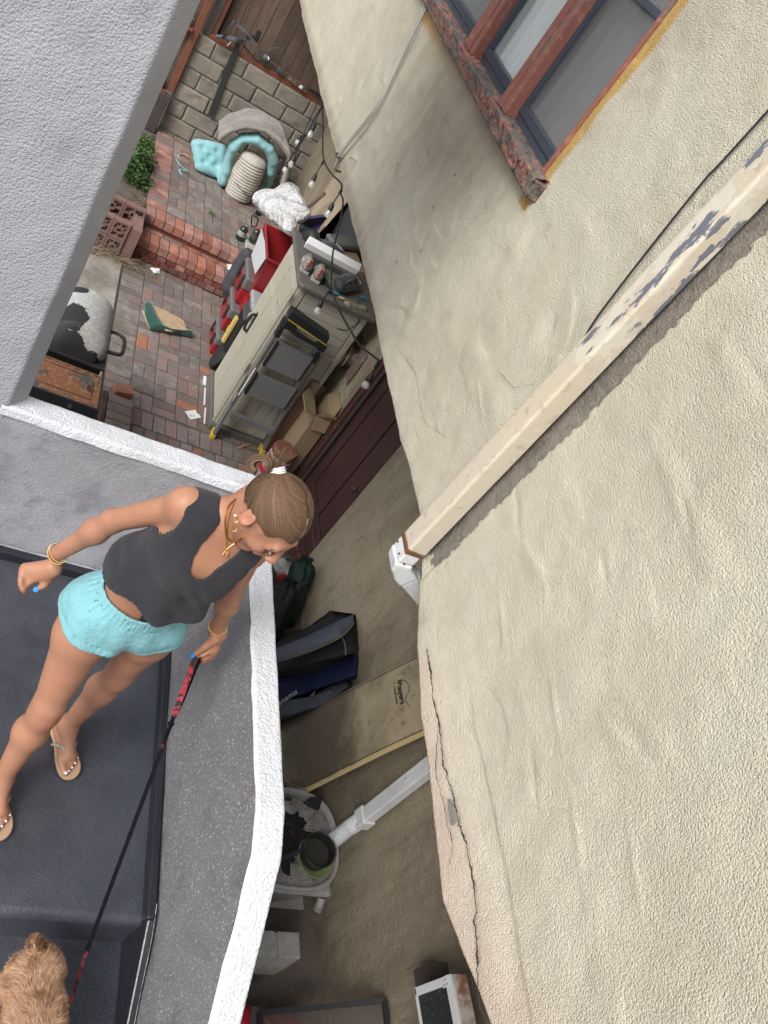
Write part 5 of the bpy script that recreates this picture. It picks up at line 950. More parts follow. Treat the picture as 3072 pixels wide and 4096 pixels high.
for fl_p in ([(2.585, 5.42, -.98), (2.585, 5.64, -.98), (2.49, 5.65, -.90), (2.42, 5.54, -.90), (2.44, 5.335, -.92)], [(2.585, 5.42, -.98), (2.735, 5.42, -.98), (2.74, 5.38, -.90), (2.625, 5.40, -.89)], [(2.585, 5.418, -.985), (2.735, 5.418, -.985), (2.735, 5.395, -1.10), (2.60, 5.395, -1.11)], [(2.735, 5.43, -.98), (2.735, 5.80, -.98), (2.76, 5.74, -.86), (2.765, 5.50, -.86)]):
    b = MB(); b.prism(fl_p, (.003, .002, .004)); b.build('flap', card_, lbx)
text('lettering', 'GOAL ZERO', .042, (2.675, 5.4185, -1.66), (0, 0, 1), (-1, 0, 0), inkb, lbx); MB().tube([(2.66 + .016 * math.cos(a), 5.418, -1.70 + .016 * math.sin(a)) for a in [i * math.pi / 10 for i in range(20)]], .0025, 4, closed=True).beam((2.642, 5.418, -1.725), (2.678, 5.418, -1.675), .0025, .003).build('logo', inkb, lbx)
o = thing('flat_carton', 'dark carton, shade painted into its colour, standing between the ladder and the open carton', 'carton', (2.45, 5.75, GZ)); MB().box((2.50, 5.70, GZ), (2.58, 6.1, -.86), rot=(0, 0, .0)).build('box', cardd, o, bevel=.004); MB().box((2.496, 5.80, GZ + .02), (2.501, 5.84, -.87)).build('tape', cardd, o)
text('lettering', 'THIS SIDE UP', .035, (2.3, 5.50, 0), (0, 0, 1), (-1, 0, 0), inkg, o) if False else None
# ---- rusty vent cap mounted on the wall
vt = thing('vent_cap', 'rusty round metal vent cap fixed to the stucco above the boxes', 'vent', (2.76, 5.85, -.55)); vm = mat('rusty_galvanised', (.26, .21, .18), rough=.75, metal=.3, var=[(18, (.34, .36, .38), .56, .64), (50, (.24, .11, .06), .5, .65)], bump=[(90, 1)], bdist=.004)
vc = Vector((2.765, 5.86, -.57)); MB().box((2.752, 5.66, -.72), (2.768, 5.97, -.40)).build('flange', vm, vt, bevel=.003)
MB().lathe(vc, [(.085, 0), (.08, .08), (.112, .088), (.116, .095), (.085, .11), (.112, .125), (.115, .132), (.08, .15), (.098, .160), (.100, .168), (.090, .173), (0, .176)], 30, axis=(-1, 0, 0)).build('cowl', vm, vt, smooth=True)
MB().lathe(vc + Vector((-.1765, 0, .0)), [(.064, 0), (.056, .002), (0, .003)], 20, axis=(-1, 0, 0)).build('bare_disc', mat('bare_galvanised', (.42, .45, .47), rough=.4, metal=.5, var=[(12, (.3, .33, .35), .5, .7)]), vt)
# ---- things along the alley below the overhang
jug = thing('water_jug', 'clear plastic jug with a loop handle standing by the door foot', 'jug', (2.5, 4.2, GZ)); clr = mat('clear_plastic', (.55, .58, .56), rough=.12, alpha=.35, coat=.5)
MB().box((2.44, 4.10, GZ), (2.60, 4.27, GZ + .21)).build('bottle', clr, jug, bevel=.03, seg=3, smooth=True); MB().lathe((2.52, 4.20, GZ + .21), [(.05, 0), (.022, .04), (.022, .06)], 16).build('neck', clr, jug, smooth=True); MB().lathe((2.52, 4.20, GZ + .27), [(.024, 0), (.024, .02)], 16).build('cap', stl, jug)
MB().box((2.445, 4.105, GZ + .003), (2.595, 4.265, GZ + .10)).build('liquid', mat('murky_liquid', (.10, .10, .095), rough=.1), jug, bevel=.025)
def sack(name, a, b_, r0, r1, m, lab, amp=.02, sc=9, neck=True, cat_='bag', flat=None, fr=1.0, h=.009):
    a, b_ = Vector(a), Vector(b_); t = thing(name, lab, cat_, (a.x, a.y, a.z)); L = max(r0, r1) * max(1, fr) + .06; lo = [min(a[i], b_[i]) - L for i in range(3)]; hi = [max(a[i], b_[i]) + L for i in range(3)]
    s = SDF(lo, hi, h); s.cap(a, b_, r0, r1, k=.02, flat=flat, fr=fr); sl, P = s.sub(s.lo, s.lo + s.n * s.h); ax_ = np.array(unit(b_ - a)); Q = P - np.array(a); tt = (Q @ ax_) / (b_ - a).length; R_ = Q - (Q @ ax_)[..., None] * ax_; fx_, fy_ = frame(Vector(ax_)); ang = np.arctan2(R_ @ np.array(fy_), R_ @ np.array(fx_))
    s.D = s.D + (.006 * np.sin(ang * 9 + 3 * tt) * np.clip(tt, 0, 1) ** 2 * (1 if neck else .3)).astype(np.float32) + (amp * fbm(P * np.array([1, 1, .6]), sc, 3)).astype(np.float32); s.mesh('body', m, t)
    if neck:
        e = b_ + unit(b_ - a) * r1 * .9; ng = MB()
        for i in range(16):
            A_ = i * math.pi / 8; ng.tube([e - unit(b_ - a) * .03 + fx_ * .02 * math.cos(A_) + fy_ * .02 * math.sin(A_), e + unit(b_ - a) * .03 + fx_ * .045 * math.cos(A_ + .1) + fy_ * .045 * math.sin(A_ + .1)], [.009, .013], 5)
        ng.build('gathered_neck', m, t, smooth=True); MB().tube([e + fx_ * .03 * math.cos(q) + fy_ * .03 * math.sin(q) for q in [i * math.pi / 8 for i in range(16)]], .004, 5, closed=True).build('drawcord', inkg, t)
    return t
gsk = mat('dark_green_nylon', (.006, .018, .014), rough=.6, sheen=.0, spec=.25, bump=[(25, 1.5), (8, 2)], bdist=.01); bsk = mat('black_nylon_sack', (.006, .006, .008), rough=.65, sheen=.0, spec=.25, bump=[(18, 1.8)], bdist=.012)
sack('stuff_sack', (2.60, 3.80, GZ + .08), (2.620, 4.072, -1.435), .095, .095, gsk, 'dark green drawstring stuff sack leaning against the wall')
sack('drawstring_bag', (2.28, 3.35, GZ + .10), (2.380, 3.697, -1.327), .14, .10, bsk, 'large black drawstring sack in front of the green sack', sc=7, amp=.03)
o = SDF((2.0, 3.7, GZ - .02), (2.5, 4.35, GZ + .5), .012); o.ell((2.28, 3.98, GZ + .15), (.17, .2, .19), k=.02).noise(.05, 7, 3); o = o.mesh('grey_tarp', mat('grey_tarp', (.075, .07, .075), rough=.6, bump=[(20, 1.5)], bdist=.01)); tag(o, 'bunched grey tarp behind the black drawstring sack', 'tarp')
o = MB().lathe((2.50, 4.05, GZ), [(.03, 0), (.032, .2), (.02, .24)], 14).build('red_bottle', redp); tag(o, 'slim red bottle peeping out beside the green stuff sack', 'bottle')
# long fabric bags leaning side by side
cbm = mat('faded_black_canvas', (.016, .015, .017), rough=.85, sheen=.0, spec=.25, bump=[(14, 1.6), (200, .4)], bdist=.01); cbl = mat('slate_canvas', (.040, .045, .062), rough=.65, bump=[(12, 1.6)], bdist=.008); brn2 = mat('khaki_piping', (.10, .085, .05), rough=.8)
cb_ = thing('canopy_bag', 'long faded black canvas canopy bag with slate flap leaning on the wall', 'bag', (2.45, 3.3, GZ))
def loftbox(sections, m, name, parent, amp=.012, n=26, per=40):
    S = [[Vector(p) for p in s] for s in sections]
    def f(u, v):
        out = np.zeros(u.shape + (3,)); K = len(S[0]); closed = np.array([[list(p) for p in s + [s[0]]] for s in S])
        sv = v * K; i0 = np.clip(sv.astype(int), 0, K - 1); fr_ = (sv - i0)[..., None]; su = u * (len(S) - 1); j0 = np.clip(su.astype(int), 0, len(S) - 2); fu = (su - j0)[..., None]
        A_ = closed[j0, i0] * (1 - fr_) + closed[j0, i0 + 1] * fr_; B_ = closed[j0 + 1, i0] * (1 - fr_) + closed[j0 + 1, i0 + 1] * fr_; P = A_ * (1 - fu) + B_ * fu; nn = fbm(P, 7, 3) * amp * 3; return P + nn[..., None] * np.array([-.8, -.4, .4])
    o = gridmesh(name, f, n, per, m, parent); me = o.data; bm = bmesh.new(); bm.from_mesh(me); bmesh.ops.remove_doubles(bm, verts=bm.verts, dist=.0004); bmesh.ops.holes_fill(bm, edges=[e for e in bm.edges if e.is_boundary]); bmesh.ops.recalc_face_normals(bm, faces=bm.faces); bm.to_mesh(me); bm.free(); return o
loftbox([[(2.26, 3.55, GZ), (2.42, 3.60, GZ), (2.46, 3.22, GZ), (2.26, 3.18, GZ)], [(2.500, 3.409, -1.377), (2.620, 3.525, -1.402), (2.620, 3.026, -1.385), (2.420, 3.004, -1.118)], [(2.660, 3.526, -1.171), (2.740, 3.381, -0.974), (2.740, 3.096, -1.001), (2.580, 2.966, -0.900)]], cbm, 'sleeve', cb_)
def flapf(u, v):
    a = np.array([(2.240, 3.136, -1.264), (2.420, 3.189, -1.094), (2.575, 3.255, -0.934), (2.670, 3.301, -0.887)]); b2 = np.array([(2.240, 3.036, -1.272), (2.420, 3.068, -1.110), (2.560, 3.100, -0.917), (2.660, 3.220, -0.891)]); s = u * 3; i = np.clip(s.astype(int), 0, 2); f_ = (s - i)[..., None]
    P = (a[i] * (1 - f_) + a[i + 1] * f_) * (1 - v[..., None]) + (b2[i] * (1 - f_) + b2[i + 1] * f_) * v[..., None]; P += (np.sin(v * math.pi) * .025 + fbm(P, 8, 3) * .018)[..., None] * np.array([-.8, -.4, .4]) + np.array([-.02, -.012, .012]); return P
o = gridmesh('flap', flapf, 40, 12, cbl, cb_); md = o.modifiers.new('t', 'SOLIDIFY'); md.thickness = .004
MB().tube(smoothpath([Vector(q) + Vector((-.028, -.016, .016)) for q in ((2.240, 3.036, -1.272), (2.420, 3.068, -1.110), (2.560, 3.100, -0.917), (2.660, 3.220, -0.891))], 5), .004, 5).build('piping', brn2, cb_); MB().tube(smoothpath([Vector(q) + Vector((-.03, -.02, .01)) for q in ((2.600, 3.159, -0.953), (2.600, 3.068, -0.923), (2.600, 2.989, -0.928))], 4), .005, 5).build('seam', brn2, cb_)
nb = thing('folding_chair_bag', 'navy blue folding chair bag with white Panama script', 'bag', (2.45, 3.0, GZ)); nvy = mat('navy_canvas', (.005, .008, .032), rough=.7, sheen=.0, spec=.25, bump=[(14, 1.4)], bdist=.01)
loftbox([[(2.26, 3.16, GZ), (2.42, 3.20, GZ), (2.46, 2.98, GZ), (2.28, 2.95, GZ)], [(2.700, 3.045, -0.985), (2.750, 3.086, -1.019), (2.750, 2.931, -1.073), (2.600, 2.800, -0.877)]], nvy, 'sleeve', nb)
pa0 = Vector((2.300, 2.768, -1.345)); pa1 = Vector((2.360, 2.808, -1.287)); text('lettering', 'Panama', .058, pa0 + Vector((-.04, -.03, .02)), pa1 - pa0, (-.35, .45, .75), inkgl, nb, shear=.35)
gf = thing('umbrella_sleeve', 'slate grey gathered umbrella sleeve between the navy bag and surfboard', 'umbrella', (2.45, 2.85, GZ)); slt = mat('slate_fabric', (.055, .062, .075), rough=.8, sheen=.0, spec=.25, bump=[(20, 2, (3, 3, .6))], bdist=.012)
loftbox([[(2.28, 3.00, GZ), (2.40, 3.04, GZ), (2.44, 2.86, GZ), (2.32, 2.84, GZ)], [(2.520, 2.838, -1.237), (2.600, 2.907, -1.287), (2.620, 2.834, -1.332), (2.500, 2.734, -1.198)], [(2.660, 2.933, -1.093), (2.720, 2.952, -1.111), (2.720, 2.876, -1.088), (2.620, 2.798, -1.033)]], slt, 'sleeve', gf, amp=.02)
MB().tube(smoothpath([Vector(q) + Vector((-.04, -.02, .02)) for q in ((2.520, 2.848, -1.256), (2.520, 2.848, -1.197), (2.500, 2.805, -1.207))], 4), .004, 5).build('cord', brn2, gf)
# ---- surfboard
sf = thing('surfboard', 'old tan longboard surfboard with black Players logo leaning on the wall', 'surfboard', (2.5, 2.5, GZ)); sfm = mat('dirty_foam_deck', (.34, .285, .185), rough=.55, var=[(3.5, (.25, .205, .135), .45, .65), (16, (.13, .105, .075), .56, .70), (50, (.42, .37, .26), .62, .75, None, .5)], bump=[(60, .5)], bdist=.003); ylr = mat('yellowed_rail', (.33, .26, .14), rough=.45, var=[(10, (.38, .29, .15), .45, .7)])
def sx(z): return 2.475 + (z + 1.75) * .108
YR = lambda z: np.interp(z, [-1.75, -1.62, -1.5, -1.4, -.66, -.3, .7, 1.0], [2.56, 2.40, 2.31, 2.26, 2.165, 2.11, 2.08, 2.2]); YL = lambda z: np.interp(z, [-1.75, -1.6, -.25, .7, 1.0], [2.80, 2.85, 2.585, 2.42, 2.26])
def yc(z): return (YR(z) + YL(z)) / 2
def half(z):
    return float(YL(z) - YR(z)) / 2
def sboard(side):
    def f(u, v):
        Z = GZ + 2.75 * u; H_ = np.vectorize(half)(Z); c = (v * 2 - 1); Y = yc(Z) + H_ * c; th = .028 * (1 - np.abs(c) ** 3.2) ** .6; return np.stack([sx(Z) - side * th - .03 * (1 - (2 * u - 1) ** 2) * 0, Y, Z], -1)
    return f
sdk = gridmesh('deck', sboard(1), 90, 36, sfm, sf); gridmesh('bottom', sboard(-1), 60, 24, ylr, sf)
def spaint(P):
    return bandf(P[:, 2], -1.25, .7) * 1.0, bandf(P[:, 1] - YR(P[:, 2]), .0, .05) * 1.2, bandf(P[:, 2], -.6, .3) * .3
tints(sfm, [((.10, .08, .058), .25, .7, 6, None), ((.47, .37, .19), .45, .7, 9, None)]); paint(sdk, spaint)
for sgn, nm in ((1, 'pinline'), (-1, 'pinline')):
    q = []
    for i in range(60):
        z = GZ + .05 + 2.6 * i / 59; hh = half(z) * .90; q.append((sx(z) - .0205, yc(z) + sgn * hh, z))
    MB().tube(q, .0022, 4).build(nm, inkb, sf)
lg0 = Vector((2.605, 2.500, -0.465)); ld_ = unit(Vector((2.590, 2.327, -0.441)) - lg0); up_ = unit(Vector((.108, -.14, 1))); text('logo_lettering', 'Players', .058, lg0 + Vector((-.022, 0, 0)), ld_, up_, inkb, sf, bold=.0012); text('logo_lettering', 'WATERTRADERS', .018, lg0 + Vector((-.024, 0, -.035)), ld_, up_, inkb, sf)
MB().tube(smoothpath([lg0 + ld_ * a + up_ * b_ + Vector((-.026, 0, 0)) for a, b_ in ((-.01, .01), (.02, .075), (.09, .095), (.12, .06), (.16, .05), (.20, .07))], 5), .0018, 4).build('logo_swoosh', inkb, sf)
# ---- lower downspout, rain barrel and what stands on it
dsp = mat('white_pvc', (.66, .68, .70), rough=.4, var=[(30, (.42, .42, .40), .60, .70), (6, (.58, .59, .60), .5, .7)])
ds = thing('lower_downspout', 'white ribbed downspout and flexible spout running down into the barrel', 'downspout', (2.74, 2.0, -.4))
MB().box((2.700, 1.975, -1.13), (2.765, 2.065, .30)).build('pipe', dsp, ds, bevel=.006)
for i in range(5): MB().box((2.694, 1.983 + i * .016, -1.13), (2.701, 1.991 + i * .016, .30)).build('rib', dsp, ds)
MB().box((2.690, 1.965, -1.19), (2.775, 2.075, -1.10)).build('collar', dsp, ds, bevel=.008); fx_ = smoothpath([(2.73, 2.02, -1.18), (2.70, 2.005, -1.26), (2.66, 1.975, -1.31), (2.625, 1.95, -1.345)], 12); MB().tube(fx_, [(.043 if i % 2 else .050) for i in range(len(fx_))], 16).build('flexible_spout', dsp, ds, smooth=False)
# ---- rain barrel
BZ = -1.42
rbm = mat('weathered_grey_barrel', (.30, .295, .29), rough=.55, var=[(8, (.24, .235, .23), .45, .7), (120, (.03, .03, .03), .62, .68)], bump=[(90, .6)], bdist=.003)
soilm = mat('black_potting_soil', (.012, .011, .010), rough=.8, var=[(160, (.22, .22, .22), .70, .74), (12, (.06, .04, .03), .58, .7)], bump=[(140, 1.5), (30, 1)], bdist=.008)
brl = thing('rain_barrel', 'weathered pale grey rain barrel with soil covered lid under the downspout', 'barrel', (2.42, 1.85, GZ))
BC = Vector((2.375, 1.965, BZ))
def spr(a, rx, ry, p=.72):
    return (rx * math.copysign(abs(math.cos(a)) ** p, math.cos(a)), ry * math.copysign(abs(math.sin(a)) ** p, math.sin(a)))
def barrelf(prof):
    def f(u, v):
        s = u * (len(prof) - 1); R_ = np.interp(s, range(len(prof)), [p[0] for p in prof]); Z = np.interp(s, range(len(prof)), [p[1] for p in prof]); a = v * 2 * math.pi; c, sn = np.cos(a), np.sin(a)
        return np.stack([BC.x + R_ * .31 * np.sign(c) * np.abs(c) ** .72, BC.y + R_ * .29 * np.sign(sn) * np.abs(sn) ** .72, BZ + Z], -1)
    return f
gridmesh('drum', barrelf([(.80, -.33), (.92, -.2), (.99, -.06), (1.0, -.035), (1.04, -.03), (1.05, -.01), (1.04, .0), (1.0, .003), (1.0, .012), (1.03, .016), (1.03, .034), (1.0, .04), (.96, .036), (.93, .012)]), 60, 90, rbm, brl)
def lidf(u, v):
    a = v * 2 * math.pi; c, sn = np.cos(a), np.sin(a); r = u * .94; X = BC.x + r * .31 * np.sign(c) * np.abs(c) ** .72; Y = BC.y + r * .29 * np.sign(sn) * np.abs(sn) ** .72
    Z = BZ + .012 - .02 * np.clip((.55 - u) / .1, 0, 1) + .016 * np.clip(np.sin(a * 9), 0, 1) ** 2 * np.clip((u - .45) / .2, 0, 1) * np.clip((.95 - u) / .1, 0, 1); return np.stack([X, Y, Z], -1)
lm = gridmesh('lid', lidf, 60, 140, mat('barrel_lid_plastic', (.27, .26, .25), rough=.65, var=[(9, (.17, .16, .15), .42, .66), (100, (.03, .03, .03), .56, .62), (5, (.07, .06, .055), .56, .72)], bump=[(60, .6)], bdist=.003), brl)
def soil(u, v):
    a = v * 2 * math.pi; r = u * (.19 + .02 * np.sin(a * 3 + 1) + .10 * fbm(np.stack([np.cos(a) * 1.0, np.sin(a) * 1.0, a * 0], -1), 5.2, 3)); X = BC.x - .06 + r * 1.05 * np.cos(a); Y = BC.y + r * np.sin(a); P = np.stack([X, Y, X * 0], -1); return np.stack([X, Y, BZ + .012 + .012 * (1 - u ** 3) + fbm(P, 30, 3) * .01 * (1 - u ** 4)], -1)
o = gridmesh('soil', soil, 40, 80, soilm); tag(o, 'patch of black potting soil on the rain barrel lid', 'soil', kind='stuff')
MB().box((2.46, 1.67, BZ - .06), (2.65, 1.80, BZ - .01)).build('spigot_block', rbm, brl, bevel=.02); MB().lathe((2.60, 1.67, BZ - .05), [(.024, 0), (.024, .04), (.028, .045), (.024, .05), (.028, .055), (.024, .06), (.028, .065), (.022, .075), (.016, .075)], 18, axis=(-.1, -.8, -.6)).build('spigot', rbm, brl, smooth=True)
MB().box((2.05, 1.70, GZ), (2.64, 2.24, BZ - .32)).build('base', rbm, brl, bevel=.03)
pn = thing('saucepan', 'blackened saucepan with long handle standing in the green bowl on the barrel', 'saucepan', (2.53, 1.73, BZ + .05)); pc0 = Vector((2.515, 1.875, BZ + .035)); pm = mat('sooty_steel', (.05, .052, .05), rough=.45, metal=.6, var=[(30, (.10, .105, .10), .55, .68)])
MB().lathe(pc0, [(.080, 0), (.094, .006), (.098, .095), (.102, .097), (.100, .099), (.095, .096), (.090, .008), (0, .006)], 36, axis=(-.12, -.10, 1), caps=False).build('pan', pm, pn, smooth=True)
MB().lathe(pc0 + Vector((-.002, -.002, .014)), [(.088, 0), (.001, .002)], 30, axis=(-.12, -.10, 1)).build('contents', mat('sludge', (.035, .032, .028), rough=.6, bump=[(40, 1)]), pn)
hd = Vector((2.265, 1.797, -1.330)) ; MB().beam(pc0 + Vector((-.098, -.0, .075)), hd, .022, .012).build('handle', mat('dark_blue_black', (.02, .022, .035), rough=.5), pn, bevel=.004)
gw_ = thing('bowl', 'shallow olive green bowl under the saucepan', 'bowl', (2.53, 1.73, BZ + .01)); MB().lathe((2.52, 1.855, BZ + .012), [(.06, 0), (.105, .018), (.116, .03), (.112, .032), (.07, .012), (0, .01)], 34, caps=False).build('bowl_shell', mat('olive_glaze', (.20, .24, .10), rough=.35), gw_, smooth=True)
tr = thing('hand_trowel', 'black folded garden trowel with worn wooden shaft lying on the barrel lid', 'trowel', (2.45, 2.05, BZ + .04)); MB().tube([(2.292, 2.171, -1.360), (2.371, 2.179, -1.360)], .012, 8).build('grip', blk, tr); MB().tube([(2.374, 2.181, -1.365), (2.453, 2.172, -1.365)], .007, 8).build('shaft', mat('worn_wood', (.22, .15, .11)), tr)
b = MB(); b.prism([(2.449, 2.167, -1.370), (2.491, 2.200, -1.370), (2.586, 2.221, -1.370), (2.554, 2.133, -1.370), (2.494, 2.149, -1.370)], (0, 0, .03)); b.build('blade', blk, tr, bevel=.006)
# ---- concrete block, brick, red bag and black frame at the bottom
cbk_ = thing('cinder_block', 'pale grey hollow cinder block lying in the alley below the parapet', 'concrete block', (2.369, 1.316, -1.500)); cm_ = mat('pale_cinder', (.34, .335, .32), rough=.95, var=[(20, (.27, .265, .25), .45, .7)], bump=[(110, 1.3)], bdist=.008)
o0 = Vector((2.191, 1.199, -1.550)); 
cA = Vector((2.62, 1.30, GZ + .20)); b = MB()
b.box((2.14, 1.33, GZ + .04), (2.27, 1.46, GZ + .33)).box((2.285, 1.33, GZ + .04), (2.415, 1.46, GZ + .33)).box((2.27, 1.335, GZ + .04), (2.285, 1.455, GZ + .322)); b.build('block', cm_, cbk_, bevel=.008)
o = MB().box((2.06, 1.36, GZ), (2.12, 1.46, GZ + .2)).build('loose_brick', br_red, bevel=.01); tag(o, 'red brick wedged on end beside the cinder block', 'brick')
rbg = thing('red_bag', 'shiny red bag with black and white lettering in the alley bottom', 'bag', (2.2, 1.1, GZ)); s = SDF((1.9, .9, GZ - .02), (2.62, 1.32, GZ + .25), .009); s.cap((2.08, 1.10, GZ + .07), (2.50, 1.08, GZ + .07), .075, .06, k=.02, flat=(0, 0, 1), fr=.8).noise(.03, 9, 3); s.mesh('bag', mat('red_vinyl', (.38, .015, .03), rough=.35, bump=[(20, 1.5)], bdist=.008), rbg)
b = MB(); b.obox((2.20, 1.02, GZ + .138), (.07, .0, .003), (.02, .13, .0), (0, 0, .006)); b.build('label', dgry, rbg); text('lettering', 'mission\nitter', .034, (2.275, 1.03, GZ + .147), (.02, .13, 0), (-.07, .01, 0), inkw, rbg)
fr_ = thing('screen_frame', 'dark framed screen panel lying at the bottom of the alley', 'panel', (2.4, 1.0, GZ)); fa, fb_, fc = Vector((2.233, 1.106, -1.550)), Vector((2.740, 1.071, -1.166)), Vector((2.740, 0.964, -1.164))
MB().beam(fa, fb_, .025, .025).build('rail', blk, fr_); MB().beam(fb_, fc, .025, .025).build('rail', blk, fr_); MB().beam(fa, fa + (fc - fb_) * 1.4, .025, .025).build('rail', blk, fr_); b = MB(); b.add([fa, fb_, fc, fa + (fc - fb_) * 1.4], [(0, 1, 2, 3)]); b.build('mesh', mat('dark_mesh', (.06, .05, .045), rough=.7, alpha=.75), fr_)
# ---- window air-conditioner at the lower right
ac = thing('air_conditioner', 'old window air conditioner with dusty black fins and rusty case', 'air conditioner', (2.5, .8, -.9)); wm = mat('old_white_enamel', (.52, .53, .54), rough=.45, var=[(20, (.25, .12, .07), .66, .72)])
q0, q1, q2, q3 = Vector((2.450, 0.942, -0.499)), Vector((2.450, 0.922, -0.233)), Vector((2.450, 0.738, -0.224)), Vector((2.450, 0.725, -0.524))
def lerp2(a, b_): return q0 * (1 - a) * (1 - b_) + q1 * a * (1 - b_) + q2 * a * b_ + q3 * (1 - a) * b_
MB().prism([q0, q1, q1 + (q2 - q1) * 2.2, q0 + (q3 - q0) * 2.2], (.07, 0, 0)).build('case', mat('rusty_white_case', (.42, .36, .32), rough=.6, var=[(12, (.20, .10, .06), .45, .6)], bump=[(60, 1)]), ac)
e0, e1 = q1 - q0, (q2 - q1) * 2.2; n_ = Vector((-.012, 0, 0))
MB().prism([q0, q1, q1 + e1 * .085, q0 + e1 * .085], n_).build('frame_bar', wm, ac, bevel=.002); MB().prism([q1 - e0 * .16, q1, q1 + e1, q1 - e0 * .16 + e1], n_ * 1.2).build('frame_bar', wm, ac, bevel=.002); MB().prism([q0, q0 + e0 * .04, q0 + e0 * .04 + e1, q0 + e1], n_).build('frame_bar', wm, ac)
fins = MB(); base_ = mat('sooty_fins', (.02, .02, .022), rough=.7, var=[(60, (.20, .20, .20), .62, .7, (1, 4, 1))])
for i in range(26): a = q0 + e0 * (.06 + i * .0295) + e1 * .09; fins.obox(a, e0 * .012, e1 * .9, Vector((-.008, 0, 0)))
o = fins.build('fins', base_, ac); b = MB(); b.prism([q0 + e0 * .04 + e1 * .085, q1 - e0 * .16 + e1 * .085, q1 - e0 * .16 + e1, q0 + e0 * .04 + e1], (-.002, 0, 0)); b.build('core', blk, ac)
pl_ = q1 - e0 * .10 + e1 * .03 + n_ * 1.3; MB().box(pl_ - Vector((.004, .03, .03)), pl_ + Vector((0, .012, .012))).build('bracket', wm, ac, bevel=.002)
for i in range(3): MB().lathe(pl_ + Vector((-.004, -.02 + (i % 2) * .018, -.018 + i * .009)), [(.004, 0), (.0, .003)], 8, axis=(-1, 0, 0)).build('screw', blk, ac)
o = MB().box((2.66, 1.00, -.78), (2.78, 1.10, -.66)).build('timber_bracket', mat('dark_timber', (.05, .04, .033), rough=.85)); tag(o, 'dark timber bracket above the window air conditioner', 'bracket')
# ---- upper downspout with elbow
dpm = mat('cream_painted_downspout', (.56, .50, .405), rough=.6, var=[(5, (.57, .50, .37), .45, .65, (1, 1, .4)), (26, (.46, .40, .32), .58, .66), (60, (.66, .62, .53), .62, .70)], bump=[(14, 1), (120, .3)], bdist=.0025)
ud = thing('upper_downspout', 'tall peeling cream downspout on the upper wall with a white elbow at its foot', 'downspout', (1.56, 1.95, 1.0))
def pipe(u, v):
    prof = [(1.585, 1.905), (1.519, 1.905), (1.513, 1.912), (1.513, 1.993), (1.519, 2.0), (1.585, 2.0)]; s = v * 5; X = np.interp(s, range(6), [p[0] for p in prof]); Y = np.interp(s, range(6), [p[1] for p in prof]); Z = 1.035 + 4.0 * u ** 1.0; return np.stack([X, Y, Z], -1)
MZ = np.concatenate([np.linspace(0, .5, 340)])
up_pipe = gridmesh('pipe', pipe, 700, 51, dpm, ud)
def pp_(P):
    Y, Z = P[:, 1], P[:, 2]; q = np.clip((Z - 1.75) / .25, 0, 1)
    return q * .60, q * .70 + .04, np.clip(1 - (Z - 1.035) / .035, 0, 1) * 1.3
tints(dpm, [((.62, .58, .49), .59, .60, 17, (1, 1, .40)), ((.16, .165, .195), .775, .785, 15, (1.5, 1.5, .40)), ((.16, .075, .03), .45, .75, 30, None)]); paint(up_pipe, pp_)
rim = mat('rusty_edge', (.10, .05, .025), rough=.9, bump=[(80, 1)]); MB().box((1.511, 1.903, 1.033), (1.585, 2.002, 1.0355)).build('rusty_rim', rim, ud)
el = MB(); c0 = Vector((1.548, 1.952, 1.034)); path = [c0, c0 + Vector((0, 0, -.055)), c0 + Vector((.006, 0, -.085)), c0 + Vector((.035, 0, -.115)), c0 + Vector((.075, 0, -.14)), c0 + Vector((.20, .01, -.215)), c0 + Vector((1.18, .07, -.72))]
def rect(c, d, w, h): 
    d = unit(d); s = Vector((0, 1, 0)); n = s.cross(d).normalized(); return [c - s * w - n * h, c - s * (w - .012) - n * (h + .006) if 0 else c + s * w - n * h, c + s * w + n * h, c - s * w + n * h]
def pipeseg(idx, w, h, name, m, bev=.008):
    b = MB(); n = len(idx); vs = []
    for j, i in enumerate(idx):
        p = path[i]; d = path[min(i + 1, len(path) - 1)] - path[max(i - 1, 0)] if 0 < i < len(path) - 1 else (path[i + 1] - p if i == 0 else p - path[i - 1]); vs += rect(p, d, w, h)
    fs = [(0, 1, 2, 3), tuple(4 * (n - 1) + k for k in (3, 2, 1, 0))] + [(4 * j + k, 4 * j + 4 + k, 4 * j + 4 + (k + 1) % 4, 4 * j + (k + 1) % 4) for j in range(n - 1) for k in range(4)]
    b.add(vs, fs); o = b.build(name, m, ud, smooth=False); bm = bmesh.new(); bm.from_mesh(o.data); bmesh.ops.recalc_face_normals(bm, faces=bm.faces); bm.to_mesh(o.data); bm.free(); md = o.modifiers.new('b', 'BEVEL'); md.width = bev; md.segments = 3; md.limit_method = 'ANGLE'; md.angle_limit = math.radians(50); return o
pipeseg([0, 1], .047, .034, 'connector', dsp); pipeseg([1, 2, 3, 4], .051, .038, 'elbow', dsp, .012); pipeseg([4, 5, 6], .046, .033, 'offset_pipe', dsp)
d_ = unit(path[6] - path[4]); n_2 = Vector((0, 1, 0)).cross(d_).normalized()
for i in range(5):
    off = Vector((0, -.03 + i * .015, 0)); 
    for sg in (1, -1): MB().tube([path[4] + d_ * .03 + off + n_2 * sg * .034, path[6] + off + n_2 * sg * .034], .0035, 5).build('rib', dsp, ud)
for (y, z, x) in ((1.93, 1.0, 1.512), (1.985, 1.005, 1.512), (1.903, .985, 1.54)): MB().lathe((x, y, z), [(.005, 0), (.004, .003), (0, .004)], 10, axis=(-1, 0, 0) if x < 1.53 else (0, -1, 0)).build('screw', rim, ud)
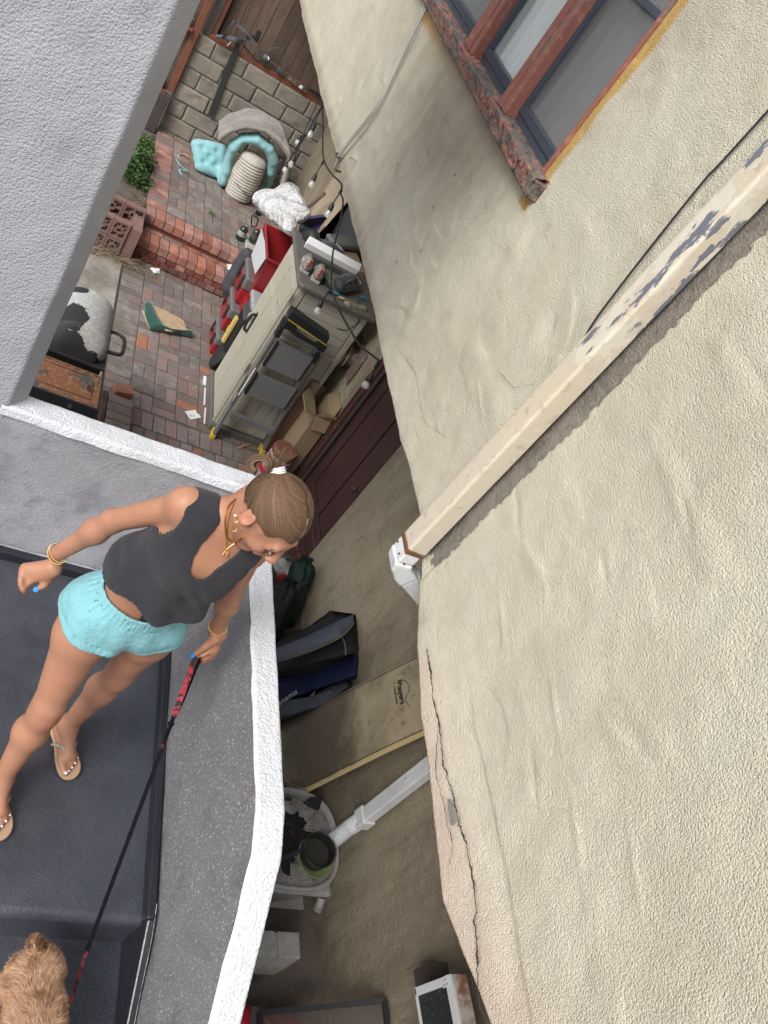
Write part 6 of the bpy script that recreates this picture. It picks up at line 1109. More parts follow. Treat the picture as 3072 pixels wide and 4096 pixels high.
# ---- cables on the upper wall
gc = mat('pale_cable', (.42, .41, .37), rough=.6)
for i, dy in enumerate((0, .045)):
    o = MB().tube(smoothpath([(1.565, 5.25 + dy, 2.04), (1.572, 5.20 + dy * .8, 1.75), (1.574, 5.10 + dy * .8, 1.47), (1.574, 5.20 + dy * .6, 1.2), (1.58, 5.27 + dy * .3, 1.05), (1.62, 5.3, .95), (1.80, 5.5, .96)], 6), .007, 8).build('wall_cable', gc, smooth=True); tag(o, ['nearer pale cable running down the upper wall from the window sill', 'farther pale cable running down the upper wall from the window sill'][i], 'cable', 'pale cables below the window')
o = MB().tube([(1.573 + .014 * math.cos(a), 5.28 + .036 * math.sin(a), 1.045) for a in [i * math.pi / 8 for i in range(16)]], .005, 5, closed=True).build('cable_tie', blk); tag(o, 'black tie holding the pale cables at the wall edge', 'cable tie')
o = MB().tube([(1.60, 5.0, 1.165), (1.56, 5.0, 1.165)], .006, 8).lathe((1.56, 5.0, 1.165), [(.010, 0), (.010, .006)], 10, axis=(-1, 0, 0)).build('brass_hook', brs); tag(o, 'small brass hook in the upper wall beside the pale cables', 'hook')
o = MB().tube(smoothpath([(1.580, 2.165, 4.5), (1.582, 2.160, 2.74), (1.580, 2.160, 2.50), (1.582, 2.105, 2.06), (1.585, 2.06, 1.96)], 8), .0036, 8).build('black_wall_cable', blkr, smooth=True); tag(o, 'single black cable running beside the upper downspout', 'cable')
# ---- string lights
sl = thing('string_lights', 'black festoon string lights with clear bulbs looped along the overhang', 'string lights', (2.0, 5.5, .9))
X0 = 2.0
main = [(2.000, 8.097, 0.497), (2.000, 7.916, 0.503), (2.000, 7.592, 0.473), (2.000, 7.311, 0.423), (2.000, 7.079, 0.398), (2.000, 6.826, 0.419), (2.000, 6.563, 0.474), (2.000, 6.299, 0.546), (2.000, 6.205, 0.552), (2.000, 6.175, 0.524), (2.000, 6.007, 0.534), (2.000, 5.833, 0.464), (2.000, 5.762, 0.421), (2.000, 5.588, 0.313), (2.000, 5.272, 0.238), (2.000, 5.106, 0.245), (2.000, 4.784, 0.299), (2.000, 4.405, 0.391), (2.000, 4.233, 0.443), (2.000, 4.020, 0.536), (2.000, 3.936, 0.572), (2.000, 3.929, 0.541), (2.000, 3.952, 0.566)]
MB().tube(smoothpath(main, 5), .007, 7).build('cable', blkr, sl, smooth=True)
sec = [(2.000, 7.921, 0.504), (2.000, 7.939, 0.440), (2.000, 7.938, 0.328), (2.000, 7.917, 0.223), (2.000, 7.951, 0.123), (2.000, 7.967, 0.043), (2.000, 7.951, -0.042), (2.000, 7.972, -0.100)]
MB().tube(smoothpath(sec, 4), .007, 7).build('cable', blkr, sl, smooth=True); MB().tube(smoothpath([(2.050, 8.329, 0.428), (2.050, 8.278, 0.216), (2.050, 8.210, 0.089), (2.050, 8.213, -0.068)], 5), .005, 6).build('cable', blkr, sl, smooth=True)
bulbg = mat('bulb_glass', (.75, .77, .76), rough=.04, alpha=.38, coat=1.0, spec=1.0); fil = mat('bulb_filament', (.5, .45, .35), rough=.4)
for (j, a, b_) in (((2.000, 7.910, 0.497), (2.000, 7.851, 0.361), (2.000, 7.790, 0.238)), ((2.050, 8.190, 0.098), (2.050, 8.299, 0.057), (2.050, 8.259, -0.032)), ((2.000, 7.951, 0.123), (2.000, 7.905, 0.001), (2.000, 7.876, -0.121)), ((2.000, 7.995, -0.037), (2.000, 8.035, -0.148), (2.000, 7.964, -0.224)), ((2.000, 6.986, 0.379), (2.000, 6.997, 0.262), (2.000, 6.938, 0.150)), ((2.000, 6.175, 0.524), (2.000, 6.187, 0.416), (2.000, 6.144, 0.301)), ((2.000, 5.214, 0.219), (2.000, 5.238, 0.101), (2.000, 5.192, 0.005)), ((2.000, 3.929, 0.541), (2.000, 3.906, 0.486), (2.000, 3.890, 0.388))):
    j, a, b_ = Vector(j), Vector(a), Vector(b_); L = (a - b_).length; d = unit(b_ - a)
    MB().tube([j, a], .0045, 6).tube([j + Vector((0, 0, .02)), j - Vector((0, 0, .015))], .011, 8).build('dropper', blkr, sl)
    so = MB().lathe(a, [(.006, -.004), (.014, .006), (.019, .02), (.019, L * .36), (.021, L * .38), (.021, L * .46), (.016, L * .5)], 16, axis=d).build('socket', blk, sl, smooth=True)
    MB().lathe(a + d * L * .46, [(.014, 0), (.018, L * .10), (.024, L * .25), (.026, L * .36), (.022, L * .47), (.012, L * .53), (0, L * .54)], 18, axis=d).build('bulb', bulbg, so, smooth=True)
    MB().tube([a + d * L * .5, a + d * L * .75 + frame(d)[0] * .006, a + d * L * .85, a + d * L * .75 - frame(d)[0] * .006, a + d * L * .5], .0012, 4).build('filament', fil, so)
# ================================================================== WOMAN
skin = mat('tanned_skin', (.36, .182, .118), rough=.45, sss=.12, var=[(5, (.42, .21, .128), .4, .7), (14, (.34, .155, .10), .5, .75, None, .6), (45, (.31, .14, .085), .58, .8, None, .6), (38, (.16, .07, .045), .765, .785)], bump=[(260, .4)], bdist=.0008, spec=.4)
wo = thing('person', 'woman in charcoal crop tank and turquoise shorts holding the red plaid leash', 'person', (.6, 1.45, 0))
V3 = lambda *a: np.array(a, float)
cx_, cy_, cz_ = [V3(*[r[i] for r in rows]) for i in range(3)]
HU = .82 * cx_ + .12 * cy_ + .56 * cz_; HU /= np.linalg.norm(HU)
HF = .20 * cx_ - .95 * cy_ - .09 * cz_; HF -= HU * (HF @ HU); HF /= np.linalg.norm(HF); HR = np.cross(HF, HU)
HC = V3(.728, 1.398, 1.472)
def hd_(r, u, f): return HC + HR * r + HU * u + HF * f
hipR, hipL = V3(.505, 1.475, .84), V3(.685, 1.49, .84); knR, knL = V3(.505, 1.372, .455), V3(.712, 1.55, .46); anR, anL = V3(.488, 1.325, .10), V3(.668, 1.552, .095)
pel, wai, che, nek = V3(.597, 1.485, .88), V3(.600, 1.475, 1.02), V3(.648, 1.462, 1.20), V3(.672, 1.468, 1.355)
shR, shL = V3(.556, 1.462, 1.352), V3(.778, 1.475, 1.262); elR, elL = V3(.447, 1.565, 1.115), V3(.832, 1.507, 1.03); wrR, wrL = V3(.362, 1.575, .912), V3(.888, 1.545, .815)
B = SDF((.24, 1.12, -.01), (1.0, 1.72, 1.62), .0042)
fy = (0, 1, 0)
B.cap(hipR + V3(.025, .01, .01), hipL + V3(-.025, .01, .01), .090, .090, k=.05, flat=fy, fr=.98).cap(hipR + V3(.035, .05, .0), hipL + V3(-.035, .05, .0), .070, .070, k=.04)
B.cap(pel, wai, .105, .086, k=.06, flat=fy, fr=.80).cap(wai + V3(-.018, 0, 0), wai + V3(.018, 0, 0), .082, .082, k=.05, flat=fy, fr=.80)
B.cap(wai, che, .088, .104, k=.05, flat=fy, fr=.78).cap(che + V3(-.032, 0, .02), che + V3(.032, 0, .0), .084, .084, k=.05, flat=fy, fr=.90)
B.cap(V3(.60, 1.462, 1.315), V3(.735, 1.468, 1.265), .062, .060, k=.05).cap(nek + V3(0, .01, -.02), shR, .034, .036, k=.05).cap(nek + V3(.01, .01, -.03), shL, .034, .036, k=.05)
B.ell(V3(.606, 1.392, 1.205), (.030, .030, .042), k=.06).ell(V3(.702, 1.398, 1.185), (.030, .030, .042), k=.06)
for h_, k_n, a_ in ((hipR, knR, anR), (hipL, knL, anL)):
    m1 = h_ + (k_n - h_) * .22; B.cap(h_, m1, .080, .077, k=.04).cap(m1, k_n, .077, .041, k=.03).cap(k_n + V3(0, -.004, .03), k_n + V3(0, -.003, -.03), .042, .039, k=.03)
    cf = k_n + (a_ - k_n) * .34 + V3(0, .012, 0); B.cap(k_n, cf, .041, .044, k=.02).cap(cf, a_, .046, .028, k=.04)
for s_, e_, w_, dl in ((shR, elR, wrR, V3(-.01, 0, 0)), (shL, elL, wrL, V3(.006, 0, -.01))):
    B.ell(s_ + dl * .6, (.040, .040, .043), k=.025).cap(s_, e_, .0375, .030, k=.02).cap(e_, e_ + (w_ - e_) * .3, .030, .031, k=.02).cap(e_ + (w_ - e_) * .3, w_, .031, .021, k=.03, flat=(0, 1, 0), fr=.92)
B.cap(nek + V3(0, .005, -.02), hd_(0, -.055, -.035), .048, .047, k=.035)
# head
B.ell(hd_(0, .018, -.012), (.071, .088, .090), (HR, HU, HF), k=.02).ell(hd_(0, -.035, .022), (.057, .074, .062), (HR, HU, HF), k=.03)
for s in (-1, 1):
    B.cap(hd_(s * .046, -.062, .0), hd_(s * .012, -.098, .052), .017, .015, k=.03).ell(hd_(s * .036, -.034, .060), (.023, .024, .022), (HR, HU, HF), k=.02)
    B.ell(hd_(s * .030, .000, .0735), (.0155, .0125, .0125), (HR, HU, HF), k=.006)
    B.ell(hd_(s * .075, -.014, -.008), (.008, .030, .019), (unit(HR + HF * -.35 * s), HU, HF), k=.004).ell(hd_(s * .083, -.008, -.006), (.006, .017, .010), (HR, HU, HF), k=.004, op='d')
    B.ell(hd_(s * .0105, -.040, .103), (.0085, .007, .009), (HR, HU, HF), k=.006)
B.ell(hd_(0, -.098, .060), (.020, .016, .018), (HR, HU, HF), k=.02).cap(hd_(-.034, .020, .080), hd_(.034, .020, .080), .0085, .0085, k=.02)
B.cap(hd_(0, .008, .087), hd_(0, -.033, .112), .0075, .0105, k=.012)
B.cap(hd_(-.017, -.064, .086), hd_(0, -.0625, .0935), .0045, .006, k=.005).cap(hd_(.017, -.064, .086), hd_(0, -.0625, .0935), .0045, .006, k=.005).cap(hd_(-.014, -.0725, .084), hd_(.014, -.0725, .084), .0065, .0065, k=.006)
# right hand, relaxed, back of the hand up
FY = 1.575
pk_ = [V3(*(0.306, 1.585, 0.816)), V3(*(0.312, 1.578, 0.813)), V3(*(0.320, 1.570, 0.807)), V3(*(0.333, 1.560, 0.798))]
W_ = V3(*(0.370, 1.578, 0.854))
for i, q in enumerate(pk_): B.cap(W_ + (q - pk_[1]) * .35, q, .017, .0115, k=.016)
fg = [((290, 610), (285, 650), (310, 690)), ((280, 660), (272, 715), (300, 765)), ((285, 730), (272, 780), (310, 850)), ((345, 790), (300, 840), (325, 890))]
FGP = [[V3(*p) for p in (((0.302, 1.578, 0.808)), ((0.304, 1.566, 0.807)), ((0.312, 1.560, 0.804)))], [V3(*p) for p in (((0.305, 1.566, 0.802)), ((0.305, 1.552, 0.801)), ((0.314, 1.548, 0.794)))], [V3(*p) for p in (((0.311, 1.555, 0.795)), ((0.308, 1.540, 0.796)), ((0.316, 1.536, 0.788)))], [V3(*p) for p in (((0.323, 1.545, 0.790)), ((0.317, 1.532, 0.787)), ((0.325, 1.530, 0.778)))]]
for q, (a, b_, c) in zip(pk_, FGP): B.cap(q, a, .0105, .0095, k=.004).cap(a, b_, .0094, .0082, k=.003).cap(b_, c, .0082, .0068, k=.003)
ta, tb, tc = V3(*(0.372, 1.568, 0.817)), V3(*(0.368, 1.552, 0.801)), V3(*(0.357, 1.545, 0.789)); B.cap(W_, ta, .019, .015, k=.015).cap(ta, tb, .0135, .011, k=.006).cap(tb, tc, .0105, .008, k=.004)
# left hand, closed round the leash
LY = 1.535
P_ = lambda *p: [V3(*q) for q in p]
pl1, pl2 = P_((0.902, 1.545, 0.788), (0.910, 1.532, 0.728)); B.cap(wrL, pl1, .024, .026, k=.015).cap(pl1, pl2, .026, .022, k=.015).cap(pl2, V3(*(0.923, 1.535, 0.688)), .022, .019, k=.012)
for a, b_, c, d in (P_((0.900, 1.515, 0.733), (0.884, 1.505, 0.718), (0.878, 1.515, 0.697), (0.895, 1.530, 0.671)), P_((0.915, 1.522, 0.710), (0.903, 1.515, 0.684), (0.896, 1.525, 0.663), (0.912, 1.540, 0.643)), P_((0.933, 1.535, 0.678), (0.914, 1.528, 0.652), (0.907, 1.540, 0.632), (0.922, 1.550, 0.622)), P_((0.938, 1.548, 0.655), (0.923, 1.548, 0.625), (0.918, 1.556, 0.611), (0.928, 1.560, 0.613))): B.cap(a, b_, .0095, .0085, k=.004).cap(b_, c, .0085, .0078, k=.003).cap(c, d, .0078, .007, k=.003)
t1, t2, t3 = P_((0.891, 1.520, 0.791), (0.873, 1.508, 0.754), (0.857, 1.503, 0.712)); B.cap(pl1, t1, .018, .015, k=.012).cap(t1, t2, .014, .0115, k=.008).cap(t2, t3, .011, .0085, k=.004)
# feet
def foot(heel, ball, toe, out, ank):
    heel, ball, toe = V3(*heel), V3(*ball), V3(*toe); d = toe - heel; d /= np.linalg.norm(d); s = np.array([-d[1], d[0], 0]) * out
    B.cap(ank, heel + V3(0, 0, .02), .028, .026, k=.02).cap(ank, ball + V3(0, 0, .012), .028, .019, k=.03).cap(heel, ball + s * .014, .024, .018, k=.02).cap(heel, ball - s * .014, .024, .019, k=.02)
    big = ball - s * .024
    for i in range(5): p = ball + s * (-.026 + i * .0135); q = toe + s * (-.024 + i * .0135) - d * (.004 * i + .002 * i * i); r = .0115 if i == 0 else .0078; B.cap(p, q + V3(0, 0, -.002), r + .002, r, k=.004)
    return d, s
dL, sL = foot((.650, 1.592, .040), (.697, 1.470, .034), (.718, 1.418, .030), 1, anL); dR, sR = foot((.478, 1.365, .040), (.510, 1.245, .034), (.528, 1.190, .030), -1 * -1, anR)
body = B.mesh('body', skin, wo, relax=2)
def facep(P):
    L = (P - hd_(0, -.068, .092)); r = np.linalg.norm(L * 1.0, axis=1); lips = np.exp(-((L @ HR) / .018) ** 2 - ((L @ HU) / .009) ** 2 - (np.maximum(0, -(L @ HF)) / .02) ** 2)
    ck1 = np.exp(-((np.linalg.norm(P - hd_(.04, -.032, .07), axis=1)) / .022) ** 2); nz = np.exp(-(np.linalg.norm(P - hd_(0, -.036, .115), axis=1) / .016) ** 2); ear = np.exp(-(np.linalg.norm(P - hd_(.078, -.012, -.008), axis=1) / .026) ** 2)
    kn = np.exp(-(np.linalg.norm(P - (knR + V3(0, -.05, 0)), axis=1) / .05) ** 2) + np.exp(-(np.linalg.norm(P - (knL + V3(0, -.05, 0)), axis=1) / .05) ** 2)
    return lips * 1.3, np.clip(ck1 + nz + ear * .9 + kn * .6, 0, 1), 0 * lips
tints(skin, [((.42, .13, .11), .5, 1.2, 30, None), ((.55, .22, .17), .3, 1.6, 20, None)]); paint(body, facep)
# eyelashes, brows
hairdk = mat('brown_hair', (.105, .062, .038), rough=.62, spec=.25); lsh = mat('lash_brown', (.035, .02, .014), rough=.6)
for s in (1, -1):
    f_ = MB()
    for i in range(12): t = i / 11; f_.tube([hd_(s * (.018 + .026 * t), -.0085 - .004 * math.sin(t * 3.1), .0845 - .008 * t * t), hd_(s * (.018 + .030 * t), -.0155 - .004 * math.sin(t * 3.1), .091 - .008 * t * t)], .0006, 3)
    f_.tube([hd_(s * (.017 + .027 * t), -.0078 - .0045 * math.sin(t * 3.1), .0852 - .009 * t * t) for t in [j / 8 for j in range(9)]], .0009, 4); f_.build('eyelashes', lsh, wo)
    MB().tube([hd_(s * (.014 + .036 * t), .0155 + .005 * math.sin(t * 3.1) - .004 * t, .0895 - .013 * t * t) for t in [j / 8 for j in range(9)]], [(.0028 * (1 - .6 * j / 8), .0012) for j in range(9)], 6).build('eyebrow', mat('brow_brown', (.09, .055, .035), rough=.7), wo)
# hair: scalp cap + combed strands + looped bun
HA = V3(.074, .0905, .091); HO = hd_(0, .018, -.012)
cap_ = SDF(HC - .16, HC + .16, .0035); cap_.ell(HO, HA - .0005, (HR, HU, HF), k=0)
def hairkeep(V):
    L = (V - HO) @ np.stack([HR, HU, HF], 1); r, u, f = np.abs(L[:, 0]), L[:, 1], L[:, 2]; line = .060 - 0 * r + .0
    face = (f > .006 + .30 * np.clip(u, -.05, .2) * 1.1) & (u < .055 - 3.2 * np.maximum(r - .03, 0) ** 1.4 * 3); low = (u < -.035) & (f > -.03); lowb = u < -.075
    return ~((face & (f > .012)) | low | lowb | ((u < -.005) & (f > -.012)))
hair = cap_.mesh('hair', hairdk, wo, relax=1, keep=hairkeep)
TIE = hd_(0, .045, -.098)
kr = np.random.default_rng(21)
def toS(d, lift):
    d = d / np.linalg.norm(d, axis=-1, keepdims=True); R_ = 1 / np.linalg.norm(d / (HA + lift[..., None] if np.ndim(lift) else HA + lift), axis=-1, keepdims=True); return d * R_
def strands(n, seed, m, name, w0=.0016):
    k = np.random.default_rng(seed); side = np.where(k.random(n) < .62, 1.0, -1.0); t = k.random(n); kind = k.random(n)
    # start points: along the middle parting, plus the front/side hairline and nape
    a = .24 + t * 1.45; crown = a > 9; p0 = np.stack([np.where(crown, side * k.random(n) * .5, side * (.012 + .03 * k.random(n))), np.sin(a), np.cos(a)], 1)
    b_ = k.random(n); hl = np.stack([side * (.16 + .80 * b_ ** .8), .50 - .72 * b_ ** 1.2, .92 - .86 * b_ ** 1.1], 1); hl2 = np.stack([side * (.95 - .5 * b_), -.35 - .35 * b_, -.25 - .55 * b_], 1)
    p0 = np.where((kind < .30)[:, None], hl, p0); p0 = np.where((kind > .82)[:, None], hl2, p0)
    tie = (TIE - HO) @ np.stack([HR, HU, HF], 1); tie = tie / np.linalg.norm(tie); tie = tie + k.normal(size=(n, 3)) * .10
    pm = np.stack([side * (.80 - .35 * t + .15 * k.random(n)), .50 + .30 * t + .12 * k.random(n), .05 + .42 * np.cos(a) - .25 * t], 1); pm = np.where((kind < .30)[:, None], hl * [1.1, 1, .3] + [0, .15, -.25], pm); pm = np.where((kind > .82)[:, None], hl2 * [.9, .2, 1.1] + [0, 0, -.2], pm)
    S = 15; s = np.linspace(0, 1, S)[None, :, None]; p0 = p0 / np.linalg.norm(p0, axis=1, keepdims=True); pm /= np.linalg.norm(pm, axis=1, keepdims=True)
    D = (1 - s) ** 2 * p0[:, None] + 2 * s * (1 - s) * pm[:, None] * 1.15 + s ** 2 * tie[:, None]; D += k.normal(size=(n, 1, 3)) * .015 * np.sin(s * math.pi)
    lift = (.0006 + .0018 * k.random((n, 1)) + .0020 * np.sin(s[..., 0] * math.pi) * k.random((n, 1))); P = toS(D, lift) @ np.stack([HR, HU, HF], 0) + HO
    nrm = (P - HO); nrm /= np.linalg.norm(nrm, axis=-1, keepdims=True); tg = np.gradient(P, axis=1); sd_ = np.cross(nrm, tg); sd_ /= np.maximum(np.linalg.norm(sd_, axis=-1, keepdims=True), 1e-9); w = w0 * (.5 + k.random((n, 1, 1))) * (1 - .5 * s) * np.minimum(1, s * 5 + .15)
    V = np.stack([P - sd_ * w, P + nrm * w * .12, P + sd_ * w], 2).reshape(-1, 3); i = np.arange(n)[:, None, None] * S * 3 + np.arange(S - 1)[None, :, None] * 3 + np.arange(2)[None, None, :]
    F = np.stack([i, i + 1, i + 4, i + 3], -1).reshape(-1, 4); o = finish(name, V, F, m, hair, True); o['kind'] = 'stuff'
strands(2300, 1, hairdk, 'brown_strands'); strands(1100, 2, mat('mid_brown_hair', (.135, .084, .051), rough=.6, spec=.25), 'mid_brown_strands'); strands(420, 3, mat('blonde_hair', (.185, .12, .072), rough=.6, spec=.25), 'blonde_strands', .0011); strands(350, 4, mat('deep_brown_hair', (.085, .052, .034), rough=.6, spec=.2), 'dark_strands')
fl_w = MB(); kw = random.Random(5)
for i in range(70):
    sd1 = kw.choice([1, 1, -1]); st = hd_(sd1 * kw.uniform(.062, .072), kw.uniform(-.05, .03), kw.uniform(-.06, .05)) if i % 2 else hd_(kw.uniform(-.05, .05), kw.uniform(-.07, -.04), -.075)
    d1 = Vector(HF * kw.uniform(-1, .6) - HU * kw.uniform(.2, 1) + HR * sd1 * kw.uniform(0, .5)).normalized() * kw.uniform(.015, .04); q1_ = Vector(st); fl_w.tube(smoothpath([q1_, q1_ + d1 * .5 + Vector((kw.uniform(-.004, .004),) * 3), q1_ + d1], 3), .00035, 3, caps=False)
fl_w = fl_w.build('loose_strands', mat('loose_hair', (.22, .14, .085), rough=.6), hair); fl_w['kind'] = 'stuff'
v = []; f = []
for i in range(16):
    a = .18 + i / 15 * 1.0; p = toS(V3(0, math.sin(a), math.cos(a)), .0022) @ np.stack([HR, HU, HF], 0) + HO; w = HR * (.0016 + .001 * math.sin(i)); v += [p - w, p + w]
    if i: f.append((2 * i - 2, 2 * i - 1, 2 * i + 1, 2 * i))
finish('parting', v, f, mat('scalp_skin', (.46, .27, .20), rough=.6), hair)
tb_ = MB()
for k2 in range(3):
    c = V3(*TIE) + HF * (.004 - k2 * .006); a1, a2 = frame(Vector(HF)); tb_.tube([Vector(c) + (a1 * math.cos(q) + a2 * math.sin(q)) * .0175 for q in [i * math.pi / 10 for i in range(20)]], .0032, 6, closed=True)
tb_.build('hair_tie', mat('white_hair_tie', (.62, .62, .62), rough=.7), hair, smooth=True)
kq = random.Random(31); LC = Vector(V3(*TIE) - cx_ * .040 + cy_ * .010 + cz_ * .006 - HF * .006); CX, CY, CZ = Vector(cx_), Vector(cy_), Vector(cz_)
for nm, mm, n_ in (('bun_brown', hairdk, 90), ('bun_mid', MATS['mid_brown_hair'], 90), ('bun_blonde', MATS['blonde_hair'], 80)):
    b = MB()
    for i in range(n_):
        r = kq.uniform(.011, .024); off = CZ * kq.uniform(-.018, .018); ph = kq.uniform(-.15, .15); e = kq.uniform(.9, 1.15); T0 = Vector(TIE) + CX * kq.uniform(-.006, .012) + CZ * kq.uniform(-.012, .012)
        pts = [T0] + [LC + off + CX * r * 1.25 * math.cos(a + ph) + CY * r * e * math.sin(a + ph) for a in [-.5 + j * 4.6 / 9 for j in range(10)]]
        b.tube(smoothpath(pts, 2), .0009, 3, caps=False)
    for i in range(18):
        T0 = Vector(TIE) - Vector(HF) * .01; d = (CY * kq.uniform(.3, 1) - CX * kq.uniform(-.8, .9) + CZ * kq.uniform(-.3, .3)).normalized(); b.tube(smoothpath([T0, T0 + d * .02, T0 + d * .045 + Vector((kq.uniform(-.01, .01),) * 3)], 3), .0007, 3, caps=False)
    o = b.build(nm, mm, hair); o['kind'] = 'stuff'
# ---- shirt
cloth = mat('charcoal_jersey', (.030, .030, .036), rough=.95, sheen=.10, spec=.2, var=[(7, (.038, .038, .045), .45, .7)], bump=[(9, 1.4), (26, .8), (400, .3)], bdist=.008)
S = SDF((.40, 1.28, .93), (.92, 1.64, 1.47), .0042)
S.cap(V3(.594, 1.470, 1.02), che + V3(-.004, .002, -.03), .145, .112, k=.05, flat=fy, fr=.84).cap(che + V3(-.036, 0, .02), che + V3(.036, 0, -.0), .091, .091, k=.05, flat=fy, fr=.93)
S.cap(V3(.604, 1.463, 1.31), V3(.735, 1.468, 1.262), .066, .064, k=.05).cap(nek + V3(0, .01, -.02), shR, .043, .044, k=.05).cap(nek + V3(.01, .01, -.03), shL, .043, .044, k=.05)
S.cap(V3(.618, 1.402, 1.195), V3(.692, 1.405, 1.180), .046, .046, k=.07).cap(V3(.575, 1.465, 1.05), V3(.650, 1.46, 1.03), .108, .108, k=.05, flat=fy, fr=.95)
PP = S.field(); ang = np.arctan2(PP[..., 1] - 1.47, PP[..., 0] - .61); S.D = S.D + (.0070 * np.sin(ang * 7 + PP[..., 2] * 9) * np.clip((1.18 - PP[..., 2]) / .12, 0, 1) + .0035 * np.sin((PP[..., 0] * .7 + PP[..., 2] * .9) * 95 + 4 * vnoise(PP, 7)) * np.clip(vnoise(PP, 9) * 4, 0, 1) + .008 * fbm(PP * np.array([1, 1, .6]), 10, 2)).astype(np.float32) - np.float32(.004)
SX = unit(Vector(shL - shR)); SXn = np.array(SX); UPn = V3(.10, -.02, .99); UPn /= np.linalg.norm(UPn); NB = V3(.667, 1.46, 1.345)
L = PP - NB; s_c = L @ SXn; u_c = L @ UPn; fr_ = PP[..., 1] < 1.468
hem = (1.040 + .022 * np.sin(ang * 2 + .6) + .010 * np.sin(ang * 5) + np.clip((PP[..., 1] - 1.44) * .7, 0, .07)) - PP[..., 2]
neck = np.where(fr_, .055 * (1 - np.sqrt(((s_c - .010) / .048) ** 2 + (np.minimum(u_c, 0) / .118) ** 2)), .05 * (1 - np.sqrt(((s_c - .004) / .052) ** 2 + (np.minimum(u_c, 0) / .045) ** 2)))
aR = PP - (shR + V3(-.066, 0, -.024)); aL = PP - (shL + V3(.056, 0, -.034)); arm = np.maximum(.06 * (1 - np.sqrt((aR[..., 0] / .056) ** 2 + (aR[..., 2] / .105) ** 2)), .06 * (1 - np.sqrt((aL[..., 0] / .050) ** 2 + (aL[..., 2] / .095) ** 2)))
S.D = np.maximum(np.maximum(S.D, -(S.D + .0075)), np.maximum(hem, np.maximum(neck, arm))).astype(np.float32)
shirt = S.mesh('crop_tank', cloth, wo, relax=2)
# ---- shorts
trq = mat('turquoise_shorts', (.185, .405, .45), rough=.85, sheen=.05, var=[(6, (.20, .46, .51), .4, .7)], bump=[(8, 1.6), (24, .9), (300, .2)], bdist=.010)
Q = SDF((.36, 1.30, .66), (.84, 1.70, 1.06), .0042)
Q.cap(hipR + V3(.025, .01, .01), hipL + V3(-.025, .01, .01), .104, .104, k=.05, flat=fy, fr=.98).cap(hipR + V3(.035, .05, .0), hipL + V3(-.035, .05, .0), .080, .080, k=.04).cap(pel, V3(.599, 1.477, 1.0), .123, .114, k=.05, flat=fy, fr=.84)
Q.cap(hipR, hipR + (knR - hipR) * .36, .100, .124, k=.02).cap(hipL, hipL + (knL - hipL) * .36, .094, .118, k=.02)
PP = Q.field(); ang = np.arctan2(PP[..., 1] - 1.47, PP[..., 0] - .60); ZW = .968 + .10 * (PP[..., 1] - 1.45); ZH = .785 + .03 * np.abs(PP[..., 0] - .60) / .12; Q.D = Q.D + (.0026 * np.sin(ang * 46) * np.clip(1 - np.abs(PP[..., 2] - ZW + .022) / .034, 0, 1) + .0014 * np.clip(1 - np.abs(PP[..., 2] - ZW + .046) / .008, 0, 1) + .0035 * fbm(PP * np.array([1, 1, .45]), 12, 3) + .0045 * np.sin(ang * 8 + PP[..., 2] * 14 + 1) * np.clip((.95 - PP[..., 2]) / .12, 0, 1) + .0025 * np.clip(1 - np.abs(PP[..., 2] - ZH - .022) / .005, 0, 1)).astype(np.float32)
Q.D = np.maximum(np.maximum(Q.D, -(Q.D + .0075)), np.maximum(PP[..., 2] - ZW, ZH - PP[..., 2])).astype(np.float32)
sho = Q.mesh('shorts', trq, wo, relax=1)
# ---- jewellery, nails, sandals
gold = mat('gold', (.80, .52, .20), rough=.25, metal=1); blue = mat('blue_nail_varnish', (.01, .22, .72), rough=.15, coat=1); wn_ = mat('white_nail_varnish', (.8, .8, .8), rough=.2)
def bangle(c, d, r, name, beads=30, br=.0026):
    a1, a2 = frame(Vector(d)); b = MB()
    for i in range(beads): q = i * 2 * math.pi / beads; p = Vector(c) + (a1 * math.cos(q) + a2 * math.sin(q)) * r; b.lathe(p - Vector((0, 0, br)), [(0, 0), (br * .8, br * .5), (br, br), (br * .8, br * 1.5), (0, br * 2)], 6, caps=False)
    b.build(name, gold, wo, smooth=True)
fa_ = unit(Vector(wrR - elR)); bangle(wrR - np.array(fa_) * .002, fa_ + Vector((0, .1, .12)), .0285, 'bracelet'); bangle(wrR - np.array(fa_) * .010, fa_, .0285, 'bracelet', 36, .0020)
fb2 = unit(Vector(wrL - elL)); bangle(wrL - np.array(fb2) * .004, fb2, .0275, 'bracelet'); bangle(wrL - np.array(fb2) * .012, fb2 + Vector((0, .1, .1)), .028, 'bracelet', 36, .0020)
def surf(pts, lift=.002):
    """drop a path of guide points onto the body skin"""
    dg = body.data; from mathutils.bvhtree import BVHTree
    global _BV
    try: _BV
    except NameError:
        og = ORG[wo]; _BV = BVHTree.FromPolygons([tuple(v.co + og) for v in dg.vertices], [tuple(p.vertices) for p in dg.polygons])
    out = []
    for p in smoothpath(pts, 5):
        h = _BV.ray_cast(Vector(CAM_POS), (p - Vector(CAM_POS)).normalized()); q, n = (h[0], h[1]) if h[0] is not None and (h[0] - p).length < .12 else (p, Vector((0, -1, 0))); out.append(q + n * lift)
    return out
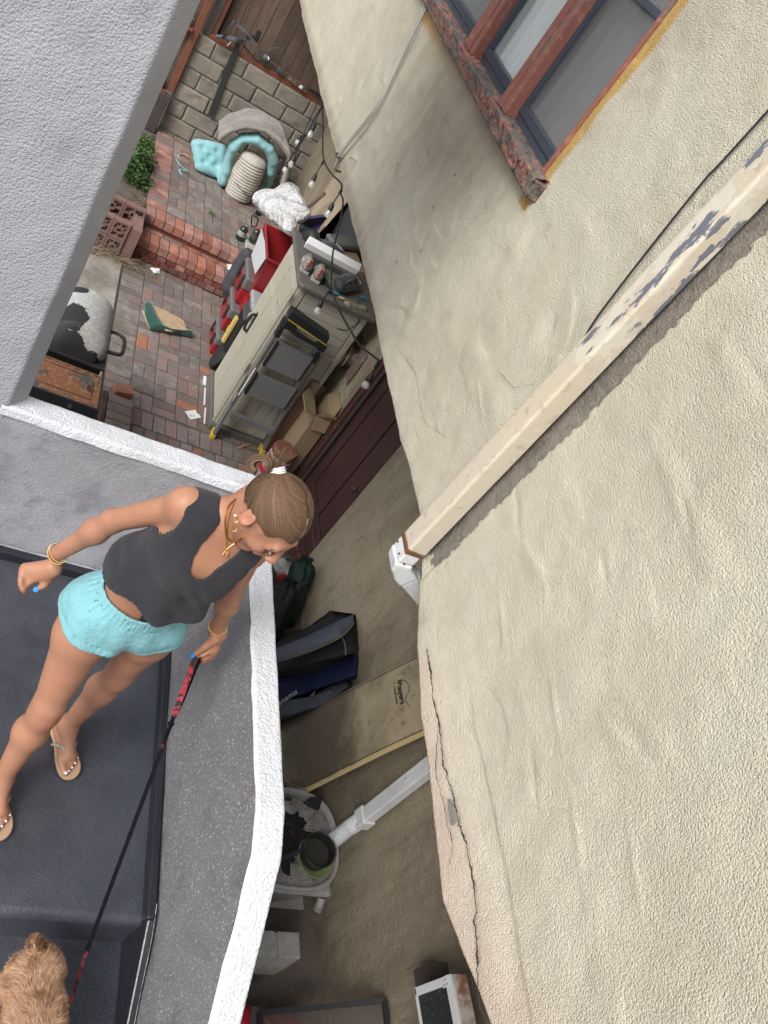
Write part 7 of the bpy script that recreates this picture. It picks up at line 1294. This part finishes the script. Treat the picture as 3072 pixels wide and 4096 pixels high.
for pts, r_, nm in (([(0.651, 1.450, 1.436), (0.633, 1.420, 1.427), (0.638, 1.400, 1.399), (0.654, 1.380, 1.372), (0.678, 1.380, 1.364), (0.691, 1.380, 1.387)], .0022, 'chain_necklace'), ([(0.654, 1.450, 1.423), (0.646, 1.420, 1.412), (0.650, 1.400, 1.388), (0.657, 1.380, 1.365), (0.668, 1.370, 1.339)], .0012, 'pendant_chain'), ([(0.668, 1.370, 1.339), (0.675, 1.370, 1.368), (0.686, 1.370, 1.399)], .0012, 'pendant_chain')):
    MB().tube(surf(pts, .003), r_, 6).build(nm, gold, wo, smooth=True)
pp0 = surf([(0.664, 1.370, 1.318), (0.664, 1.370, 1.331), (0.675, 1.370, 1.316), (0.671, 1.370, 1.336), (0.680, 1.370, 1.323)], .005)
MB().tube([Vector(p) for p in surf([(0.666, 1.370, 1.319), (0.665, 1.370, 1.337)], .006)], .0032, 8).tube(surf([(0.665, 1.370, 1.337), (0.672, 1.370, 1.320)], .006), .0028, 8).tube(surf([(0.672, 1.370, 1.320), (0.672, 1.370, 1.339)], .006), .0028, 8).tube(surf([(0.672, 1.370, 1.339), (0.675, 1.370, 1.316)], .006), .0032, 8).build('letter_pendant', gold, wo, smooth=True)
ec = Vector(hd_(.082, -.040, -.004)); MB().tube([ec + Vector(-cx_ * .008 - cy_ * .012) + CX * .0075 * math.cos(a) + CY * .012 * math.sin(a) for a in [i * math.pi / 9 for i in range(18)]], .0012, 5, closed=True).build('hoop_earring', gold, wo, smooth=True)
MB().tube([ec + Vector(-cx_ * .004 + cy_ * .004) + CX * .005 * math.cos(a) + CY * .006 * math.sin(a) for a in [i * math.pi / 6 for i in range(12)]], .0012, 5, closed=True).build('small_hoop', gold, wo); MB().lathe(ec + Vector(-cx_ * .006 + cy_ * .014), [(0, 0), (.003, .001), (.003, .003), (0, .005)], 8, axis=tuple(cz_)).build('pearl_stud', wht, wo, smooth=True)
def nail(c, d, m, L=.0085, w=.0045, nm='nail', nrm=None):
    n = unit(nrm if nrm is not None else Vector(cz_)); d = unit(d); s = d.cross(n).normalized(); n = s.cross(d); c = Vector(c); prof = [(-.9, .75), (-.3, 1), (.4, .95), (.95, .55)]; v = []; 
    for a, ww in prof: v += [c + d * a * L * .5 + s * w * ww - n * .0008, c + d * a * L * .5 + n * .0012, c + d * a * L * .5 - s * w * ww - n * .0008]
    finish(nm, v, [(3 * i + j, 3 * i + 3 + j, 3 * i + 4 + j, 3 * i + 1 + j) for i in range(3) for j in range(2)], m, wo)
nail(Vector(tc) + Vector(cz_) * .0088 + unit(Vector(tc - tb)) * .004, Vector(tc - tb), blue, .015, .0070, 'thumb_nail'); nail(Vector(t3) + Vector(cz_) * .0092 + unit(Vector(t3 - t2)) * .003, Vector(t3 - t2), blue, .017, .0075, 'thumb_nail')
rc_ = Vector(V3(*(0.893, 1.512, 0.692))); MB().tube([rc_ + Vector(cy_) * .0125 * math.cos(a) + Vector(cz_) * .0105 * math.sin(a) for a in [i * math.pi / 9 for i in range(18)]], [(.0012, .004)] * 18, 6, closed=True).build('ring', gold, wo, smooth=True)
slm = mat('tan_sandal_sole', (.40, .255, .165), rough=.7); stm = mat('silver_strap', (.42, .40, .38), rough=.35, metal=.5, bump=[(200, 1)])
for heel, toe, d, s, ball in ((V3(.650, 1.592, 0), V3(.718, 1.418, 0), dL, sL, V3(.697, 1.470, .034)), (V3(.478, 1.365, 0), V3(.528, 1.190, 0), dR, sR, V3(.510, 1.245, .034))):
    d3, s3 = Vector(d).normalized(), Vector(s).normalized(); h3 = Vector(heel) - d3 * .03; d3.z = 0; L_ = .235
    out = [(0, .0), (.01, .022), (.05, .031), (.10, .030), (.16, .041), (.20, .040), (.228, .024), (.238, .0), (.228, -.026), (.20, -.038), (.16, -.038), (.10, -.028), (.05, -.030), (.01, -.022)]
    b = MB(); ol = smoothpath([h3 + d3 * a + s3 * w + Vector((0, 0, .004)) for a, w in out + out[:1]], 4)[:-1]; b.prism(ol, (0, 0, .017)); so_ = b.build('sandal_sole', slm, wo, bevel=.004)
    tp = Vector(ball) + d3 * .004 - s3 * .011; 
    for sg in (-1, 1): MB().tube(smoothpath([tp + Vector((0, 0, .014)), Vector(ball) - d3 * .025 + s3 * sg * .024 + Vector((0, 0, .027)), Vector(ball) - d3 * .055 + s3 * sg * .040 - Vector((0, 0, .006))], 6), .0052, 8).build('sandal_strap', stm, wo)
    for i in range(5): q = Vector(toe) + s3 * (-.024 + i * .0135) - d3 * (.004 * i + .002 * i * i) + Vector((0, 0, .030 + (.011 if i == 0 else .007))) + d3 * .004; nail(q, d3, wn_, .010 if i == 0 else .006, .0055 if i == 0 else .0035, 'toe_nail', Vector((0, 0, 1)))
MB().tube([Vector(anR) + Vector((0, 0, .01)) + Vector((math.cos(a) * .031, math.sin(a) * .031, .004 * math.sin(a))) for a in [i * math.pi / 12 for i in range(24)]], .0016, 5, closed=True).build('anklet', gold, wo)
bk_ = SDF((.55, 1.33, .95), (.70, 1.48, 1.06), .005); bk_.cap(V3(.598, 1.472, .97), V3(.60, 1.472, 1.03), .099, .096, k=.02, flat=fy, fr=.84); o = bk_.mesh('black_underlayer', mat('black_ribbed_knit', (.012, .012, .015), rough=.8, bump=[(90, 1)]), wo, keep=lambda V: (V[:, 1] < 1.42) & (V[:, 0] > .592) & (V[:, 0] < .665) & (V[:, 2] > .955) & (V[:, 2] < 1.045))
# ---- leash
lsm = mat('black_leash_webbing', (.006, .006, .008), rough=.9, spec=.1, bump=[(300, 1)], bdist=.001); pld = mat('red_plaid_webbing', (.30, .02, .03), rough=.8, var=[(60, (.02, .015, .02), .48, .52), (95, (.42, .06, .06), .6, .62)])
le = thing('leash', 'black and red plaid dog leash running from the hand down to the dog', 'leash', (.85, 1.3, .4))
h0 = Vector(V3(*(0.877, 1.515, 0.678))); h1 = Vector((0.896, 1.360, 0.396)); h2 = Vector((0.841, 0.860, 0.008)); h3 = Vector((0.859, 0.720, -0.197))
webbing('plaid_handle', [h0 + Vector((.004, 0, .03)), h0, h0.lerp(h1, .25), h0.lerp(h1, .52), h0.lerp(h1, .66)], .019, tuple(cx_), pld, le); webbing('black_backing', [h0 + Vector((.012, .006, .02)), h0.lerp(h1, .2) + Vector((.012, .004, 0)), h0.lerp(h1, .5) + Vector((.008, .003, 0)), h0.lerp(h1, .68)], .015, tuple(cx_), lsm, le)
webbing('strap', [h0.lerp(h1, .64), h0.lerp(h1, .85), h1, h1.lerp(h2, .3), h1.lerp(h2, .6), h2], .0135, tuple(cx_), lsm, le)
for c, r in ((h0.lerp(h1, .74), .010), (h1 + Vector((0, 0, -.002)), .008), (h2, .007)): MB().lathe(c - Vector((0, 0, r)), [(0, 0), (r, r * .6), (r * 1.1, r), (r * .8, r * 1.7), (0, r * 2)], 10).build('knot', lsm if r > .009 else pld, le, smooth=True)
webbing('plaid_end', [h2, h2.lerp(h3, .3), h2.lerp(h3, .6), h3, h3 + (h3 - h2) * .3], .009, tuple(cx_), pld, le)
# ================================================================== DOG
dg = thing('dog', 'shaggy golden tan dog seen from behind on the lower stair', 'dog', (.66, .85, -.178))
fur = mat('golden_undercoat', (.36, .205, .12), rough=.9, var=[(10, (.44, .27, .17), .4, .7)], bump=[(80, 1)], bdist=.004)
tz = -.178
D = SDF((.42, .30, tz), (.92, 1.12, .32), .008)
rump, midb, shd_ = V3(.655, .925, .075), V3(.665, .78, .085), V3(.665, .64, .10)
D.cap(rump, midb, .078, .088, k=.05).cap(midb, shd_, .088, .092, k=.05).ell(midb + V3(0, -.05, -.02), (.085, .12, .09), k=.04)
for s in (-1, 1):
    D.cap(rump + V3(s * .045, .0, -.01), rump + V3(s * .055, -.03, -.09), .052, .036, k=.03).cap(rump + V3(s * .055, -.03, -.09), rump + V3(s * .055, .03, -.165), .032, .020, k=.02).cap(rump + V3(s * .055, .03, -.165), V3(.655 + s * .055, .94, tz + .03), .019, .018, k=.02).cap(V3(.655 + s * .055, .945, tz + .022), V3(.655 + s * .055, .905, tz + .018), .020, .018, k=.015)
    D.cap(shd_ + V3(s * .05, .0, -.03), V3(.665 + s * .055, .63, -.02), .040, .026, k=.03).cap(V3(.665 + s * .055, .63, -.02), V3(.665 + s * .055, .635, tz + .02), .024, .020, k=.02)
D.cap(shd_, V3(.665, .52, .17), .070, .055, k=.04).ell(V3(.665, .46, .20), (.058, .062, .055), k=.03).cap(V3(.665, .43, .185), V3(.665, .37, .165), .032, .024, k=.02)
for s in (-1, 1): D.cap(V3(.665 + s * .05, .475, .22), V3(.665 + s * .075, .46, .16), .018, .022, k=.015)
tl = [V3(.652, .975, .095), V3(.625, .987, .135), V3(.600, .987, .18), V3(.585, .98, .225)]
for a, b_, r in zip(tl, tl[1:], (.020, .018, .014)): D.cap(a, b_, r, r, k=.02)
dgb = D.mesh('body', fur, dg, relax=2)
MB().lathe((.665, .345, .168), [(0, 0), (.010, .002), (.011, .008), (0, .014)], 12, axis=(0, -1, 0)).build('nose', blk, dg, smooth=True)
for s in (-1, 1): MB().lathe((.665 + s * .026, .405, .212), [(0, 0), (.007, .002), (.006, .007), (0, .009)], 12, axis=(s * .4, -1, .3)).build('eye', blk, dg, smooth=True)
def furcoat(n, seed, m, name, L=.030, w=.0011):
    me = dgb.data; k = np.random.default_rng(seed); F = np.array([p.vertices[:] for p in me.polygons]); co = np.empty(len(me.vertices) * 3); me.vertices.foreach_get('co', co); V = co.reshape(-1, 3) + np.array(ORG[dg]); c = V[F]; nr = np.cross(c[:, 2] - c[:, 0], c[:, 3] - c[:, 1]); A_ = np.linalg.norm(nr, axis=1); vis = c.mean(1)[:, 1] > .50
    p = A_ * vis; p /= p.sum(); i = k.choice(len(F), n, p=p); a, b_ = k.random((2, n, 1)); P = (c[i, 0] * (1 - a) + c[i, 1] * a) * (1 - b_) + (c[i, 3] * (1 - a) + c[i, 2] * a) * b_; N = nr[i] / np.maximum(A_[i], 1e-12)[:, None]
    cl_ = np.stack([fbm(P, 26, 2), fbm(P + 5, 26, 2), fbm(P + 9, 26, 2)], -1); flow = np.stack([.45 * (P[:, 0] - .66) / .09, np.full(n, .55), np.full(n, -.55)], 1) + cl_ * 1.6; tail = P[:, 2] > .135; flow[tail & (P[:, 1] > .97)] = [0, .2, .5]
    flow -= N * (flow * N).sum(1, keepdims=True); d = N * .42 + flow * .8 + k.normal(size=(n, 3)) * .12; d /= np.linalg.norm(d, axis=1, keepdims=True); Ls = L * np.where(tail & (P[:, 1] > .96), .6, 1)[:, None] * k.uniform(.6, 1.25, (n, 1)); d2 = d + flow * .5 - [0, 0, .25]; d2 /= np.linalg.norm(d2, axis=1, keepdims=True)
    sd_ = np.cross(d, N); sd_ /= np.maximum(np.linalg.norm(sd_, axis=1, keepdims=True), 1e-9); q1 = P + d * Ls * .5; q2 = q1 + d2 * Ls * .5; w_ = w * k.uniform(.7, 1.3, (n, 1))
    VV = np.stack([P - sd_ * w_, P + sd_ * w_, q1 + sd_ * w_ * .8, q1 - sd_ * w_ * .8, q2], 1).reshape(-1, 3); b0 = np.arange(n) * 5; T = np.concatenate([np.stack([b0, b0 + 1, b0 + 2], 1), np.stack([b0, b0 + 2, b0 + 3], 1), np.stack([b0 + 3, b0 + 2, b0 + 4], 1)]); o = finish(name, VV, T, m, dg, True); o['kind'] = 'stuff'
furcoat(30000, 1, mat('golden_fur', (.36, .205, .115), rough=.65), 'golden_coat'); furcoat(18000, 2, mat('pale_fur', (.48, .31, .20), rough=.65), 'pale_coat', .030); furcoat(12000, 3, mat('russet_fur', (.25, .115, .06), rough=.7), 'russet_coat', .024)
MB().tube([V3(.665 + .066 * math.cos(a), .565 + .03 * math.sin(a), .15 + .062 * math.sin(a)) for a in [i * math.pi / 12 for i in range(24)]], [(.006, .010)] * 24, 6, closed=True).build('collar', MATS['red_plaid_webbing'], dg)

dg.scale = (.76, .80, .82); dg.location = (.704, .735, -.178)
